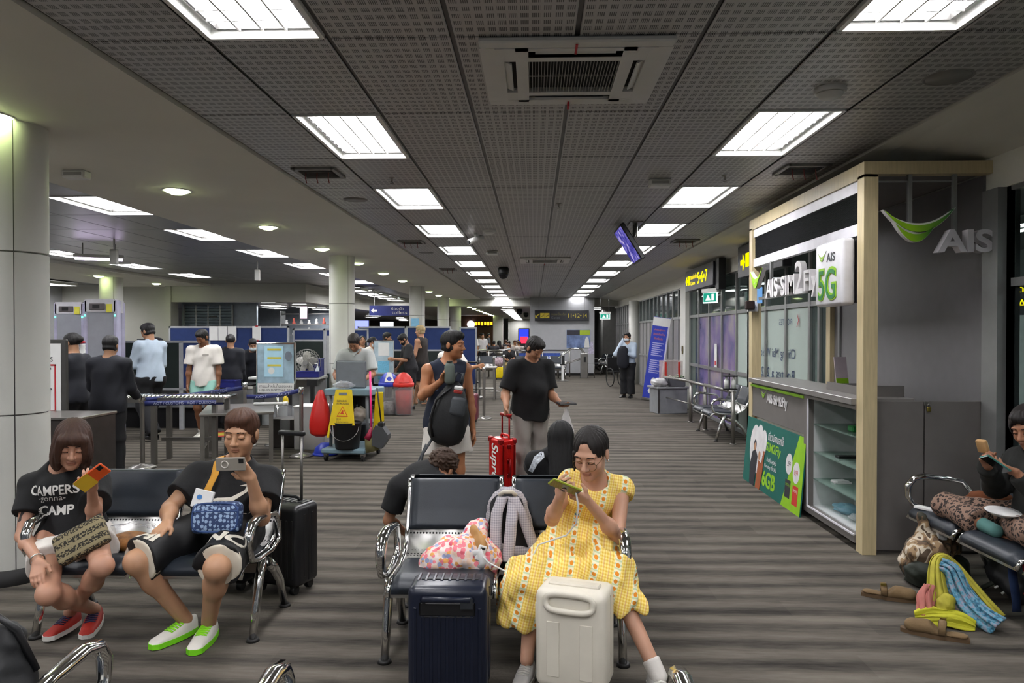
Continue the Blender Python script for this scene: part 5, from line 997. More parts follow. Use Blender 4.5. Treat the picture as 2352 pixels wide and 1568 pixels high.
q.build('walls', clear('acrylic', '#c9b5b0', .22, .1), bx); MB().box(-.2, .2, -.168, -.163, .1, .16).box(-.2, -.15, -.168, -.163, .16, .5).box(.1, .15, -.168, -.163, .16, .5).build('red_print', mat('print_red', '#c4372b', .5), bx); MB().box(-.2, .2, -.16, .16, .52, .53).build('lid', clear('acrylic', '#c9b5b0', .22, .1), bx)
pt = empty('planter', (2.95, 15.05, .56), 0, 'grey planter tub with pale flowers on the podium counter', 'planter'); MB().box(-.18, .18, -.1, .1, 0, .18, bev=.015).build('tub', mat('planter_grey', '#55565a', .6), pt)
rd = random.Random(4)
for k in range(26): MB().ell((rd.uniform(-.15, .15), rd.uniform(-.07, .07), .18 + rd.uniform(0, .06)), (.022, .022, .016), 8, 5).build('flower', mat('pale_flower', '#b9bfae', .7) if k % 3 else mat('leaf_green', '#4f6a4a', .7), pt)
crumple('plastic_bag', mat('white_bag', '#b8b8b8', .5), (.16, .14, .09), 21, 'white plastic bag lying on the left of the podium counter', 'plastic bag', (2.60, 15.0, .56))
def rail(x0, y0, x1, y1, h, label):
    o = empty('steel_rail_stand', (x0, y0, 0), 0, label, 'railing', 'low steel rails'); dx, dy = x1 - x0, y1 - y0
    for sx, sy in ((0, 0), (dx, dy)): lg = MB().tube([(sx, sy, 0), (sx, sy, h)], .028, 8).build('post', M_STEEL, o); MB().lathe([(.05, 0), (.05, .012)], (sx, sy, 0), 12).build('floor_flange', M_STEEL, lg)
    MB().tube([(-.02, 0, h), (dx + .02, dy, h)], .028, 8).build('top_rail', M_STEEL, o); MB().tube([(0, 0, h * .45), (dx, dy, h * .45)], .014, 6).build('lower_rail', M_STEEL, o)
rail(2.72, 15.0, 2.94, 13.6, .76, 'low steel rail nearest the podium counter'); rail(2.94, 13.55, 2.95, 12.5, .76, 'low steel rail in the middle beside the window wall'); rail(2.95, 12.45, 2.98, 10.85, .78, 'low steel rail ending behind the phone kiosk')
hsn = empty('hand_sanitizer_holder', (3.0, 11.1, .80), 0, 'black holder with two white sanitizer bottles on the steel rail', 'dispenser'); MB().box(-.1, .1, -.05, .05, 0, .02).box(-.1, .1, -.05, .05, .2, .22).box(-.01, .01, .04, .05, -.1, .25).build('holder', M_BLACK, hsn)
for s in (-.055, .055): MB().lathe([(.035, .02), (.036, .14), (.018, .17), (.012, .2)], (s, 0, 0), 14).build('bottle', M_PAPER, hsn)
nb = empty('door_notice', (3.41, 13.6, 1.25), -90, 'white and red notice hanging on the purple window film', 'notice'); MB().box(-.08, .08, -.006, 0, -.22, .22).build('sheet', M_PAPER, nb); MB().box(-.06, .06, -.008, -.006, -.18, -.1).build('red_band', M_REDTAG, nb)
wp = empty('wall_switch', (3.32, 16.2, 1.3), -90, 'small brass switch plate on the white pier by the windows', 'switch'); MB().box(-.05, .05, -.012, 0, -.09, .09, bev=.004).build('plate', mat('plate_brass', '#8a7c56', .4, .5), wp); MB().box(-.015, .015, -.02, -.012, -.03, .03).build('toggle', M_BLACK, wp)
kc = empty('wheelchair', (2.55, 22.5, 0), 20, 'folded wheelchair parked against the windows behind the guard', 'wheelchair'); 
for s in (-.2, .2): MB().tube([(s, .28 * math.cos(2 * PI * k / 20), .3 + .28 * math.sin(2 * PI * k / 20)) for k in range(20)], .018, 6, closed=True).build('wheel', M_RUB, kc); MB().tube([(s, .2, .3), (s, .22, .95), (s, .34, 1.0)], .015, 6).build('push_frame', M_CHROME, kc)
MB().box(-.2, .2, -.2, .2, .46, .5, bev=.01).build('seat', M_BLACK, kc); MB().box(-.2, .2, .19, .22, .5, .92, bev=.01).build('backrest', M_BLACK, kc)
# ---- shop frontage and the far hall
gl = empty('roller_shutter', (-9.6, 20.9, 0), 0, 'grey slatted shutter in the wall beyond security', 'shutter')
for k in range(7): MB().box(-.72, .72, -.02, .02, 1.9 + k * .085, 1.965 + k * .085).build('slat', mat('shutter_slat', '#4a545c', .4, .4), gl)
for x in (-.72, -.36, 0, .36, .72): MB().box(x - .015, x + .015, -.03, .03, 1.85, 2.5).build('upright', M_ALU, gl)
structure('wall_11', MB().box(-10.45, -6.6, 26.0, 26.2, 0, 2.6), mat('shop_wall', '#737a82', .6)); structure('wall_12', MB().box(-10.45, -8.2, 21.0, 21.1, 0, 2.57), mat('shop_wall', '#737a82', .6))
for i, (x, y) in enumerate(((-7.9, 21.6), (-7.3, 22.6), (-8.6, 23.6), (-7.4, 25.0), (-7.6, 28.5), (-8.4, 31), (-7.6, 34), (-8.4, 37), (-7.6, 41), (-8.4, 46))): panel_light(x, y, z=2.51, d=1.1, w=.55, label='bright ceiling panel in the shops left of the hall, %s from the viewer' % ORD[i].replace('nearest', 'first'), group='shop ceiling panels')
shf = empty('shop_shelf', (-7.4, 23.5, 0), 0, 'glass shop shelf unit with white display items beyond the partitions', 'shelf')
for z in (1.6, 1.95, 2.3): MB().box(-.9, .9, -.2, .2, z, z + .02).build('shelf_board', M_STEEL, shf)
for x in (-.9, .9): MB().box(x - .02, x + .02, -.2, .2, 0, 2.4).build('side_panel', M_ALU, shf)
rd = random.Random(9)
for k in range(14):
    x = -8.15 + (k % 7) * .25; z = (1.62, 1.97)[k // 7]; h = rd.uniform(.14, .26)
    o = tag(MB().lathe([(.05, 0), (.06, h * .2), (.03, h * .6), (.045, h * .85), (.0, h)], n=10).build('display_ornament', M_PAPER if k % 4 else mat('ornament_red', '#b5574a', .5)), 'small ornament on the %s shop shelf beyond the partitions, %s from the left' % ('lower' if k < 7 else 'upper', ORD[k % 7].replace('nearest', 'first')), 'ornament', 'shop shelf ornaments'); o.location = (x, 23.4, z)
for k, (x, y, z, c, lab) in enumerate(((-7.0, 29.0, 1.98, '#7d86ff', 'blue glowing shop screen left of the third column'), (-6.6, 32.0, 1.98, '#c9d2e6', 'pale glowing shop screen left of the third column'), (-8.9, 29.5, 2.25, '#8fb6e8', 'small blue screen at the shops behind the second column'), (-7.45, 23.0, 2.35, '#ffd9f4', 'small pink lit sign above the shop shelf'))):
    o = empty('lit_shop_sign', (x, y, z), 0, lab, 'lit sign', 'lit shop signs'); w_, h_ = ((.55, .42), (.6, .42), (.4, .4), (.22, .4))[k]; MB().box(-w_ / 2 - .03, w_ / 2 + .03, 0, .06, -h_ / 2 - .03, h_ / 2 + .03, bev=.005).build('housing', M_BLACK, o); MB().box(-w_ / 2, w_ / 2, -.004, 0, -h_ / 2, h_ / 2).build('display', glow('lit_%d' % k, c, .9), o)
structure('wall_13', MB().box(-4.9, -2.5, 46, 46.3, 0, 2.8), mat('brown_shop_wall', '#4a2f20', .6)); structure('column_far', MB().box(-2.55, -1.95, 44.5, 45.2, 0, 2.8), M_WHITE); structure('wall_14', MB().box(-2.0, .6, 55, 55.2, 0, 2.8), M_WHITE)
structure('wall_15', MB().box(-14, -4.9, 50, 50.2, 0, 2.8), mat('far_shop_wall', '#5a4f48', .6))
so = empty('lit_shop_sign', (-3.2, 45.9, 2.3), 0, 'orange lit shop sign in the far hall', 'lit sign', 'lit shop signs'); MB().box(-.65, .65, 0, .05, -.16, .16).build('housing', M_BLACK, so); [MB().box(-.6 + k * .2, -.47 + k * .2, -.02, 0, -.11 + .03 * (k % 2), .11).build('lit_bar', glow('lit_orange', '#ff9a1c', 1.2), so) for k in range(6)]
sw_ = empty('lit_shop_sign', (-4.05, 45.9, 2.25), 0, 'round white lit sign in the far hall', 'lit sign', 'lit shop signs'); MB().lathe([(.24, 0), (.24, .06)], n=24, M=Matrix.Rotation(PI / 2, 4, 'X')).build('disc', glow('lit_white', '#f4f2ff', 1.4), sw_); MB().box(-.02, .02, 0, .05, .24, .5).build('bracket', M_BLACK, sw_)
vs = empty('vending_screen', (-.55, 38, 0), 0, 'blue and red lit vending screen at the edge of the gate block', 'lit sign'); MB().box(-.3, .3, 0, .4, 0, 1.95, bev=.02).build('cabinet', M_BLACK, vs); MB().box(-.25, .25, -.006, 0, 1.3, 1.9).build('blue_display', glow('lit_blue2', '#2836c8', .8), vs); MB().box(-.2, .2, -.01, -.006, 1.15, 1.5).build('red_display', glow('lit_red2', '#e0304a', .8), vs)
# ================================================================ PEOPLE: one continuous body each, hair and clothes as children
M_LIP = {}
def skinmat(hexc):
    k = 'skin_' + hexc
    if k in MATS: return MATS[k]
    m = mat(k, hexc, .5, var=.05, ns=14, bump=.03, bs=300); b = m.node_tree.nodes['Principled BSDF']
    b.inputs['Subsurface Weight'].default_value = .08; b.inputs['Subsurface Radius'].default_value = (.01, .004, .002); return m
def darker(hexc, k, r=1): c = [int(hexc[i:i + 2], 16) for i in (1, 3, 5)]; return '#%02x%02x%02x' % (min(255, int(c[0] * k * r)), int(c[1] * k), int(c[2] * k))
def hframe(c, f, u):
    c = A3(c); f = nrm(f); l = nrm(np.cross(A3(u), f)); u = np.cross(f, l); return c, np.stack([l, f, u], 1)       # columns: left, forward, up
def hp(H, x, y, z): return H[0] + H[1] @ A3((x, y, z))
def head_sdf(sd, H, s=1., inf=0., male=True):
    R = H[1]; e = lambda p, r, k=.02, mode='u': sd.ell(hp(H, *[q * s for q in p]), [q * s + inf for q in r], R, k * s, mode)
    c = lambda p, q, ra, rb, k=.012: sd.cone(hp(H, *[v * s for v in p]), hp(H, *[v * s for v in q]), ra * s + inf, rb * s + inf, k * s)
    e((0, -.014, .035), (.075, .094, .08)); e((0, .026, -.03), (.063, .064, .083)); e((0, .024, -.072), (.054 if male else .049, .055, .046)); e((0, .070, -.098), (.022, .018, .018))
    for q in (-1, 1): e((q * .036, .055, -.032), (.026, .026, .026)); e((q * .078, -.008, -.006), (.009, .020, .031), .008)
    e((0, .076, .027), (.052, .015, .012))
    for q in (-1, 1): e((q * .031, .100, .004), (.018, .014, .011), .012, 's'); e((q * .031, .079, .003), (.0145, .0135, .0125), .004)
    c((0, .088, .008), (0, .108, -.028), .0075, .0125); 
    for q in (-1, 1): e((q * .0125, .097, -.033), (.009, .010, .008), .006)
    e((0, .089, -.058), (.021, .010, .0055), .006); e((0, .0875, -.068), (.018, .010, .0065), .004)
def hand_sdf(sd, W, d, n, t, curl=(.35, .35, .35, .35), s=1., thumb=.5, k=.006, point=None):
    W = A3(W); d = nrm(d); n = A3(n); n = nrm(n - d * np.dot(n, d)); t = A3(t); t = nrm(t - d * np.dot(t, d) - n * np.dot(t, n))
    lat = (.030, .010, -.010, -.029); L = (.066, .075, .070, .055)
    for i in range(4):
        b = W + d * (.088 - .004 * abs(i - 1.3)) * s + t * lat[i] * s
        sd.cone(W + t * lat[i] * .6 * s + d * .01, b, .0155 * s, .0115 * s, .012)
        a = curl[i]; p = b; dd = d
        for j, f in enumerate((.45, .31, .26)):
            an = a * (.8, 1.75, 2.4)[j]; dd = d * math.cos(an) + n * math.sin(an); q = p + dd * L[i] * f * s
            sd.cone(p, q, (.0098 - .001 * j) * s, (.0090 - .0012 * j) * s, k); p = q
    b = W + t * .024 * s + d * .022 * s; m = b + (d * .55 + t * .62 + n * thumb) * .046 * s / 1.0; e = m + (d * .85 + t * .2 + n * thumb) * .036 * s
    sd.cone(W + d * .012 * s, b, .016 * s, .0155 * s, .012); sd.cone(b, m, .0145 * s, .0115 * s, .01); sd.cone(m, e, .0108 * s, .0085 * s, .006)
def torso_sdf(sd, J, inf=0., k=.05, low=True, fl=0.):
    g = J.get('g', 1.); pel, ch = A3(J['pel']), A3(J['chest']); w = ch - pel; ls = nrm(A3(J['shL']) - A3(J['shR'])); lh = nrm(A3(J['hipL']) - A3(J['hipR'])); lm = nrm(ls + lh)
    b = A3(J.get('bend', (0, 0, 0))); wa = pel + w * .38 + b; ri = pel + w * .7 + b * .7; up = pel + w * .93; fem = J.get('fem', 0); s = J.get('s', 1.)
    r = lambda x: x * g * s + inf
    if low: sd.cone(pel, wa, r(.158 if fem else .15) + fl, r(.122 if fem else .138), k, .76, lh)
    sd.cone(wa, ri, r(.122 if fem else .138), r(.138 if fem else .150), k, .72, lm); sd.cone(ri, up, r(.138 if fem else .150), .092 * s + inf, k, .66, ls)
    if J.get('belly'): sd.ell(wa + A3(J['fwd']) * .06 * J['belly'], [r(.13)] * 3, None, .06)
    for q in 'LR':
        sh = A3(J['sh' + q]); sd.cone(up + (sh - up) * .2, sh, .064 * s + inf, .057 * s + inf, .045); sd.ell(A3(J['hip' + q]) - A3(J['fwd']) * .02, [.092 * g * s + inf] * 3, None, .05) if low else None
        if fem: sd.ell(ri + A3(J['fwd']) * .075 * s + ls * (.062 if q == 'L' else -.062) * s + w * .03, [.058 * s + inf] * 3, None, .04)
def arm_sdf(sd, J, q, inf=0., k=.02, fr_=2., r0=0.):
    s = J.get('s', 1.) * J.get('ga', 1.); sh, el, wr = [A3(J[x + q]) for x in ('sh', 'el', 'wr')]
    if fr_ <= 1:
        e = sh + (el - sh) * fr_; sd.cone(sh, e, .053 * s + inf, .043 * s + inf + r0, k, cut1=True)
    else:
        sd.cone(sh, el, .051 * s + inf, .038 * s + inf, k); e = el + (wr - el) * (fr_ - 1); sd.cone(el, e, .040 * s + inf, (.040 - .014 * (fr_ - 1)) * s + inf, k, cut1=fr_ < 2)
        if fr_ >= 2 and inf < .004: sd.ell(el + (wr - el) * .3, [.043 * s, .043 * s, .043 * s], None, .03)
def leg_sdf(sd, J, q, inf=0., k=.03, fr_=2., fl=0.):
    g = J.get('g', 1.) ** .7 * J.get('s', 1.); hi, kn, an = [A3(J[x + q]) for x in ('hip', 'kn', 'an')]
    if fr_ <= 1: e = hi + (kn - hi) * fr_; sd.cone(hi, e, .086 * g + inf, (.086 - .026 * fr_) * g + inf + fl, k, cut1=True)
    else:
        e = kn + (an - kn) * (fr_ - 1); sd.cone(hi, kn, .086 * g + inf, .058 * g + inf, k); sd.cone(kn, e, .055 * g + inf, (.055 - .018 * (fr_ - 1)) * g + inf + fl, k, cut1=fr_ < 2)
        if inf < .012:
            w = nrm(an - kn); bk = -A3(J['fwd']); bk = bk - w * np.dot(bk, w); bk = nrm(bk) if np.linalg.norm(bk) > .3 else A3((0, 0, 0)); sd.ell(kn + (an - kn) * .3 + bk * .014, [.054 * g + inf, .054 * g + inf, .075 * g + inf], None, .04)
        sd.ell(kn, [.056 * g + inf] * 3, None, .02)
SHOE = {}
def shoe(parent, an, toe, m, sole_m, lace_m=None, L=.27, up=(0, 0, 1), acc=None, name='shoe'):
    M = fr((0, 0, 0), np.cross(A3(toe), A3(up)), toe); an = Vector([float(x) for x in an])
    R = M.to_3x3(); o0 = an - R @ Vector((0, .065, .085)); M = Matrix.Translation(o0) @ R.to_4x4(); M = world(parent).inverted() @ M
    k = L / .27
    def hw(t): return (.030 + .016 * math.sin(min(1, t * 1.25) * PI * .85) + .004 * t) * (1 if t < .86 else math.sqrt(max(0.02, 1 - ((t - .86) / .15) ** 2))) * (1 if t > .05 else .8)
    def ht(t): return .088 if t < .22 else (.088 - (t - .22) / .4 * .032 if t < .62 else .056 - (t - .62) * .05) * (1 if t < .93 else .75)
    def up_(u, v): t = u; a = PI * v; c, s = math.cos(a), math.sin(a); return (hw(t) * math.copysign(abs(c) ** .75, c) * k, t * .27 * k, (.022 + (ht(t) - .022) * abs(s) ** .7) * k)
    o = MB().grid(up_, 18, 14, M=M).build(name, m, parent)
    out = [(hw(i / 14) * k * 1.06, (i / 14 * .275 - .003) * k) for i in range(15)]; out = out + [(-x, y) for x, y in out[::-1]]
    MB().prism(out, .026 * k, M).build('sole', sole_m, o)
    if lace_m:
        q = MB()
        for i in range(5): t = .36 + i * .06; q.tube([(-hw(t) * .62 * k, t * .27 * k, ht(t) * .92 * k), (0, (t + .01) * .27 * k, (ht(t) + .006) * k), (hw(t) * .62 * k, t * .27 * k, ht(t) * .92 * k)], .006 * k, 5, M=M)
        q.box(-.02 * k, .02 * k, .05 * k, .10 * k, .082 * k, .10 * k, bev=.006, M=M); q.build('laces', lace_m, o)
    return o
def hair_sdf(style, H, hm, parent, org, h, s=1.):
    lo = hp(H, 0, 0, 0) - .62; hi = hp(H, 0, 0, 0) + .26; long_ = style in ('long', 'longback')
    b = .19 * s; lo = hp(H, 0, 0, 0) - b; hi = hp(H, 0, 0, 0) + b
    if style == 'bob': lo = lo - .05
    if long_: lo = lo - A3((.12, .12, .30)); hi = hi + A3((.12, .12, 0))
    sd = SD(lo, hi, h); R = H[1]
    e = lambda p, r, k=.02, mode='u': sd.ell(hp(H, *[q * s for q in p]), [q * s for q in r], R, k, mode)
    if style == 'bald': e((0, -.03, .03), (.079, .09, .08)); e((0, .06, .02), (.06, .06, .09), .01, 's'); e((0, .0, -.12), (.12, .12, .09), .01, 's')
    else: e((0, -.018, .038), (.0825, .1015, .0875))
    if style == 'short': e((0, -.015, -.03), (.0765, .092, .05), .01); [e((q * .125, -.01, -.035), (.048, .12, .055), .02, 's') for q in (-1, 1)]
    if style in ('short', 'shortspike', 'curly'):
        e((0, .010, .084), (.068, .082, .044)); e((0, .060, .080), (.050, .026, .024)); 
        e((0, .112, -.034), (.070, .060, .108), .010, 's'); e((0, .055, -.112), (.12, .080, .088), .012, 's'); e((0, -.05, -.14), (.12, .1, .086), .014, 's')
        if style == 'curly': e((0, -.01, .06), (.10, .115, .09)); e((0, .108, -.02), (.08, .06, .085), .01, 's')
    elif style == 'bob':
        for q in (-1, 1): e((q * .062, .0, -.055), (.034, .065, .10)); e((q * .055, .065, .0), (.022, .03, .07))
        e((0, -.065, -.055), (.085, .05, .10)); e((0, .072, .055), (.064, .032, .036)); e((0, .095, -.045), (.047, .07, .082), .008, 's'); e((0, .0, -.23), (.2, .2, .09), .006, 's')
    elif style in ('bun', 'tied'):
        e((0, .112, -.004), (.066, .060, .098), .01, 's'); e((0, .100, .03), (.040, .052, .088), .015, 's'); e((0, .05, -.10), (.12, .082, .082), .01, 's'); e((0, -.04, -.15), (.12, .1, .078), .01, 's'); e((0, -.115, .03 if style == 'bun' else .0), (.042, .036, .042) if style == 'bun' else (.03, .035, .05))
        if style == 'tied':
            sd.cone(hp(H, -.06 * s, .06 * s, .03 * s), hp(H, -.068 * s, .07 * s, -.06 * s), .009, .004, .01)
    elif long_:
        for q in (-1, 1): e((q * .066, .015, -.05), (.026, .055, .11))
        e((0, .110, -.03), (.052, .062, .09), .01, 's')
        d0 = hp(H, 0, -.07 * s, 0); d1 = hp(H, 0, -.085 * s, -.2 * s); d1 = A3((d1[0], d1[1], d0[2] - .28)) if style == 'long' else d1
        sd.cone(d0, d1, .09 * s, .075 * s, .04, .5, R[:, 0])
    if style == 'curly': sd.ripple(.0022, 110, 3); sd.ripple(.0025, 170, 6); sd.ripple(.002, 230, 9)
    else:
        c0, Rm = H[0], H[1]; rd = np.random.RandomState(int(abs(c0[0] * 97)) % 999); ph = rd.rand(4) * 6
        def strand(X, Y, Z):
            x = (X - c0[0]) * Rm[0][0] + (Y - c0[1]) * Rm[1][0] + (Z - c0[2]) * Rm[2][0]; y = (X - c0[0]) * Rm[0][1] + (Y - c0[1]) * Rm[1][1] + (Z - c0[2]) * Rm[2][1]; z = (X - c0[0]) * Rm[0][2] + (Y - c0[1]) * Rm[1][2] + (Z - c0[2]) * Rm[2][2]
            a = np.arctan2(x, y + .02); f = np.clip(np.sqrt(x * x + y * y) / .05, 0, 1); return f * (.0016 * np.sin(a * 17 + ph[0] + 14 * z) + .0014 * np.sin(a * 31 + ph[1] - 9 * z) + .0009 * np.sin(a * 53 + ph[2]))
        sd.op([-1e3] * 3, [1e3] * 3, strand, 0, 'add')
    me = sd.mesh('hair', [hm], org=org)
    return link('hair', me, parent) if me else None
def person(label, J, skin='#b98a6c', hair=None, wear=(), h=.012, fh=.006, group=None, male=None, hands=None, cat='person', brow='#1c1412'):
    J.setdefault('fwd', (0, -1, 0)); s = J.get('s', 1.); hs = J.get('hs', s); male = not J.get('fem', 0) if male is None else male
    pts = np.array([A3(J[k + q]) for k in ('sh', 'el', 'wr', 'hip', 'kn', 'an') for q in 'LR'] + [A3(J['head']), A3(J['pel']), A3(J['chest'])])
    lo = pts.min(0) - .24; hi = pts.max(0) + .24; lo[2] = max(lo[2], -.02) if J.get('floor', 1) else lo[2]
    H = hframe(J['head'], J['hf'], J['hu']); org = A3((J['pel'][0], J['pel'][1], 0)); fine = []
    if fh < h:
        fine = [(H[0] - .15 * hs, H[0] + .15 * hs, fh)]
        if hands:
            for q in 'LR':
                if hands.get(q): w = A3(J['wr' + q]); d = nrm(hands[q]['d']); c = w + d * .08; fine.append((c - .11, c + .11, fh))
    sd = SD(lo, hi, h, fine); torso_sdf(sd, J)
    for q in 'LR': arm_sdf(sd, J, q); leg_sdf(sd, J, q)
    sd.cone(A3(J['chest']) - (A3(J['chest']) - A3(J['pel'])) * .06, hp(H, 0, -.022 * hs, -.05 * hs), .060 * s, .053 * hs, .03)
    head_sdf(sd, H, hs, 0, male)
    for q in 'LR':
        to = nrm(J['to' + q]); an = A3(J['an' + q]); 
        if J.get('bare', 0): ud = nrm(J.get('footup', (0, 0, 1))); lat = np.cross(to, ud); sd.cone(an, an - ud * .05 - to * .03, .033, .034, .02); sd.cone(an - ud * .055 - to * .02, an - ud * .065 + to * .13, .032, .036, .03, .55, lat)
        hd = (hands or {}).get(q)
        if hd: hand_sdf(sd, J['wr' + q], hd['d'], hd['n'], hd['t'], hd.get('curl', (.35, .4, .45, .5)), hd.get('s', s), hd.get('thumb', .4), k=max(.005, fh * .8))
    sk = skinmat(skin); lips = mat('lips_' + skin, darker(skin, .78, 1.1), .45); dk = mat('brow_' + brow, brow, .7)
    def mid(P):
        q = (P - H[0]) @ H[1] / hs; r = np.zeros(len(P), np.int32); x, y, z = np.abs(q[:, 0]), q[:, 1], q[:, 2]
        r[(x < .022) & (y > .078) & (z < -.0545) & (z > -.0745)] = 1
        bz = .0245 + .004 * np.sin((x - .012) / .036 * PI); r[(x > .013) & (x < .047) & (y > .055) & (np.abs(z - bz) < .0027)] = 2
        ez = J.get('eye', -.004); r[(x > .0165) & (x < .0455) & (y > .06) & (np.abs(z - ez - .002 * np.cos((x - .031) / .015 * 1.5)) < J.get('eyeh', .0026))] = 2
        return r
    o = link('person', sd.mesh('person', [sk, lips, dk], mid, org), None); o.location = [float(v) for v in org]; tag(o, label, cat, group)
    if hair: hair_sdf(hair[0], H, hair[1] if not isinstance(hair[1], str) else mat('hair_' + hair[1], hair[1], .6, var=.25, ns=18, stretch=(8, 8, 1), bump=.25, bs=90), o, org, max(fh * .9, .0045), hs)
    for wd in wear: garment(wd, J, o, org, h, H)
    return o
def garment(wd, J, o, org, h, H):
    k = wd['k']; m = wd['m']; inf = wd.get('inf', .012) + h * .3; s = J.get('s', 1.); pel, ch = A3(J['pel']), A3(J['chest']); w = nrm(ch - pel); name = wd.get('name', k)
    gh = wd.get('h', h)
    if k == 'top':
        fr_ = wd.get('sleeve', .55); P = np.array([pel, ch] + [A3(J[x + q]) for x in ('sh', 'el', 'hip') + (('wr',) if fr_ > 1 else ()) for q in 'LR'])
        sd = SD(P.min(0) - .23, P.max(0) + .2, gh); torso_sdf(sd, J, inf, fl=wd.get('flare', .01)); 
        if wd.get('hem', .06) > .03: sd.cone(pel + w * .05, pel - w * (wd.get('hem', .06) + .12), (.150 * J.get('g', 1.) * s + inf) + wd.get('flare', .01), (.156 * J.get('g', 1.) * s + inf) + wd.get('flare', .01) + .008, .04, .78, nrm(A3(J['hipL']) - A3(J['hipR'])))
        sd.plane(pel - w * wd.get('hem', .06), -w)
        for q in 'LR': 
            if fr_ > 0: arm_sdf(sd, J, q, inf + wd.get('loose', .008), .03, fr_, wd.get('r0', .012))
            else: sh = A3(J['sh' + q]); sd.plane(sh + (sh - ch) * -.12, nrm(sh - ch), sh - .16, sh + .16)
        nk = hp(H, 0, -.02, -.06); nr = wd.get('neck', .068); sd.cone(ch - (nk - ch) * .15 + A3(J['fwd']) * wd.get('vneck', .012), nk + (nk - ch) * .8, nr * s, nr * 1.5 * s, .01, mode='s')
        sd.ripple(wd.get('rip', .0035), wd.get('rf', 26), 11)
    elif k == 'bottom':
        fr_ = wd.get('len', .8); P = np.array([pel, pel + w * .2] + [A3(J[x + q]) for x in ('hip', 'kn') + (('an',) if fr_ > 1 else ()) for q in 'LR'])
        sd = SD(P.min(0) - .22, P.max(0) + .2, gh); g = J.get('g', 1.); lh = nrm(A3(J['hipL']) - A3(J['hipR'])); sd.cone(pel, pel + w * .13, .155 * g * s + inf, .142 * g * s + inf, .05, .78, lh)
        for q in 'LR': sd.ell(A3(J['hip' + q]) - A3(J['fwd']) * .02, [.095 * g * s + inf] * 3, None, .04); leg_sdf(sd, J, q, inf + wd.get('loose', .006), .03, fr_, wd.get('fl', .02))
        sd.plane(pel + w * wd.get('waist', .11), w); sd.ripple(wd.get('rip', .003), wd.get('rf', 30), 5)
    elif k == 'shoes':
        for q in wd.get('q', 'LR'): shoe(o, J['an' + q], J['to' + q], m, wd.get('sole', MATS.get('paper')), wd.get('lace'), wd.get('L', .27), J.get('footup', (0, 0, 1)), name=name if name != 'shoes' else 'shoe')
        return
    elif k == 'socks':
        for q in wd.get('q', 'LR'):
            an, kn = A3(J['an' + q]), A3(J['kn' + q]); d = nrm(kn - an); sd = SD(an - .12, an + .2, .008); sd.cone(an - d * .02, an + d * wd.get('H', .1), .040, .042, .01, cut1=True); link('sock', sd.mesh('sock', [m], org=org), o)
        return
    elif k == 'mask':
        sd = SD(H[0] - .16, H[0] + .16, max(.006, h * .5)); sd.ell(hp(H, 0, .035, -.055), (.066, .072, .062), H[1], .01); sd.plane(hp(H, 0, 0, -.022), H[1][:, 2]); sd.plane(hp(H, 0, .0, 0), -H[1][:, 1]); link('face_mask', sd.mesh('face_mask', [m], org=org), o); return
    elif k == 'custom':
        sd = wd['fn'](gh)
    me = sd.mesh(name, [m], org=org)
    if me: link(name, me, o)
def uv_(a): a = math.radians(a); return A3((math.sin(a), math.cos(a), 0)), A3((-math.cos(a), math.sin(a), 0))      # facing, left
DOWN = ((.10, .02, -1), (.02, .22, -1))
def stand(x, y, a, ht=1.7, armL=DOWN, armR=DOWN, lean=0., look=(0, 0), stride=0., g=1., fem=0, sway=0., twist=0, tilt=(0, 0)):
    s = ht / 1.72; f, l = uv_(a); c = A3((x, y, 0)); Z = A3((0, 0, 1)); P = lambda o, q, z: c + l * o * s + f * q * s + Z * z * s
    hipz = .90; hl = hipz + .50 * math.cos(lean); hq = .50 * math.sin(lean); f2, l2 = uv_(a + twist)
    J = dict(pel=P(0, 0, .95), chest=P(sway, hq, hl + .02), s=s, g=g, fem=fem, fwd=f, hipL=P(.09, 0, .9), hipR=P(-.09, 0, .9))
    sw = .155 if fem else .175; ch = J['chest']
    J['shL'] = ch + l2 * sw * s - Z * .045 * s; J['shR'] = ch - l2 * sw * s - Z * .045 * s
    for q, arm, sg in (('L', armL, 1), ('R', armR, -1)):
        d1 = nrm(l2 * sg * arm[0][0] + f2 * arm[0][1] + Z * arm[0][2]); d2 = nrm(l2 * sg * arm[1][0] + f2 * arm[1][1] + Z * arm[1][2])
        J['el' + q] = J['sh' + q] + d1 * .29 * s; J['wr' + q] = J['el' + q] + d2 * .25 * s; J['hd' + q] = d2
    for q, sg in (('L', 1), ('R', -1)):
        st = stride * sg; J['kn' + q] = P(.095 * sg, max(0, st) * .5 + .02, .5 - abs(st) * .05); J['an' + q] = P(.10 * sg, st - (.02 if st < 0 else 0), .085 + max(0, -st) * .12); J['to' + q] = nrm(f + l * .15 * sg)
    f3, l3 = uv_(a + look[0]); p = math.radians(look[1]); hf = f3 * math.cos(p) + Z * math.sin(p); hd = nrm(Z * math.cos(lean) + f * math.sin(lean + max(0, -p) * .5)); J['head'] = ch + hd * .17 * s + hf * .02 * s
    J['hf'] = hf; J['hu'] = nrm(Z + l3 * tilt[0]); return J
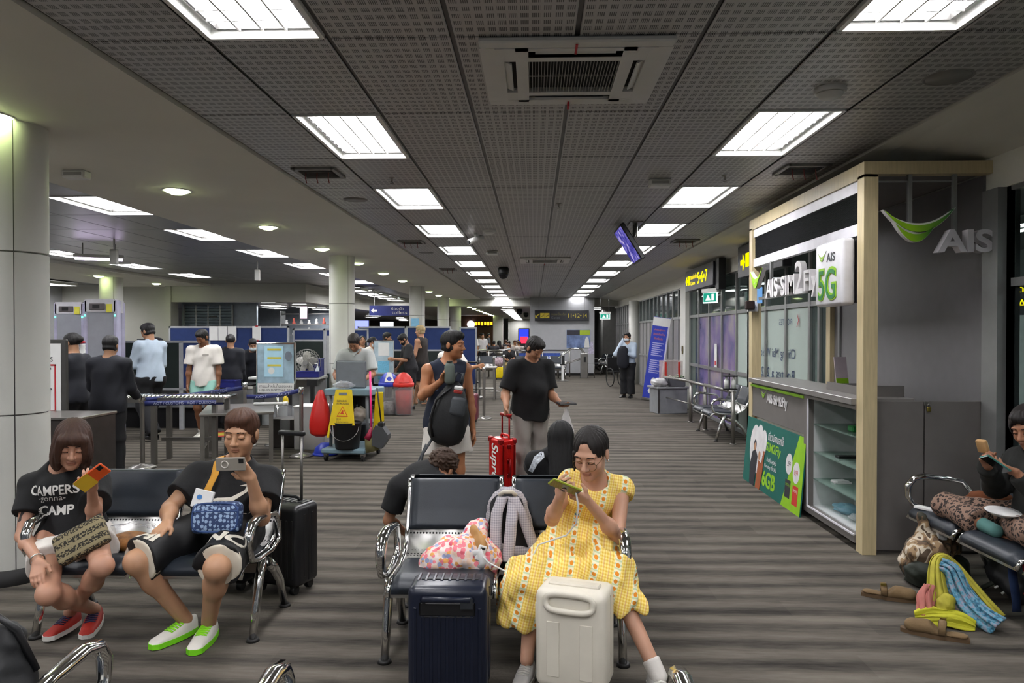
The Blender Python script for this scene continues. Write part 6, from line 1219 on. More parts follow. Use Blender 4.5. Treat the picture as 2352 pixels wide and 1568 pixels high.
def sit(x, y, a, seat=.44, ht=1.65, armL=((.15, .5, -1), (-.35, 1, -.1)), armR=((.15, .5, -1), (-.35, 1, -.1)), lean=-.05, look=(0, -10), fem=0, g=1., spread=.11, kf=.43):
    s = ht / 1.72; f, l = uv_(a); c = A3((x, y, 0)); Z = A3((0, 0, 1)); P = lambda o, q, z: c + l * o * s + f * q * s + Z * z
    J = dict(pel=P(0, .02, seat + .11), chest=P(0, .02 + .48 * math.sin(lean), seat + .1 + .50 * s * math.cos(lean)), s=s, g=g, fem=fem, fwd=f, hipL=P(.09, .02, seat + .08), hipR=P(-.09, .02, seat + .08))
    ch = J['chest']; sw = .155 if fem else .175; J['shL'] = ch + l * sw * s - Z * .045; J['shR'] = ch - l * sw * s - Z * .045
    for q, arm, sg in (('L', armL, 1), ('R', armR, -1)):
        d1 = nrm(l * sg * arm[0][0] + f * arm[0][1] + Z * arm[0][2]); d2 = nrm(l * sg * arm[1][0] + f * arm[1][1] + Z * arm[1][2]); J['el' + q] = J['sh' + q] + d1 * .28 * s; J['wr' + q] = J['el' + q] + d2 * .24 * s; J['hd' + q] = d2
        J['kn' + q] = P(spread * sg, kf, seat + .06); J['an' + q] = P(spread * sg, kf + .03, .09); J['to' + q] = f
    f3, l3 = uv_(a + look[0]); p = math.radians(look[1]); hf = f3 * math.cos(p) + Z * math.sin(p); J['head'] = ch + nrm(Z + f * math.sin(lean + max(0, -p) * .4)) * .17 * s + hf * .02; J['hf'] = hf; J['hu'] = Z; return J
def hd_(J, q, n=None, curl=.4, t=None, s=None):
    """relaxed hand continuing the forearm, palm towards the thigh"""
    d = J['hd' + q]; l = nrm(A3(J['shL']) - A3(J['shR'])) * (1 if q == 'L' else -1); return dict(d=d, n=-l if n is None else n, t=J['fwd'] if t is None else t, curl=(curl,) * 4, s=s or J.get('s', 1.))
# ================================================================ THE PEOPLE IN FRONT
M_BLKTEE = mat('black_cotton', '#131315', .85, var=.15, ns=12, bump=.12, bs=60); M_WHTCOT = mat('white_cotton', '#d2cdc6', .85, var=.04, bump=.12, bs=60); M_NVYTEE = mat('navy_cotton', '#1a2133', .85, var=.12, bump=.12, bs=60)
M_GREYTR = mat('grey_chino', '#8f8883', .85, var=.06, bump=.12, bs=60); M_DKSUIT = mat('dark_navy_suit', '#14161f', .8, var=.15, bump=.1, bs=50); M_PALEBLU = mat('pale_blue_shirt', '#a9b7c6', .8, var=.04, bump=.12, bs=50); M_DKTROU = mat('black_trousers', '#121216', .8, var=.1)
M_GREYSH = mat('grey_uniform', '#a3a6a3', .8, var=.05); M_MINT = mat('mint_shorts', '#8fbfb2', .8); M_WSHOE = mat('white_leather', '#d9d6cd', .5, var=.04); M_LIME = mat('lime_laces', '#8fe31e', .6); M_BSHOE = mat('black_leather', '#121212', .4); M_KHAKI = mat('khaki_cotton', '#8d7c52', .85)
M_MASK = mat('mask_white', '#cdd5da', .8); M_SOLEW = mat('white_sole', '#cfccc4', .6); M_SOLEG = mat('lime_sole', '#7bd61e', .6)
def decal(s, m, parent, surf, M, w, h=None, name='lettering', bold=0, off=.004, align='C', shear=0, outline=None):
    """flat print wrapped on a cloth surface: every point is dropped on it along M's -z"""
    from mathutils.bvhtree import BVHTree
    if s is not None: o = text(s, m, None, Matrix.Identity(4), w=w, h=h, name=name, bold=bold, align=align, shear=shear)
    else: o = MB().add([(x, y, 0) for x, y in outline], [tuple(range(len(outline)))]).build(name, m)
    me = o.data; bm = bmesh.new(); bm.from_mesh(me); bmesh.ops.triangulate(bm, faces=bm.faces)
    for _ in range(2):
        ed = [e for e in bm.edges if e.calc_length() > .02]
        if ed: bmesh.ops.subdivide_edges(bm, edges=ed, cuts=1)
    bmesh.ops.triangulate(bm, faces=bm.faces)
    sw = world(surf); tree = BVHTree.FromPolygons([sw @ v.co for v in surf.data.vertices], [tuple(p.vertices) for p in surf.data.polygons]); z = M.to_3x3() @ Vector((0, 0, 1)); I = world(parent).inverted()
    for v in bm.verts:
        p = M @ v.co; hit = tree.ray_cast(p + z * .3, -z, .8); v.co = I @ ((hit[0] if hit[0] else p) + z * off)
    bm.to_mesh(me); bm.free(); o.parent = parent; return o
def kid(o, name): return [c for c in o.children if c.name.split('.')[0] == name][0]
def phone(M, m, label, screen=None, case=None, w=.075, h=.155):
    o = empty('phone', M.to_translation(), 0, label, 'phone', 'phones in hands'); o.rotation_euler = M.to_euler()
    MB().box(-w / 2, w / 2, -h / 2, h / 2, -.006, .006, bev=.005).build('body', m, o); MB().box(-w / 2 + .004, w / 2 - .004, -h / 2 + .004, h / 2 - .004, .006, .0068).build('display', screen or mat('phone_glass', '#0c0d10', .1), o)
    MB().box(w / 2 - .032, w / 2 - .006, h / 2 - .034, h / 2 - .008, -.0085, -.006, bev=.001).build('camera_bump', M_BLACK, o); return o
def dressmat():
    m, n, l, b = newmat('yellow_gingham'); b.inputs['Roughness'].default_value = .85; s, o = objxyz(n, l, rot=(0, math.radians(-14), 0)); x, z = s[0], s[2]
    def chk(v, p, d=.5): return mnode(n, l, 'LESS_THAN', mnode(n, l, 'FRACT', mnode(n, l, 'DIVIDE', v, p)), d)
    a = mixc(n, l, mnode(n, l, 'MULTIPLY', mnode(n, l, 'ADD', chk(x, .013), chk(z, .013)), .5), '#f3dd86', '#e0b73c'); a = mixc(n, l, mnode(n, l, 'MULTIPLY', chk(x, .026, .12), .6), a, '#d59a8a')
    st = chk(x, .105, .30); u = mnode(n, l, 'SUBTRACT', mnode(n, l, 'FRACT', mnode(n, l, 'DIVIDE', x, .105)), .15); v = mnode(n, l, 'SUBTRACT', mnode(n, l, 'FRACT', mnode(n, l, 'DIVIDE', z, .034)), .5)
    r2 = mnode(n, l, 'SQRT', mnode(n, l, 'ADD', mnode(n, l, 'POWER', mnode(n, l, 'MULTIPLY', u, .105), 2), mnode(n, l, 'POWER', mnode(n, l, 'MULTIPLY', v, .034), 2)))
    band = mixc(n, l, mnode(n, l, 'LESS_THAN', r2, .0095), mixc(n, l, chk(z, .017, .4), '#ece4c2', '#c4d2a8'), '#e08a1c'); l.new(mixc(n, l, st, a, band), b.inputs['Base Color'])
    bp = n.new('ShaderNodeBump'); bp.inputs['Strength'].default_value = .3; bp.inputs['Distance'].default_value = .01; nz = n.new('ShaderNodeTexNoise'); nz.inputs['Scale'].default_value = 28; l.new(o, nz.inputs[0]); l.new(nz.outputs[0], bp.inputs['Height']); l.new(bp.outputs[0], b.inputs['Normal']); return m
# ---- woman in the yellow dress
J = dict(pel=(.255, 3.96, .53), chest=(.325, 3.85, .875), head=(.293, 3.72, 1.045), hf=(-.38, -.80, -.40), hu=(-.10, -.25, 1), shL=(.472, 3.89, .825), shR=(.195, 3.89, .855), elL=(.43, 3.70, .615), elR=(.092, 3.72, .70), wrL=(.262, 3.56, .835), wrR=(.128, 3.53, .862),
         hipL=(.345, 3.95, .50), hipR=(.165, 3.95, .50), knL=(.372, 3.57, .485), knR=(.0, 3.60, .455), anL=(.57, 3.35, .085), anR=(-.035, 3.45, .085), toL=(.2, -1, 0), toR=(-.25, -1, 0), s=.9, hs=1.08, g=.95, fem=1, fwd=nrm((-.12, -1, 0)), eye=-.006, eyeh=.003)
PH = A3((.148, 3.45, .925))
hands = dict(L=dict(d=(-.9, -.35, .45), n=(-.15, .55, .75), t=(-.1, -.55, .8), curl=(.75, .85, .9, 1.0), s=.9, thumb=.5), R=dict(d=(.05, -.62, .72), n=(.75, .1, .5), t=(.3, .6, .6), curl=(.5, .8, .95, 1.0), s=.9, thumb=.5))
def skirt(gh):
    sd = SD(A3((-.28, 3.2, .1)), A3((.62, 4.2, .85)), gh); pel = A3(J['pel']); kl = A3((.385, 3.56, .47)); kr = A3((-.02, 3.58, .42))
    sd.cone((.265, 3.93, .69), (.25, 3.93, .55), .135, .185, .05, .85, (1, 0, 0)); sd.cone(pel, kl, .15, .108, .06); sd.cone(pel, kr, .15, .12, .06); sd.cone(kr + A3((.03, .02, 0)), kl + A3((-.05, .04, -.02)), .11, .10, .07); sd.cone(kr, (-.035, 3.56, .25), .115, .125, .05, .8, (1, 0, 0)); sd.cone(kl, (.43, 3.5, .33), .105, .112, .05); sd.cone((-.03, 3.56, .3), (-.11, 3.6, .30), .12, .09, .06)
    sd.plane((-.03, 3.5, .225), (-.1, -.15, -1), (-.4, 3.0, 0), (.2, 4.2, .5)); sd.plane((.44, 3.5, .315), (.16, -.1, -1), (.2, 3.0, 0), (.8, 4.2, .5)); sd.plane((.25, 3.9, .70), (.1, 0, 1))
    sd.ripple(.0065, 30, 21); sd.ripple(.004, 62, 22); return sd
M_DRESS = dressmat()
yw = person('person in a yellow gingham dress and glasses looking at a phone on the bench', J, '#c0937a', ('tied', '#17110f'), [dict(k='top', m=M_DRESS, sleeve=.16, hem=-.10, inf=.010, loose=.0, neck=.074, vneck=.03, name='dress_bodice', rip=.003, rf=34, h=.006, r0=.012), dict(k='custom', fn=skirt, m=M_DRESS, name='dress_skirt', h=.008), dict(k='shoes', m=mat('grey_sneaker', '#b9b7b4', .6), sole=M_SOLEW, lace=M_SOLEW, L=.24), dict(k='socks', m=M_WHTCOT, H=.06, q='L')], .008, .0033, hands=hands)
H_ = hframe(J['head'], J['hf'], J['hu']); I_ = world(yw).inverted(); g = MB()
for q in (-1, 1): g.tube([I_ @ Vector(hp(H_, q * .034 + .029 * math.cos(2 * PI * k / 24), .108 - abs(.029 * math.cos(2 * PI * k / 24) * q) * .2, -.012 + .026 * math.sin(2 * PI * k / 24))) for k in range(24)], .0016, 5, closed=True); g.tube([I_ @ Vector(hp(H_, q * .063, .102, -.006)), I_ @ Vector(hp(H_, q * .079, .05, .002)), I_ @ Vector(hp(H_, q * .084, -.01, .008))], .0014, 5)
g.tube([I_ @ Vector(hp(H_, -.006, .112, -.008)), I_ @ Vector(hp(H_, .006, .112, -.008))], .0015, 5); g.build('glasses', mat('thin_gold', '#6a5a3c', .3, .8), yw)
MB().ell(I_ @ Vector(hp(H_, -.088, -.0, -.04)), .006, 8, 6).build('earring', M_CHROME, yw); MB().ell(I_ @ Vector(hp(H_, .088, -.0, -.04)), .006, 8, 6).build('earring', M_CHROME, yw)
heart = [(.0, -.013), (.012, .001), (.011, .009), (.005, .011), (0, .007), (-.005, .011), (-.011, .009), (-.012, .001)]
bod = kid(yw, 'dress_bodice'); decal(None, mat('heart_purple', '#6a3f8f', .5), yw, bod, fr((.26, 3.5, .79), (1, 0, 0), (0, 0, 1)), 0, name='heart_button', outline=heart); decal(None, mat('heart_blue', '#3f6f9a', .5), yw, bod, fr((.225, 3.5, .70), (1, 0, 0), (0, 0, 1)), 0, name='heart_button', outline=heart)
phone(fr(PH, (-.35, .75, -.45), (.93, .12, -.36)), mat('lime_case', '#9aa82c', .4), 'phone in a lime green case held by the woman in yellow')
# ---- man with the phone on the left bench
J = dict(pel=(-1.80, 4.13, .53), chest=(-1.775, 4.22, .875), head=(-1.694, 4.10, 1.085), hf=(.02, -1, -.16), hu=(.04, 0, 1), shL=(-1.585, 4.19, .80), shR=(-1.99, 4.19, .81), elR=(-2.075, 4.02, .665), wrR=(-2.0, 3.85, .625), elL=(-1.53, 3.98, .625), wrL=(-1.545, 3.87, .87), hipR=(-1.91, 4.1, .525), hipL=(-1.69, 4.1, .525),
         knR=(-2.075, 3.68, .468), knL=(-1.615, 3.60, .468), anR=(-1.92, 3.88, .09), anL=(-1.77, 3.84, .09), toR=(-.45, -1, 0), toL=(.06, -1, 0), s=.95, hs=1.13, g=1.16, ga=1.15, fwd=(0, -1, 0), belly=.9, eye=-.005)
hands = dict(R=dict(d=(-.1, -.95, -.32), n=(0, .2, -1), t=(.9, -.3, .0), curl=(.25, .3, .3, .35), s=.98, thumb=.2), L=dict(d=(-.45, -.45, .75), n=(-.35, .9, .15), t=(-.55, -.05, .5), curl=(.9, 1.0, 1.0, 1.0), s=.98, thumb=.3))
M_BBALL = mat('black_jersey', '#0f0f11', .6, var=.1, bump=.06, bs=200); M_CREAMTRIM = mat('cream_knit', '#cfc6b4', .8)
def hemband(q):
    def fn(gh):
        hi, kn = A3(J['hip' + q]), A3(J['kn' + q]); d = nrm(kn - hi); e = hi + (kn - hi) * .93; sd = SD(e - .2, e + .2, gh); sd.cone(e - d * .04, e + d * .016, .109, .111, .01, cut0=True, cut1=True); sd.ripple(.003, 30, 4); return sd
    return fn
mn = person('person in a black tee and black shorts holding a phone up on the left bench', J, '#b58a6b', ('short', '#4a2c1c'), [dict(k='top', m=M_BLKTEE, sleeve=.62, hem=.02, inf=.014, loose=.014, r0=.02, rip=.004), dict(k='bottom', m=M_BBALL, len=.95, inf=.016, loose=.014, fl=.02, name='shorts', rip=.004), dict(k='custom', fn=hemband('L'), m=M_CREAMTRIM, name='shorts_band'), dict(k='custom', fn=hemband('R'), m=M_CREAMTRIM, name='shorts_band'), dict(k='shoes', m=M_WSHOE, sole=M_SOLEG, lace=M_LIME, L=.28)], .008, .0033, hands=hands, brow='#1a1210')
sh = kid(mn, 'shorts'); tee = kid(mn, 'top'); PW = mat('cream_print', '#d2ccbe', .7)
decal('NC', PW, mn, sh, fr((-1.625, 3.76, .55), (1, 0, -.06), (0, .7, .7)), .21, .085, bold=.05); decal('HI', PW, mn, sh, fr((-2.03, 3.78, .54), (.95, -.25, -.1), (.2, .7, .6)), .11, .08, bold=.05)
eag = [(-.10, -.01), (-.03, .005), (.03, .0), (.09, .03), (.10, .05), (.06, .055), (.11, .065), (.125, .05), (.12, .03), (.09, .01), (.03, -.03), (-.04, -.055), (-.11, -.07), (-.06, -.04)]
decal(None, PW, mn, tee, fr((-1.745, 3.7, .735), (1, 0, 0), (0, 0, 1)), 0, name='shirt_print', outline=eag); decal('LONDON', PW, mn, tee, fr((-1.655, 3.7, .63), (1, 0, 0), (0, 0, 1)), .16, .025, bold=.02)
phone(fr((-1.617, 3.775, .965), (0, -.12, 1), (1, .08, .02)), mat('grey_phone', '#8b857c', .35), 'pale grey phone held sideways by the man in the black tee')
rg = MB().tube([(.0 + .105 * 0, 0, 0)] * 0 + [(.018 * math.cos(2 * PI * k / 20), .018 * math.sin(2 * PI * k / 20) - .03, -.0075) for k in range(20)], .003, 5, closed=True); rg.build('grip_ring', mat('ring_white', '#cfcac2', .4), bpy.data.objects['phone.001'])
# crossbody bag, its strap and the tissue packet
def bluemono():
    m, n, l, b = newmat('blue_denim_pattern'); b.inputs['Roughness'].default_value = .7; s, o = objxyz(n, l, scale=(44, 44, 44)); v = n.new('ShaderNodeTexVoronoi'); v.inputs['Scale'].default_value = 1; v.inputs['Randomness'].default_value = .45; l.new(o, v.inputs['Vector']); nz = n.new('ShaderNodeTexNoise'); nz.inputs['Scale'].default_value = 5; l.new(o, nz.inputs[0])
    f = mnode(n, l, 'LESS_THAN', mnode(n, l, 'ADD', v.outputs['Distance'], mnode(n, l, 'MULTIPLY', nz.outputs[0], .35)), .60); l.new(mixc(n, l, f, '#26395f', '#8fa6c4'), b.inputs['Base Color']); return m
M_DENIM = bluemono(); M_DENIMP = mat('blue_piping', '#27406e', .6)
xb = empty('crossbody_bag', (-1.715, 3.83, .665), 4, 'blue patterned crossbody bag on a mustard strap across the man in black', 'bag'); xb.rotation_euler[0] = math.radians(-12); MB().box(-.132, .132, -.045, .045, -.085, .085, bev=.035, seg=4).build('body', M_DENIM, xb); MB().box(-.12, .12, -.048, .048, .030, .036, bev=.002).build('zip', M_DENIMP, xb)
MB().tube([(.12 * math.copysign(abs(math.cos(2 * PI * k / 32)) ** .5, math.cos(2 * PI * k / 32)), -.038, .075 * math.copysign(abs(math.sin(2 * PI * k / 32)) ** .5, math.sin(2 * PI * k / 32))) for k in range(32)], .006, 6, closed=True).build('piping', M_DENIMP, xb)
I_ = world(xb).inverted(); P_ = [I_ @ Vector(p) for p in ((-1.825, 3.89, .72), (-1.81, 3.93, .80), (-1.80, 3.99, .86), (-1.815, 4.06, .92), (-1.84, 4.16, .935), (-1.85, 4.26, .90))]
MB().grid(lambda u, v: P_[min(int(u * 5), 4)].lerp(P_[min(int(u * 5), 4) + 1], u * 5 - min(int(u * 5), 4)) + Vector(((v - .5) * .042, 0, (v - .5) * .012)), 20, 3, thick=.004).build('strap', mat('mustard_strap', '#c08a2e', .8), xb)
tk = empty('tissue_packet', (-1.79, 3.82, .765), 0, 'white tissue packet tucked behind the blue crossbody bag', 'packet', rx=-15); MB().box(-.055, .055, -.008, .008, -.05, .05, bev=.004, M=T(0, 0, 0, 0, 0, 12)).build('packet', M_PAPER, tk); MB().prism(blob((-.015, .012), (.015, .013), 12), .001, fr((0, -.0095, 0), (1, 0, 0), (0, 0, 1))).build('blue_mark', mat('mark_blue', '#3f78b4', .5), tk)
# ---- woman with the bob on the left bench
J = dict(pel=(-2.60, 4.0, .53), chest=(-2.68, 4.0, .90), head=(-2.545, 3.88, 1.055), hf=(.48, -.80, -.36), hu=(.15, -.1, 1), shR=(-2.85, 3.98, .805), shL=(-2.54, 4.08, .805), elR=(-2.80, 3.84, .55), wrR=(-2.545, 3.60, .49), elL=(-2.40, 3.84, .655), wrL=(-2.325, 3.70, .84), hipR=(-2.70, 3.92, .51), hipL=(-2.50, 3.98, .515),
         knR=(-2.455, 3.54, .345), knL=(-2.21, 3.60, .47), anL=(-2.60, 3.93, .10), anR=(-2.49, 3.98, .10), toR=(.30, -1, -.1), toL=(-.05, -1, 0), s=.9, hs=1.08, g=.94, fem=1, fwd=nrm((.22, -1, 0)), eye=-.006, eyeh=.003)
hands = dict(R=dict(d=(.35, -.6, -.62), n=(.2, .5, -.8), t=(.9, .2, .3), curl=(.25, .3, .35, .4), s=.95, thumb=.2), L=dict(d=(.25, -.6, .75), n=(-.35, .65, .6), t=(-.9, -.1, .2), curl=(.55, .7, .8, .9), s=.9, thumb=.4))
wl_ = person('person in a black camp tee and white shorts looking at an orange phone', J, '#b88a72', ('bob', '#3d2519'), [dict(k='top', m=M_BLKTEE, sleeve=.58, hem=.045, inf=.012, loose=.008, r0=.022), dict(k='bottom', m=M_WHTCOT, len=.46, inf=.014, loose=.010, fl=.02, waist=.03, name='shorts', rip=.003), dict(k='shoes', m=mat('red_canvas', '#9c2418', .7), sole=M_SOLEW, lace=mat('dark_lace', '#20183a', .7), L=.25)], .008, .0033, hands=hands)
te = kid(wl_, 'top'); PT = mat('white_print2', '#d6d4cf', .7); F_ = lambda x, y, z: fr((x, y, z), (.97, .2, .06), (-.06, 0, 1))
decal('CAMPERS', PT, wl_, te, F_(-2.60, 3.6, .80), .26, .055, bold=.02); decal('-gonna-', PT, wl_, te, F_(-2.61, 3.6, .745), .15, .035, shear=.3); decal('CAMP', PT, wl_, te, F_(-2.59, 3.6, .685), .19, .052, bold=.03)
phone(fr((-2.265, 3.61, .925), (-.35, -.60, .62), (.80, .30, .50)), mat('orange_case', '#d0521e', .4), 'phone in an orange and yellow case held by the woman with the bob', w=.078, h=.16); MB().box(-.041, .041, -.082, .0, -.0075, -.006).build('yellow_half', mat('case_yellow', '#c9a42a', .4), bpy.data.objects['phone.002'])
I_ = world(wl_).inverted(); wr = Vector(J['wrR']); el = Vector(J['elR']); d_ = (wr - el).normalized(); u_ = d_.orthogonal().normalized(); v_ = d_.cross(u_)
MB().tube([I_ @ (wr - d_ * .02 + (u_ * math.cos(2 * PI * k / 20) + v_ * math.sin(2 * PI * k / 20)) * .033) for k in range(20)], .004, 6, closed=True).build('bracelet', M_CHROME, wl_)
M_INK = mat('tattoo_ink', '#3a3230', .7)
decal(None, M_INK, wl_, wl_, fr((-2.695, 3.55, .505), (.85, 0, -.35), (.3, 0, .9)), 0, name='tattoo', off=.0015, outline=[(-.025, -.008), (.0, -.014), (.028, -.006), (.03, .008), (.005, .004), (-.02, .012)])
decal(None, M_INK, wl_, wl_, fr((-2.82, 3.55, .655), (1, 0, 0), (0, 0, 1)), 0, name='tattoo', off=.0015, outline=[(-.012, -.03), (.008, -.02), (.004, .0), (.012, .02), (-.006, .03), (-.01, .0)])
def clutchmat():
    m, n, l, b = newmat('lettered_canvas'); b.inputs['Roughness'].default_value = .85; s, o = objxyz(n, l); st = mnode(n, l, 'LESS_THAN', mnode(n, l, 'FRACT', mnode(n, l, 'DIVIDE', s[2], .048)), .62); nz = n.new('ShaderNodeTexNoise'); nz.inputs['Scale'].default_value = 105; nz.inputs['Detail'].default_value = 1; l.new(o, nz.inputs[0]); f = mnode(n, l, 'MULTIPLY', st, mnode(n, l, 'GREATER_THAN', nz.outputs[0], .47))
    l.new(mixc(n, l, f, '#8a7f60', '#2a261e'), b.inputs['Base Color']); return m
cl_ = empty('canvas_clutch', (-2.375, 3.69, .575), 0, 'striped beige and black canvas clutch on the lap of the woman with the bob', 'bag'); cl_.rotation_euler = (math.radians(-25), math.radians(-28), math.radians(12)); MB().box(-.135, .135, -.03, .03, -.08, .08, bev=.02, seg=3).build('body', clutchmat(), cl_); MB().box(-.13, .13, -.006, .006, .078, .085).build('zip', M_BLACK, cl_)
# food bag on the empty left seat
fb = crumple('food_bag', clear('thin_bag', '#c9cbd0', .06, .3), (.17, .12, .075), 31, 'clear plastic food bag with brown snacks on the left bench seat', 'plastic bag', (-2.28, 4.0, .43), n=20); MB().ell((0, -.02, .055), (.13, .10, .055), 14, 8).build('snack', mat('fried_snack', '#8a5a24', .7, var=.5, ns=22, bump=.5, bs=40), fb); MB().box(-.06, .12, -.085, -.06, .01, .08, bev=.008, M=T(0, 0, 0, 15)).build('paper_sleeve', mat('kraft', '#a07a48', .8, var=.1), fb)
# ---- man standing with the red case
J = stand(-.04, 7.32, 160, 1.66, armL=((.12, .05, -1), (.1, .85, -.35)), armR=((.10, .12, -1), (-.02, .35, -.85)), lean=.06, look=(-28, -38), g=1.08); J['belly'] = .7; J['ga'] = 1.1; J['wrR'] = A3((-.272, 7.0, .955)); J['elR'] = A3((-.29, 7.19, 1.06)) ; J['knR'] = J['knR'] + A3((0, -.06, 0))
hands = dict(R=dict(d=(.0, -.12, -1), n=(.9, -.3, 0), t=(-.2, -.9, .1), curl=(1.1, 1.1, 1.1, 1.1), s=1, thumb=.6), L=dict(d=(.45, -.8, -.1), n=(0, -.15, 1), t=(-.8, -.4, .1), curl=(.5, .5, .5, .5), s=1, thumb=.5))
person('person in a black tee and grey trousers pulling the red trolley case', J, '#a5765a', ('short', '#15110f'), [dict(k='top', m=M_BLKTEE, sleeve=.85, hem=.13, inf=.014, loose=.006, r0=.016, flare=.015), dict(k='bottom', m=M_GREYTR, len=1.98, inf=.012, loose=.006, fl=.022, waist=.05, name='trousers'), dict(k='shoes', m=mat('brown_shoe', '#3a2d26', .5), sole=M_BSHOE)], .011, .006, hands=hands)
wl3 = A3(J['wrL']) + nrm((.45, -.8, -.1)) * .10; pa = empty('passport_wallet', [float(v) for v in wl3 + A3((0, 0, .03))], 20, 'black wallet held flat by the man with the red case', 'wallet', rx=6); MB().box(-.09, .09, -.06, .06, -.006, .006, bev=.004).build('cover', M_BLACK, pa); MB().box(-.085, .085, -.055, .055, .006, .009).build('pages', mat('page_dark', '#26221f', .6), pa)
bag('carrier_bag', clear('white_carrier', '#d6d3d2', .6, .4), [(0, .06, .04), (.06, .08, .06), (.16, .05, .04), (.26, .02, .02), (.30, .012, .012)], 'small white carrier bag hanging from the hand of the man with the red case', 'plastic bag', tuple(float(v) for v in wl3 - A3((0, 0, .31))))
# ---- man in the sleeveless vest with the backpack held in front
J = stand(-.745, 6.12, 152, 1.69, armL=((.14, .02, -1), (.05, .12, -1)), armR=((.32, .10, -1), (-.35, .75, .62)), look=(-42, -4), g=.98); J['head'] = A3((-.69, 6.10, 1.565))
J['wrR'] = A3((-.75, 5.86, 1.28)); J['elR'] = A3((-.935, 5.98, 1.14))
hands = dict(R=dict(d=(.5, -.1, .8), n=(.5, -.5, -.2), t=(-.3, -.5, .6), curl=(.9, .9, .9, .9), s=1.), L=hd_(J, 'L'))
vm = person('person in a navy sleeveless top and white shorts with a backpack on the chest', J, '#a8714e', ('short', '#0f0d0d'), [dict(k='top', m=M_NVYTEE, sleeve=0, hem=.08, inf=.014, flare=.02), dict(k='bottom', m=M_WHTCOT, len=.62, inf=.014, loose=.014, fl=.03, waist=-.01, name='shorts'), dict(k='shoes', m=M_BSHOE, sole=M_BSHOE)], .01, .0055, hands=hands)
q = MB(); [q.box(-.52 + .0, -.515, -.004 + 0, .004, z, z + .03) for z in ()]
M_PACK = mat('black_nylon', '#17181a', .6, var=.2, ns=10, bump=.15, bs=60); M_PACKG = mat('grey_nylon', '#42464a', .6, bump=.15, bs=60)
bp_ = bag('backpack', M_PACK, [(0, .06, .05), (.03, .12, .09), (.12, .155, .11), (.28, .15, .11), (.40, .12, .09), (.50, .06, .05), (.53, .02, .02)], 'black and grey backpack carried in front by the man in the vest', 'backpack', (-.735, 5.86, .75), sq=.75); bp_.rotation_euler = (0, math.radians(10), 0)
MB().box(.0, .13, -.125, -.08, .26, .42, bev=.03, seg=3).build('front_pocket', M_PACKG, bp_); MB().tube([(-.1, -.08, .06), (-.14, -.09, .2), (-.12, -.09, .36), (-.02, -.08, .48)], .012, 6).build('piping', M_BLACK, bp_); MB().tube([(-.02, 0, .52), (.0, 0, .6), (.05, 0, .6), (.05, 0, .52)], .012, 6).build('grab_loop', M_PACKG, bp_)
MB().tube([(-.1, .0, .05), (-.16, -.02, -.1), (-.17, -.02, -.34), (-.16, -.02, -.42)], .011, 6, flat=.4).build('strap', M_PACKG, bp_); MB().tube([(.03, 0, .02), (.02, -.03, -.1), (.02, -.03, -.18)], .011, 6, flat=.4).build('strap', M_PACKG, bp_); MB().tube([(-.15, 0, -.02), (-.17, 0, -.1), (-.2, -.02, -.22), (-.27, -.05, -.30)], .007, 6, flat=.4).build('strap_end', M_PACKG, bp_)
MB().box(.015, .085, -.095, -.06, .47, .50, bev=.008, M=T(0, 0, 0, 0, 10)).build('red_band', mat('band_red', '#a83a36', .7), bp_); MB().box(.015, .085, -.095, -.06, .50, .53, bev=.008, M=T(0, 0, 0, 0, 10)).build('white_band', M_PAPER, bp_)
gp_ = empty('grey_pouch', (-.685, 5.80, 1.345), 0, 'grey-green pouch held up by the man in the vest', 'pouch'); MB().tube([(0, 0, -.09), (0, 0, -.07), (0, 0, .05), (0, 0, .085)], [.03, .042, .042, .025], 14, flat=.6).build('body', mat('pouch_green', '#5d665f', .6), gp_); MB().tube([(0, 0, .085), (0, 0, .095)], .024, 12).build('cap', mat('pouch_cap', '#4a524c', .5), gp_)
# ---- two people on the bench behind, facing away
J = dict(pel=(-.66, 4.92, .50), chest=(-.80, 5.12, .66), head=(-.66, 5.12, .69), hf=(.35, .8, -.45), hu=(.3, .5, .8), shL=(-.96, 5.05, .57), shR=(-.62, 5.15, .60), elL=(-1.03, 5.04, .34), elR=(-.55, 5.35, .42), wrL=(-.93, 5.2, .2), wrR=(-.75, 5.45, .3), hipL=(-.75, 4.95, .5), hipR=(-.57, 4.95, .5), knL=(-.86, 5.36, .5), knR=(-.5, 5.36, .5), anL=(-.88, 5.42, .09), anR=(-.5, 5.42, .09), toL=(0, 1, 0), toR=(0, 1, 0), s=.95, g=1.0, hs=1.02, fwd=(0, 1, 0))
person('person hunched over behind the centre bench, brown curly hair and black tee', J, '#a9795c', ('curly', '#3a2618'), [dict(k='top', m=M_BLKTEE, sleeve=.7, hem=.05, inf=.016), dict(k='bottom', m=M_DKTROU, len=.8, name='shorts'), dict(k='shoes', m=M_BSHOE, sole=M_BSHOE)], .012, .007)
J = sit(.18, 4.86, 0, .44, 1.6, fem=1, lean=.02, look=(5, -12)); J['chest'] = A3((.17, 4.86, .84)); J['head'] = A3((.18, 4.80, .965)); J['shL'] = A3((.02, 4.86, .79)); J['shR'] = A3((.33, 4.86, .79)); J['fwd'] = A3((0, 1, 0))
lb_ = person('person with long straight black hair seated facing away behind the woman in yellow', J, '#b58a70', ('long', '#0b0a0c'), [dict(k='top', m=M_BLKTEE, sleeve=.9, inf=.016, neck=.06), dict(k='bottom', m=M_DKTROU, len=1.9, name='trousers'), dict(k='shoes', m=M_BSHOE, sole=M_BSHOE)], .012, .006)
decal(None, mat('white_collar_print', '#c9cfd8', .7, var=.5, ns=60), lb_, kid(lb_, 'top'), fr((.02, 4.5, .82), (1, 0, 0), (0, 0, 1)), 0, name='shoulder_print', outline=[(-.06, -.08), (-.02, .02), (.04, .06), (.05, .02), (.0, -.03), (-.03, -.09)])
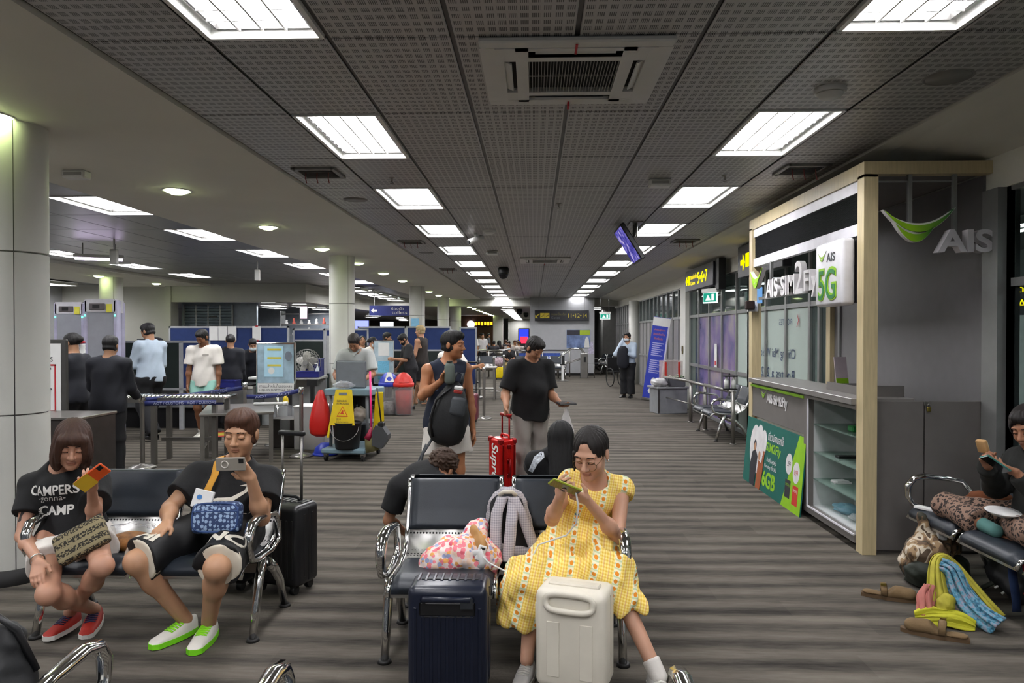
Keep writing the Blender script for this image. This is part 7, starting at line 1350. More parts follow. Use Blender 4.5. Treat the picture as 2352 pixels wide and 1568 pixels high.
# ---- traveller in leopard trousers at the right edge
def leopard():
    m, n, l, b = newmat('leopard_print'); b.inputs['Roughness'].default_value = .85; s, o = objxyz(n, l, scale=(72, 72, 72)); nz = n.new('ShaderNodeTexNoise'); nz.inputs['Scale'].default_value = 1.3; l.new(o, nz.inputs[0]); v = n.new('ShaderNodeTexVoronoi'); v.inputs['Scale'].default_value = 1; mx = n.new('ShaderNodeMix'); mx.data_type = 'VECTOR'; mx.inputs[0].default_value = .35; l.new(o, mx.inputs[4]); l.new(nz.outputs['Color'], mx.inputs[5]); l.new(mx.outputs[1], v.inputs['Vector'])
    r = n.new('ShaderNodeValToRGB'); r.color_ramp.interpolation = 'CONSTANT'; e = r.color_ramp.elements; e[0].position = 0; e[0].color = lin('#5f4636'); e[1].position = .17; e[1].color = lin('#1d1512'); x = r.color_ramp.elements.new(.47); x.color = lin('#84695a'); l.new(v.outputs['Distance'], r.inputs[0]); l.new(r.outputs[0], b.inputs['Base Color']); return m
J = dict(pel=(3.05, 4.40, .53), chest=(3.02, 4.38, .95), head=(2.945, 4.36, 1.10), hf=(-.75, -.35, -.30), hu=(-.2, 0, 1), shL=(3.0, 4.21, .88), shR=(3.0, 4.55, .88), elL=(2.88, 4.12, .70), elR=(2.88, 4.56, .70), wrL=(2.745, 4.17, .87), wrR=(2.70, 4.36, .88), hipL=(3.0, 4.32, .52), hipR=(3.0, 4.50, .52), knR=(2.72, 4.82, .525), knL=(2.76, 4.06, .55), anR=(2.74, 4.36, .49), anL=(2.88, 4.42, .50), toR=(.2, -1, 0), toL=(.1, 1, 0), footup=(-.6, 0, .8), s=.92, hs=1.02, fem=1, fwd=(-1, 0, 0), floor=0, bare=1)
hands = dict(R=dict(d=(-.5, -.4, .7), n=(.2, -.8, -.1), t=(-.3, -.4, .7), curl=(.8, .9, 1, 1), s=.9), L=dict(d=(-.8, .25, .35), n=(.0, .35, .85), t=(-.1, .8, .3), curl=(.35, .4, .45, .5), s=.9))
lp = person('person in leopard trousers sitting cross-legged at the right edge, eating', J, '#a06f55', ('short', '#150f0e'), [dict(k='top', m=mat('dark_olive_fleece', '#1b1c1a', .9, var=.15, bump=.2, bs=60), sleeve=1.9, inf=.018, name='fleece'), dict(k='bottom', m=leopard(), len=1.75, inf=.016, name='trousers'), dict(k='socks', m=mat('teal_sock', '#4f7a76', .85), H=.10)], .01, .005, hands=hands)
H_ = hframe(J['head'], J['hf'], J['hu']); I_ = world(lp).inverted(); sd = SD(H_[0] - .2, H_[0] + .2, .008); sd.ell(hp(H_, 0, -.02, .02), (.105, .12, .125), H_[1], .01); sd.ell(hp(H_, 0, .12, -.02), (.072, .10, .10), H_[1], .01, 's'); link('hood', sd.mesh('hood', [mat('hood_brown', '#1d1614', .9)], org=A3(lp.location)), lp)
phone(fr((2.64, 4.19, .915), (.1, -.9, .3), (-.7, .2, .45)), mat('teal_case', '#3f7f76', .4), 'phone in a teal case held by the traveller in leopard trousers')
sw2 = empty('sandwich', (2.655, 4.33, .985), 0, 'piece of bread held up by the traveller at the right edge', 'food'); MB().box(-.015, .015, -.03, .03, -.03, .05, bev=.008, seg=2, M=T(0, 0, 0, 20, 0, -20)).build('bread', mat('bread', '#b08a5c', .8, var=.2), sw2); MB().box(.008, .018, -.028, .028, -.02, .04, bev=.003, M=T(0, 0, 0, 20, 0, -20)).build('filling', mat('filling', '#d8c9a2', .7), sw2)
# ================================================================ THE PEOPLE FURTHER BACK
HID = ((.12, .1, -1), (.0, .5, -.8)); CRS = ((.15, .3, -1), (-.5, .9, .15))
def wear(top, tr, sleeve=2., tlen=1.98, shoes=None, **k): return [dict(k='top', m=top, sleeve=sleeve, hem=k.get('hem', .08), inf=.014), dict(k='bottom', m=tr, len=tlen, inf=.012 if not k.get('tuck') else .030, fl=.02, name='trousers' if tlen > 1 else 'shorts', waist=-.01 if not k.get('tuck') else -.02), dict(k='shoes', m=shoes or M_BSHOE, sole=M_BSHOE)] + k.get('more', [])
BLK = '#121012'; SK = '#a57a5e'
J = stand(-5.42, 8.3, -80, 1.68, HID, HID, fem=1, look=(-10, -10)); person('person in a dark suit with a hair bun half hidden by the items board', J, SK, ('bun', BLK), wear(M_DKSUIT, M_DKTROU), .016, .009, hands=dict(L=hd_(J, 'L'), R=hd_(J, 'R')))
J = stand(-4.80, 7.95, -8, 1.65, ((.13, .3, -1), (-.1, .9, -.35)), ((.14, .2, -1), (-.1, .8, -.4)), g=1.02, lean=.04, look=(0, -12)); person('person in a dark navy uniform seen from behind at the metal detector', J, SK, ('short', BLK), wear(M_DKSUIT, M_DKTROU, hem=.14), .015, .009)
J = stand(-6.0, 11.05, -62, 1.84, CRS, ((.18, .2, -1), (-.3, .9, .1)), g=1.08, stride=-.22, look=(-15, -20)); mnb = person('person in a pale blue uniform shirt and dark trousers seen from behind', J, SK, ('short', BLK), wear(M_PALEBLU, M_DKTROU, hem=.10, tuck=1), .014, .009)
for q, sg in (('L', 1), ('R', -1)): MB().box(-.05, .05, -.03, .03, 0, .012, M=world(mnb).inverted() @ Matrix.Translation([float(v) for v in A3(J['sh' + q]) * .8 + A3(J['chest']) * .2 + A3((0, 0, .085))]) @ rotz(62)).build('shoulder_board', M_DKSUIT, mnb)
J = stand(-5.17, 11.1, 172, 1.75, ((.16, .05, -1), (.02, .18, -1)), ((.16, .02, -1), (.03, .15, -1)), look=(22, -32), stride=.14, g=.93); wt = person('person in a white tee and mint shorts walking towards the viewer', J, '#7d5238', ('short', BLK), [dict(k='top', m=M_WHTCOT, sleeve=.75, hem=.12, inf=.014, loose=.010, r0=.02, flare=.012), dict(k='bottom', m=M_MINT, len=.75, inf=.012, loose=.01, fl=.03, waist=-.03, name='shorts'), dict(k='shoes', m=M_WSHOE, sole=M_SOLEW, lace=M_SOLEW), dict(k='socks', m=M_WHTCOT, H=.06)], .012, .007, hands=dict(L=hd_(J, 'L'), R=hd_(J, 'R')))
decal(None, mat('faint_print', '#8b8680', .7), wt, kid(wt, 'top'), fr((-5.10, 10.7, 1.33), (1, 0, 0), (0, 0, 1)), 0, name='chest_print', outline=blob((0, 0), (.045, .018), 14))
J = stand(-5.33, 12.45, -15, 1.66, HID, HID, fem=1, g=1.05); person('person in black with hair pinned up seen from behind beside the white tee', J, SK, ('bun', BLK), wear(M_DKSUIT, M_DKTROU), .017, .011)
J = stand(-5.4, 13.7, 165, 1.62, ((.2, .3, -1), (-.3, 1, -.1)), ((.2, .3, -1), (-.3, 1, -.1)), lean=.3, look=(-10, -25)); person('masked person in dark clothes bending over the tray behind the conveyor', J, SK, ('short', BLK), wear(M_DKSUIT, M_DKTROU, more=[dict(k='mask', m=M_MASK)]), .017, .011)
J = stand(-2.52, 10.15, 176, 1.72, ((.30, .30, -1), (-.35, .9, -.25)), ((.35, .15, -1), (-.35, .8, -.4)), lean=.24, look=(5, -42), g=1.02); jn = person('person in a grey collared uniform leaning over the cleaning cart', J, '#9a6b4e', ('short', '#1c1412'), wear(M_GREYSH, M_DKTROU, .8), .013, .008, hands=dict(L=hd_(J, 'L'), R=hd_(J, 'R')))
MB().prism([(-.06, 0), (.06, 0), (.09, .05), (0, -.06), (-.09, .05)], .02, world(jn).inverted() @ fr([float(v) for v in A3(J['chest']) + A3((0, -.075, -.01))], (1, 0, 0), (0, .3, 1))).build('collar', M_GREYSH, jn)
J = stand(-3.62, 15.9, 120, 1.60, HID, HID, fem=1, look=(-30, -15)); person('person in a white shirt and face mask beside the second column', J, SK, ('tied', BLK), wear(M_WHTCOT, M_DKTROU, more=[dict(k='mask', m=M_MASK)]), .018, .012)
J = stand(-3.95, 16.4, 160, 1.62, HID, HID, fem=1); person('dark-haired person in navy partly behind the second column', J, SK, ('tied', BLK), wear(M_DKSUIT, M_DKTROU), .02, .013)
J = stand(-3.45, 16.6, 110, 1.70, HID, HID, look=(-20, -10)); person('person with black hair whose head shows above the information board', J, SK, ('short', BLK), wear(M_DKSUIT, M_DKTROU), .02, .013)
J = stand(-2.72, 15.75, -115, 1.70, ((.2, .35, -1), (-.3, 1, .1)), ((.2, .1, -1), (-.1, .4, -.5)), lean=.16, look=(0, -42), g=.95); person('person in a black tee and black mask looking down near the red bin', J, SK, ('short', '#0c0b0c'), wear(mat('charcoal_tee', '#232326', .85, bump=.1), M_DKTROU, .9, .85, hem=.12, more=[dict(k='mask', m=M_BLKTEE)]), .016, .010, hands=dict(L=hd_(J, 'L'), R=hd_(J, 'R')))
J = stand(-2.62, 16.6, -70, 1.86, ((.1, .12, -1), (-.05, .5, -.7)), ((.1, .05, -1), (-.05, .4, -.8)), look=(-5, -3), stride=-.2); J['bare'] = 1; person('tall person with bleached hair in a dark tank top and sandals', J, '#b98a6e', ('short', '#a8926a'), [dict(k='top', m=mat('brown_tank', '#2b2522', .85), sleeve=0, hem=.08, inf=.014), dict(k='bottom', m=M_DKTROU, len=.9, inf=.018, fl=.03, name='shorts')], .016, .010)
J = stand(-2.42, 18.3, 172, 1.66, HID, HID, look=(0, -8)); of = person('uniformed person in a dark jacket and black mask standing behind the steel table', J, SK, ('short', '#3a2018'), wear(M_DKSUIT, M_DKTROU, more=[dict(k='mask', m=M_BLKTEE)]), .018, .012)
MB().prism([(-.06, .0), (.06, 0), (.02, -.2), (-.02, -.2)], .02, world(of).inverted() @ fr([float(v) for v in A3(J['chest']) + A3((0, -.125, -.02))], (1, 0, 0), (0, 0, 1))).build('shirt_front', M_PALEBLU, of); MB().box(-.04, .04, -.01, 0, -.1, .0, M=world(of).inverted() @ Matrix.Translation([float(v) for v in A3(J['chest']) + A3((.12, -.15, -.1))])).build('badge', M_PAPER, of)
J = stand(-1.36, 11.6, 130, 1.62, ((.2, .5, -.6), (.1, 1, .2)), ((.2, .2, -1), (.2, 1, .2)), look=(0, -10)); person('person in a white tee mostly hidden behind the man in the vest, arm out', J, '#b0805f', ('short', BLK), wear(M_WHTCOT, M_DKTROU, .7), .016, .011, hands=dict(L=hd_(J, 'L'), R=hd_(J, 'R')))
# guard on the phone by the windows
J = stand(2.43, 18.75, -150, 1.70, ((.15, .35, -1), (-.8, .7, .25)), ((.35, .45, -.8), (-.28, .12, 1)), look=(5, -4)); J['wrR'] = A3(hp(hframe(J['head'], J['hf'], J['hu']), -.10, .02, -.08)); gd = person('security person in pale blue shirt and mask phoning by the window wall', J, SK, ('short', BLK), wear(M_PALEBLU, M_DKTROU, hem=.10, tuck=1, more=[dict(k='mask', m=M_MASK)]), .016, .010, hands=dict(L=hd_(J, 'L'), R=dict(d=(.2, .1, 1), n=(.6, 0, .1), t=(0, .5, .5), curl=(.8, .8, .8, .8))))
bag('draped_jacket', M_DKSUIT, [(0, .10, .06), (.08, .15, .08), (.3, .15, .09), (.48, .13, .08), (.56, .06, .04)], 'dark jacket draped over the arm of the phoning guard', 'jacket', (2.28, 18.53, .78), sq=.8)
phone(fr([float(v) for v in hp(hframe(J['head'], J['hf'], J['hu']), -.095, .03, -.03)], (.3, .9, -.3), (-.2, .3, .9)), M_BLACK, 'black phone held to the ear by the guard')
# seated by the far rail
J = sit(-.93, 26.55, 175, .44, 1.62, fem=1, look=(25, -8)); person('seated person in a black tee, khaki trousers and mask by the yellow case', J, SK, ('short', '#3a1d16'), [dict(k='top', m=M_BLKTEE, sleeve=.8, inf=.016), dict(k='bottom', m=M_KHAKI, len=1.6, inf=.016, name='trousers'), dict(k='mask', m=M_MASK), dict(k='shoes', m=M_WSHOE, sole=M_BSHOE)], .018, .012, hands=dict(L=hd_(J, 'L'), R=hd_(J, 'R')))
J = sit(-2.45, 24.3, 120, .5, 1.62, fem=1, look=(0, -15)); person('seated person with long black hair, black tee and dark mask', J, SK, ('long', BLK), [dict(k='top', m=M_BLKTEE, sleeve=.8, inf=.016), dict(k='bottom', m=M_DKTROU, len=1.9, name='trousers'), dict(k='mask', m=M_BLKTEE), dict(k='shoes', m=M_BSHOE, sole=M_BSHOE)], .02, .013)
st_ = empty('steel_stool', (-2.45, 24.32, 0), 0, 'low steel stool under the long-haired seated person', 'stool'); MB().box(-.22, .22, -.2, .2, .42, .47, bev=.01).build('seat', M_STEEL, st_)
for sx in (-.18, .18):
    for sy in (-.16, .16): MB().tube([(sx, sy, 0), (sx, sy, .43)], .016, 8).build('leg', M_STEEL, st_)
crumple('flowered_bag', mat('lilac_flowers', '#a58f96', .8, var=.5, ns=24), (.2, .12, .17), 41, 'lilac flowered soft bag on the yellow suitcase', 'bag', (-1.28, 26.0, .46))
# the crowd of the far hall, each one small
rdm = random.Random(12); tops = ['#b9a9a2', '#7a6f6c', '#2b2a30', '#8f8684', '#c2b8b2', '#39405a', '#5d4a44', '#a89c8e']
wherel = ['by the first far bench', 'left of the rail post', 'in the middle of the far hall', 'beside the pale pillar', 'before the white back wall', 'near the brown shop', 'behind the masked sitter', 'close to the gate block', 'in the second far row', 'in the third far row', 'near the far pillar foot', 'at the end of the far row']
for k in range(12):
    x, y = [(-3.1, 33.0), (-2.5, 33.0), (-1.9, 33.8), (-1.2, 34.0), (-.7, 34.0), (-2.5, 36.8), (-1.8, 36.8), (-1.0, 37.0), (-3.6, 37.8), (-2.8, 38.0), (-1.6, 41.0), (-.9, 41.2)][k]
    c = tops[k % 8]; fem = k % 3 == 0; J = sit(x, y, 180 + rdm.uniform(-50, 50) if k % 2 else rdm.uniform(-40, 40), .44, 1.6 + rdm.uniform(0, .15), fem=int(fem), look=(rdm.uniform(-30, 30), -12))
    person('far seated traveller in a %s top %s' % ({'#b9a9a2': 'rosy beige', '#7a6f6c': 'taupe', '#2b2a30': 'black', '#8f8684': 'grey', '#c2b8b2': 'pale pink', '#39405a': 'dusky blue', '#5d4a44': 'brown', '#a89c8e': 'sand'}[c], wherel[k]), J, SK, ('long' if fem and k % 2 == 0 else 'short', [BLK, '#3a2016', '#1d1614'][k % 3]), [dict(k='top', m=mat('crowd_top_' + c, c, .8), sleeve=.8, inf=.016), dict(k='bottom', m=M_DKTROU if k % 2 else M_KHAKI, len=1.9, name='trousers')], .026, .02, 'far seated travellers')
for k, (x, y, c, lab) in enumerate(((-2.75, 32.0, '#c9c4c0', 'far standing traveller in a white top left of the vest man'), (-2.35, 32.4, '#bdb9b9', 'far standing traveller in a pale top near the fourth column'), (-4.0, 42.0, '#3c3430', 'far standing traveller in dark clothes before the brown shop'), (-3.2, 43.0, '#8a7a70', 'far standing traveller in taupe before the brown shop'), (-2.6, 40.5, '#55585c', 'far standing traveller in grey near the pale pillar'))):
    J = stand(x, y, [170, 150, 20, 190, 80][k], 1.68); person(lab, J, SK, ('short', BLK), [dict(k='top', m=mat('crowd_top_' + c, c, .8), sleeve=.8, inf=.016, hem=.1), dict(k='bottom', m=M_DKTROU, len=1.98, name='trousers'), dict(k='shoes', m=M_BSHOE, sole=M_BSHOE)], .026, .02, 'far standing travellers')
# ================================================================ BELONGINGS AROUND THE SEATS
def soft(name, m, prims, label, cat, h=.007, rip=(.003, 45), seed=1, planes=(), group=None, parent=None):
    """soft object from blended blobs: ('e', centre, radii[, k]) or ('c', a, b, ra, rb[, flat, lateral])"""
    P = []
    for p in prims: P += [A3(p[1])] + ([A3(p[2])] if p[0] == 'c' else [])
    R = max(max(p[2]) if p[0] != 'c' else max(p[3], p[4]) for p in prims) + .06; P = np.array(P); sd = SD(P.min(0) - R, P.max(0) + R, h)
    for p in prims:
        if p[0] == 'e': sd.ell(p[1], p[2], None, p[3] if len(p) > 3 else .03)
        elif p[0] == 's': sd.ell(p[1], p[2], None, .015, 's')
        else: sd.cone(p[1], p[2], p[3], p[4], .03, p[5] if len(p) > 5 else 1, p[6] if len(p) > 6 else None)
    sd.ripple(rip[0], rip[1], seed); sd.ripple(rip[0] * .5, rip[1] * 2.3, seed + 3)
    for a, b in planes: sd.plane(a, b)
    org = P.mean(0) if parent is None else A3(world(parent).to_translation()); org = A3((org[0], org[1], P[:, 2].min() - .0)) if parent is None else org
    o = link(name, sd.mesh(name, [m], org=org), parent)
    if parent is None: o.location = [float(v) for v in org]; tag(o, label, cat, group)
    return o
def floral():
    m, n, l, b = newmat('floral_cotton'); b.inputs['Roughness'].default_value = .85; s, o = objxyz(n, l, scale=(46, 46, 46)); v = n.new('ShaderNodeTexVoronoi'); v.inputs['Scale'].default_value = 1; l.new(o, v.inputs['Vector']); r = n.new('ShaderNodeValToRGB'); r.color_ramp.interpolation = 'CONSTANT'; sp = n.new('ShaderNodeSeparateColor'); l.new(v.outputs['Color'], sp.inputs[0]); l.new(sp.outputs[0], r.inputs[0])
    e = r.color_ramp.elements; e[0].position = 0; e[0].color = lin('#e8828c')
    for p, c in ((.25, '#e9c9b2'), (.45, '#9fa6c8'), (.6, '#e0a05a'), (.75, '#e6d8d2'), (.88, '#d8606e')): x = e.new(p); x.color = lin(c)
    e[-1].position = .99
    l.new(mixc(n, l, mnode(n, l, 'LESS_THAN', v.outputs['Distance'], .60), '#e6d3cc', r.outputs[0]), b.inputs['Base Color']); return m
M_FLORAL = floral(); M_TANL = mat('tan_leather', '#b88a54', .6)
tb = soft('floral_tote', M_FLORAL, [('c', (-.53, 3.72, .47), (-.26, 3.74, .48), .065, .09, .9), ('c', (-.34, 3.78, .50), (-.30, 3.90, .60), .10, .055), ('e', (-.40, 3.76, .52), (.13, .10, .075))], 'pink flowered soft tote slumped on the left centre seat', 'bag', .006, (.0035, 40), 5)
soft('leather_flap', M_TANL, [('c', (-.315, 3.76, .625), (-.275, 3.70, .575), .034, .030, .5), ('c', (-.275, 3.70, .575), (-.25, 3.69, .52), .028, .024, .5)], '', '', .005, (.001, 60), 2, parent=tb)
MB(world(tb).inverted()).tube([(-.24, 3.70, .60), (-.20, 3.66, .56), (-.195, 3.65, .50), (-.225, 3.66, .46)], .012, 8, flat=.5).build('handle_strap', M_FLORAL, tb); MB(world(tb).inverted()).tube([(-.31, 3.665, .53), (-.28, 3.655, .545), (-.26, 3.655, .49), (-.275, 3.66, .46)], .02, 8, flat=.4).build('paper_tag', M_PAPER, tb)
def gingham_grey():
    m, n, l, b = newmat('grey_gingham'); b.inputs['Roughness'].default_value = .9; s, o = objxyz(n, l); f = mnode(n, l, 'ADD', mnode(n, l, 'LESS_THAN', mnode(n, l, 'FRACT', mnode(n, l, 'DIVIDE', s[0], .012)), .5), mnode(n, l, 'LESS_THAN', mnode(n, l, 'FRACT', mnode(n, l, 'DIVIDE', s[2], .012)), .5)); l.new(mixc(n, l, mnode(n, l, 'MULTIPLY', f, .5), '#8d8890', '#b8b2b4'), b.inputs['Base Color']); return m
M_GING = gingham_grey(); gb = soft('gingham_backpack', mat('black_mesh', '#1c1b1f', .9), [('c', (-.13, 3.93, .50), (-.15, 3.97, .68), .13, .10, .55, (1, 0, 0)), ('e', (-.13, 3.93, .5), (.14, .08, .08))], 'grey checked backpack with broad straps between the two centre seats', 'backpack', .007, (.002, 40), 8)
soft('back_shell', M_GING, [('c', (-.13, 4.0, .50), (-.15, 4.03, .68), .145, .115, .5, (1, 0, 0)), ('c', (-.24, 3.86, .50), (-.03, 3.86, .46), .045, .045)], '', '', .007, (.002, 40), 4, parent=gb)
I_ = world(gb).inverted()
for P_ in (((-.17, 3.90, .775), (-.20, 3.84, .70), (-.205, 3.80, .60), (-.20, 3.78, .52), (-.215, 3.78, .45)), ((-.12, 3.90, .775), (-.07, 3.85, .70), (-.03, 3.83, .60), (.0, 3.82, .52), (-.02, 3.80, .45)), ((-.11, 3.91, .77), (-.12, 3.80, .66), (-.13, 3.76, .55), (-.14, 3.74, .47))):
    Pw = [I_ @ Vector(p) for p in P_]; n_ = len(Pw) - 1
    MB().grid(lambda u, v: Pw[min(int(u * n_), n_ - 1)].lerp(Pw[min(int(u * n_), n_ - 1) + 1], u * n_ - min(int(u * n_), n_ - 1)) + Vector(((v - .5) * .062, -.012 * math.sin(PI * v), 0)), 24, 5, thick=.010).build('shoulder_strap', M_GING, gb)
MB(I_).tube([(-.19, 3.92, .775), (-.165, 3.90, .80), (-.12, 3.90, .80), (-.10, 3.92, .775)], .012, 8).build('grab_loop', mat('cream_trim', '#cfc9ba', .4), gb); MB(I_).tube([(-.215, 3.78, .45), (-.2, 3.66, .40), (-.19, 3.60, .33), (-.185, 3.6, .26)], .010, 6, flat=.4).build('strap_tail', M_GING, gb)
ch = MB().tube([(-.27, 3.66, .53), (-.23, 3.62, .50), (-.15, 3.58, .475), (-.08, 3.56, .475), (-.03, 3.56, .50), (.02, 3.6, .60), (.09, 3.58, .63), (.16, 3.56, .66), (.205, 3.52, .73), (.215, 3.49, .82), (.20, 3.46, .90)], .0045, 6).build('charging_cable', M_PAPER); tag(ch, 'white charging cable from the flowered tote to the green phone', 'cable')
pbk = empty('power_bank', (-.27, 3.665, .545), 20, 'white power bank sticking out of the flowered tote', 'power bank', ry=20); MB().box(-.022, .022, -.008, .008, -.05, .03, bev=.005).build('body', M_PAPER, pbk); MB().box(-.012, .012, -.01, -.007, .01, .02).build('port', M_BLACK, pbk)
# right bench and the floor before it
def camo():
    m, n, l, b = newmat('camouflage'); b.inputs['Roughness'].default_value = .8; s, o = objxyz(n, l); nz = n.new('ShaderNodeTexNoise'); nz.inputs['Scale'].default_value = 9; nz.inputs['Detail'].default_value = 2; nz.inputs['Distortion'].default_value = .6; l.new(o, nz.inputs[0]); r = n.new('ShaderNodeValToRGB'); r.color_ramp.interpolation = 'CONSTANT'; e = r.color_ramp.elements; e[0].position = 0; e[0].color = lin('#2b2a1e'); e[1].position = .42; e[1].color = lin('#5b4632')
    for p, c in ((.5, '#8a7152'), (.57, '#b9ad9a'), (.63, '#4a3a2a')): x = e.new(p); x.color = lin(c)
    l.new(nz.outputs[0], r.inputs[0]); l.new(r.outputs[0], b.inputs['Base Color']); return m
M_CAMO = camo(); M_OLIVE = mat('olive_nylon', '#20261e', .6, var=.2, bump=.2, bs=40)
cbp = soft('camouflage_backpack', M_CAMO, [('c', (2.62, 4.86, .12), (2.70, 4.92, .26), .16, .13), ('e', (2.58, 4.80, .22), (.13, .11, .09)), ('c', (2.62, 4.86, .28), (2.60, 4.9, .42), .075, .045, .6), ('c', (2.78, 4.86, .22), (2.84, 4.9, .30), .08, .05, .6), ('s', (2.72, 4.84, .42), (.06, .09, .12))], 'open camouflage backpack with dark green base on the floor by the right bench', 'backpack', .008, (.005, 28), 12, planes=(((0, 0, .015), (0, 0, -1)),))
soft('dark_base', M_OLIVE, [('c', (2.60, 4.82, .08), (2.76, 4.86, .08), .14, .13), ('e', (2.55, 4.76, .12), (.10, .09, .08))], '', '', .008, (.004, 28), 3, planes=(((0, 0, .01), (0, 0, -1)),), parent=cbp)
I_ = world(cbp).inverted(); MB(I_).tube([(2.86, 4.75, .30), (2.94, 4.66, .2), (2.93, 4.62, .1), (2.86, 4.66, .04)], .018, 8, flat=.5).build('shoulder_strap', M_OLIVE, cbp); MB(I_).tube([(2.9, 4.6, .06), (2.95, 4.55, .12), (2.98, 4.55, .08), (2.93, 4.58, .03)], .008, 6).build('buckle_strap', M_PAPER, cbp); MB(I_).box(2.66, 2.72, 4.8, 4.83, .30, .37, bev=.004).build('inner_papers', M_PAPER, cbp)
def scarfmat(nm, a, c, sc): m = mat(nm, a, .85, var=.1, ns=9, bump=.2, bs=50, stretch=(1, 1, .3)); return m
def scblue():
    m, n, l, b = newmat('blue_scarf_print'); b.inputs['Roughness'].default_value = .85; s, o = objxyz(n, l); nz = n.new('ShaderNodeTexNoise'); nz.inputs['Scale'].default_value = 45; l.new(o, nz.inputs[0]); r = n.new('ShaderNodeValToRGB'); e = r.color_ramp.elements; e[0].position = .36; e[0].color = lin('#2f5f78'); e[1].position = .66; e[1].color = lin('#8f8a9a'); x = e.new(.5); x.color = lin('#5f9ab0'); l.new(nz.outputs[0], r.inputs[0]); l.new(r.outputs[0], b.inputs['Base Color']); return m
def fold(name, m, path, width, pleats, depth, bulge, parent, seed=0):
    """length of cloth gathered into pleats and laid along a path; (x, y, z, width factor) per knot"""
    K = [Vector(p[:3]) for p in path]; Wf = [p[3] if len(p) > 3 else 1 for p in path]; n = len(K) - 1
    def at(u):
        k = min(int(u * n), n - 1); t = u * n - k; a = K[max(k - 1, 0)]; b = K[k]; c = K[k + 1]; d = K[min(k + 2, n)]
        return .5 * ((2 * b) + (c - a) * t + (2 * a - 5 * b + 4 * c - d) * t * t + (3 * b - a - 3 * c + d) * t ** 3), Wf[k] * (1 - t) + Wf[k + 1] * t
    def f(u, v):
        p, wf = at(u); q, _ = at(min(1, u + .02)); o, _ = at(max(0, u - .02)); tg = (q - o).normalized(); up = Vector((-.35, -.75, .55)); sd_ = tg.cross(up).normalized(); nr = sd_.cross(tg).normalized()
        x = v - .5; ph = seed + 1.5 * math.sin(u * 4 + seed); w = width * wf * (1 + .08 * math.sin(u * 11 + seed))
        r = p + sd_ * (x * w + .006 * math.sin(v * pleats * 12 + ph)) + nr * (bulge * wf * (1 - (2 * x) ** 2) + depth * math.sin(v * pleats * 6.28 + ph) + depth * .6 * math.sin(v * pleats * 2.3 * 6.28 + u * 9 + ph))
        r.z = max(r.z, .006); return r if parent is None else I_s @ r
    return MB().grid(f, 34, 44, thick=.003).build(name, m, parent)
I_s = Matrix.Identity(4); M_YSC = mat('yellow_scarf', '#a8a038', .85, var=.15, ns=14, bump=.15, bs=70)
sf = fold('scarf', M_YSC, [(2.36, 4.22, .03, .6), (2.36, 4.27, .13, .9), (2.40, 4.35, .29, .6), (2.48, 4.37, .29, .6), (2.56, 4.28, .14, 1.), (2.64, 4.17, .02, 1.)], .12, 3.2, .010, .05, None, .4); tag(sf, 'yellow, blue and pink scarf heaped on the carpet before the camouflage backpack', 'scarf')
fold('blue_fold', scblue(), [(2.41, 4.33, .285, .7), (2.455, 4.29, .26, .9), (2.48, 4.22, .15, 1.), (2.52, 4.14, .07, 1.2), (2.58, 4.06, .02, 1.3)], .115, 3.6, .011, .045, sf, 1.7)
fold('pink_fold', mat('pink_scarf', '#a8665e', .85, bump=.15, bs=50), [(2.335, 4.29, .17, .6), (2.29, 4.25, .11, .9), (2.26, 4.20, .02, 1.)], .10, 2.6, .009, .04, sf, 3.1)
fold('lime_fold', mat('lime_scarf', '#b7b52e', .85, var=.1, bump=.15, bs=60), [(2.20, 4.20, .02, .7), (2.28, 4.16, .035, 1.), (2.38, 4.13, .03, 1.1), (2.47, 4.09, .01, .6)], .12, 2.8, .010, .03, sf, 5.)
soft('knot', M_YSC, [('e', (2.375, 4.20, .11), (.05, .045, .05)), ('c', (2.36, 4.2, .1), (2.33, 4.17, .03), .03, .035)], '', '', .005, (.002, 70), 2, parent=sf)
M_SUEDE = mat('tan_suede', '#6f5a3e', .9, var=.12, ns=14, bump=.15, bs=120)
def clog(an, toe, label):
    o = empty('clog', (an[0], an[1], 0), 0, label, 'shoe', 'brown suede clogs'); d = nrm((toe[0], toe[1], 0)); c = A3((an[0], an[1], .03))
    sd = SD(c - .26, c + .26, .006); lat = np.cross(d, A3((0, 0, 1))); sd.cone(c + d * .0 + A3((0, 0, .02)), c + d * .105 + A3((0, 0, .014)), .048, .048, .03, .8, lat); sd.cone(c - d * .12, c + d * .0, .034, .038, .02, .35, A3((0, 0, 1)) if 0 else lat); sd.ell(c - d * .04 + A3((0, 0, .05)), (.065, .065, .05), None, .02, 's'); sd.plane((0, 0, .018), (0, 0, -1)); link('upper', sd.mesh('upper', [M_SUEDE], org=A3((an[0], an[1], 0))), o)
    M = fr((0, 0, 0), (lat[0], lat[1], 0), (d[0], d[1], 0)); out = [(.042 * math.sin(PI * min(.98, max(.06, i / 14))) ** .35 * (.86 if i < 6 else 1), -.16 + .33 * i / 14) for i in range(15)]
    MB().prism(out + [(-x, y) for x, y in out[::-1]], .022, M).build('sole', mat('cork_sole', '#5a4630', .8), o); MB(M).tube([(-.047, -.03, .03), (-.04, -.03, .07), (-.02, -.034, .088), (.02, -.034, .088), (.04, -.03, .07), (.047, -.03, .03)], .019, 8, flat=.3, upv=(0, 1, 0)).build('strap', M_SUEDE, o); MB(M).box(.02, .036, -.05, -.02, .088, .100).build('buckle', mat('brass', '#8a7a3c', .35, .8), o)
clog((2.225, 4.555), (.92, -.40), 'brown suede clog nearer the kiosk, toe pointing right'); clog((2.20, 3.99), (-.88, .48), 'brown suede clog nearest the viewer in front of the scarf')
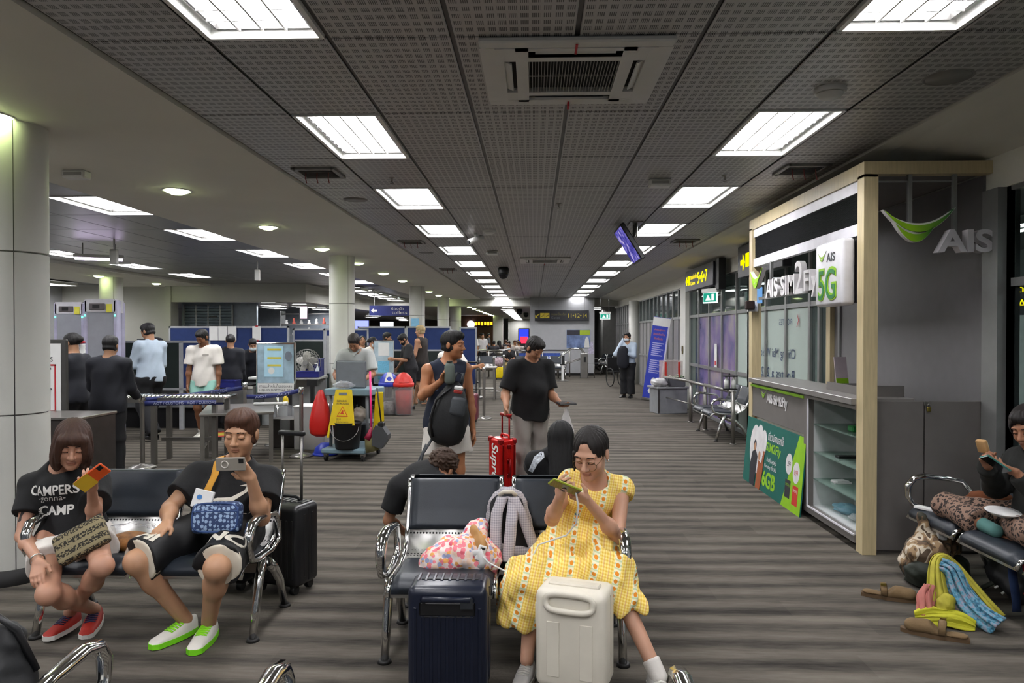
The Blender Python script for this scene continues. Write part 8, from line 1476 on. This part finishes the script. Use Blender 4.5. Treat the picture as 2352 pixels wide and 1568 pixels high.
soft('brown_bag', mat('rust_suede', '#6e3d20', .85, var=.2, bump=.2, bs=40), [('e', (2.90, 4.73, .53), (.12, .12, .07)), ('c', (2.86, 4.72, .58), (2.98, 4.66, .60), .06, .05, .7), ('s', (2.93, 4.68, .66), (.06, .04, .03))], 'rust brown soft bag lying on the right bench beside leopard trousers', 'bag', .007, (.005, 34), 31)
soft('denim_cloth', mat('denim_blue', '#53637c', .9, var=.2, bump=.2, bs=60), [('c', (2.78, 4.98, .46), (2.95, 4.95, .50), .04, .05, .8), ('e', (2.83, 4.94, .48), (.08, .06, .04))], 'folded blue cloth on the right bench behind the leopard knee', 'cloth', .007, (.004, 45), 33)
bkk = empty('notebook', (2.70, 4.99, .452), -62, 'white notebook with a red edge on the end of the right bench', 'notebook'); MB().box(-.09, .09, -.03, .03, 0, .016, bev=.002).build('cover', M_PAPER, bkk); MB().box(.09, .13, -.03, .02, 0, .012).build('red_edge', mat('red_case2', '#b03a24', .5), bkk)
plt = empty('paper_plate', (2.74, 4.28, .60), 15, 'white paper plate balanced on the leopard trousers', 'plate', rx=6); MB().lathe([(0, .0), (.06, .0), (.075, .012), (.092, .02), (.09, .024), (.072, .016), (0, .005)], n=28, cap=False).build('dish', M_PAPER, plt); MB().lathe([(.088, .021), (.094, .022), (.092, .025)], n=28, cap=False).build('rim', M_PAPER, plt)
sb_ = empty('luggage_straps', (2.80, 4.22, .30), 0, 'blue and red luggage straps hanging under the right bench', 'straps'); MB().grid(lambda u, v: (-.05 + .05 * v, .02 * math.sin(u * 5), .10 - .34 * u), 14, 2, thick=.004).build('blue_strap', mat('strap_blue', '#1f3157', .8), sb_); MB().grid(lambda u, v: (.03 + .045 * v + .03 * max(0, u - .7), .02 * math.sin(u * 6), .10 - .26 * u), 14, 2, thick=.004).build('red_strap', mat('strap_red', '#b01c33', .8), sb_); MB().tube([(.03, 0, -.15), (.08, 0, -.13), (.10, 0, -.10)], .016, 8, flat=.4).build('red_loop', mat('strap_red', '#b01c33', .8), sb_)
soft('black_rucksack', M_PACK, [('e', (3.05, 4.62, .14), (.16, .18, .13)), ('c', (3.0, 4.5, .10), (3.1, 4.7, .2), .10, .1)], 'dark rucksack pushed under the right bench', 'backpack', .01, (.004, 30), 40, planes=(((0, 0, .01), (0, 0, -1)),))
# black bag on the nearest bench, bottom left corner
nbg = soft('black_bag', M_PACK, [('c', (-1.72, 2.22, .52), (-1.70, 2.25, .66), .13, .07), ('e', (-1.76, 2.2, .52), (.17, .13, .1))], 'black soft bag on the nearest bench at the bottom left corner', 'bag', .008, (.005, 26), 44)
MB(world(nbg).inverted()).tube([(-1.76, 2.2, .70), (-1.70, 2.2, .78), (-1.64, 2.22, .72), (-1.60, 2.25, .58)], .012, 8).build('strap', M_BLACK, nbg)
soft('cap', M_DKSUIT, [('e', (-6.55, 12.25, 1.55), (.11, .10, .05)), ('c', (-6.62, 12.2, 1.55), (-6.68, 12.18, 1.55), .05, .04, .3)], 'dark peaked cap lying on top of the low partition', 'cap', .012, (.001, 30), 2)
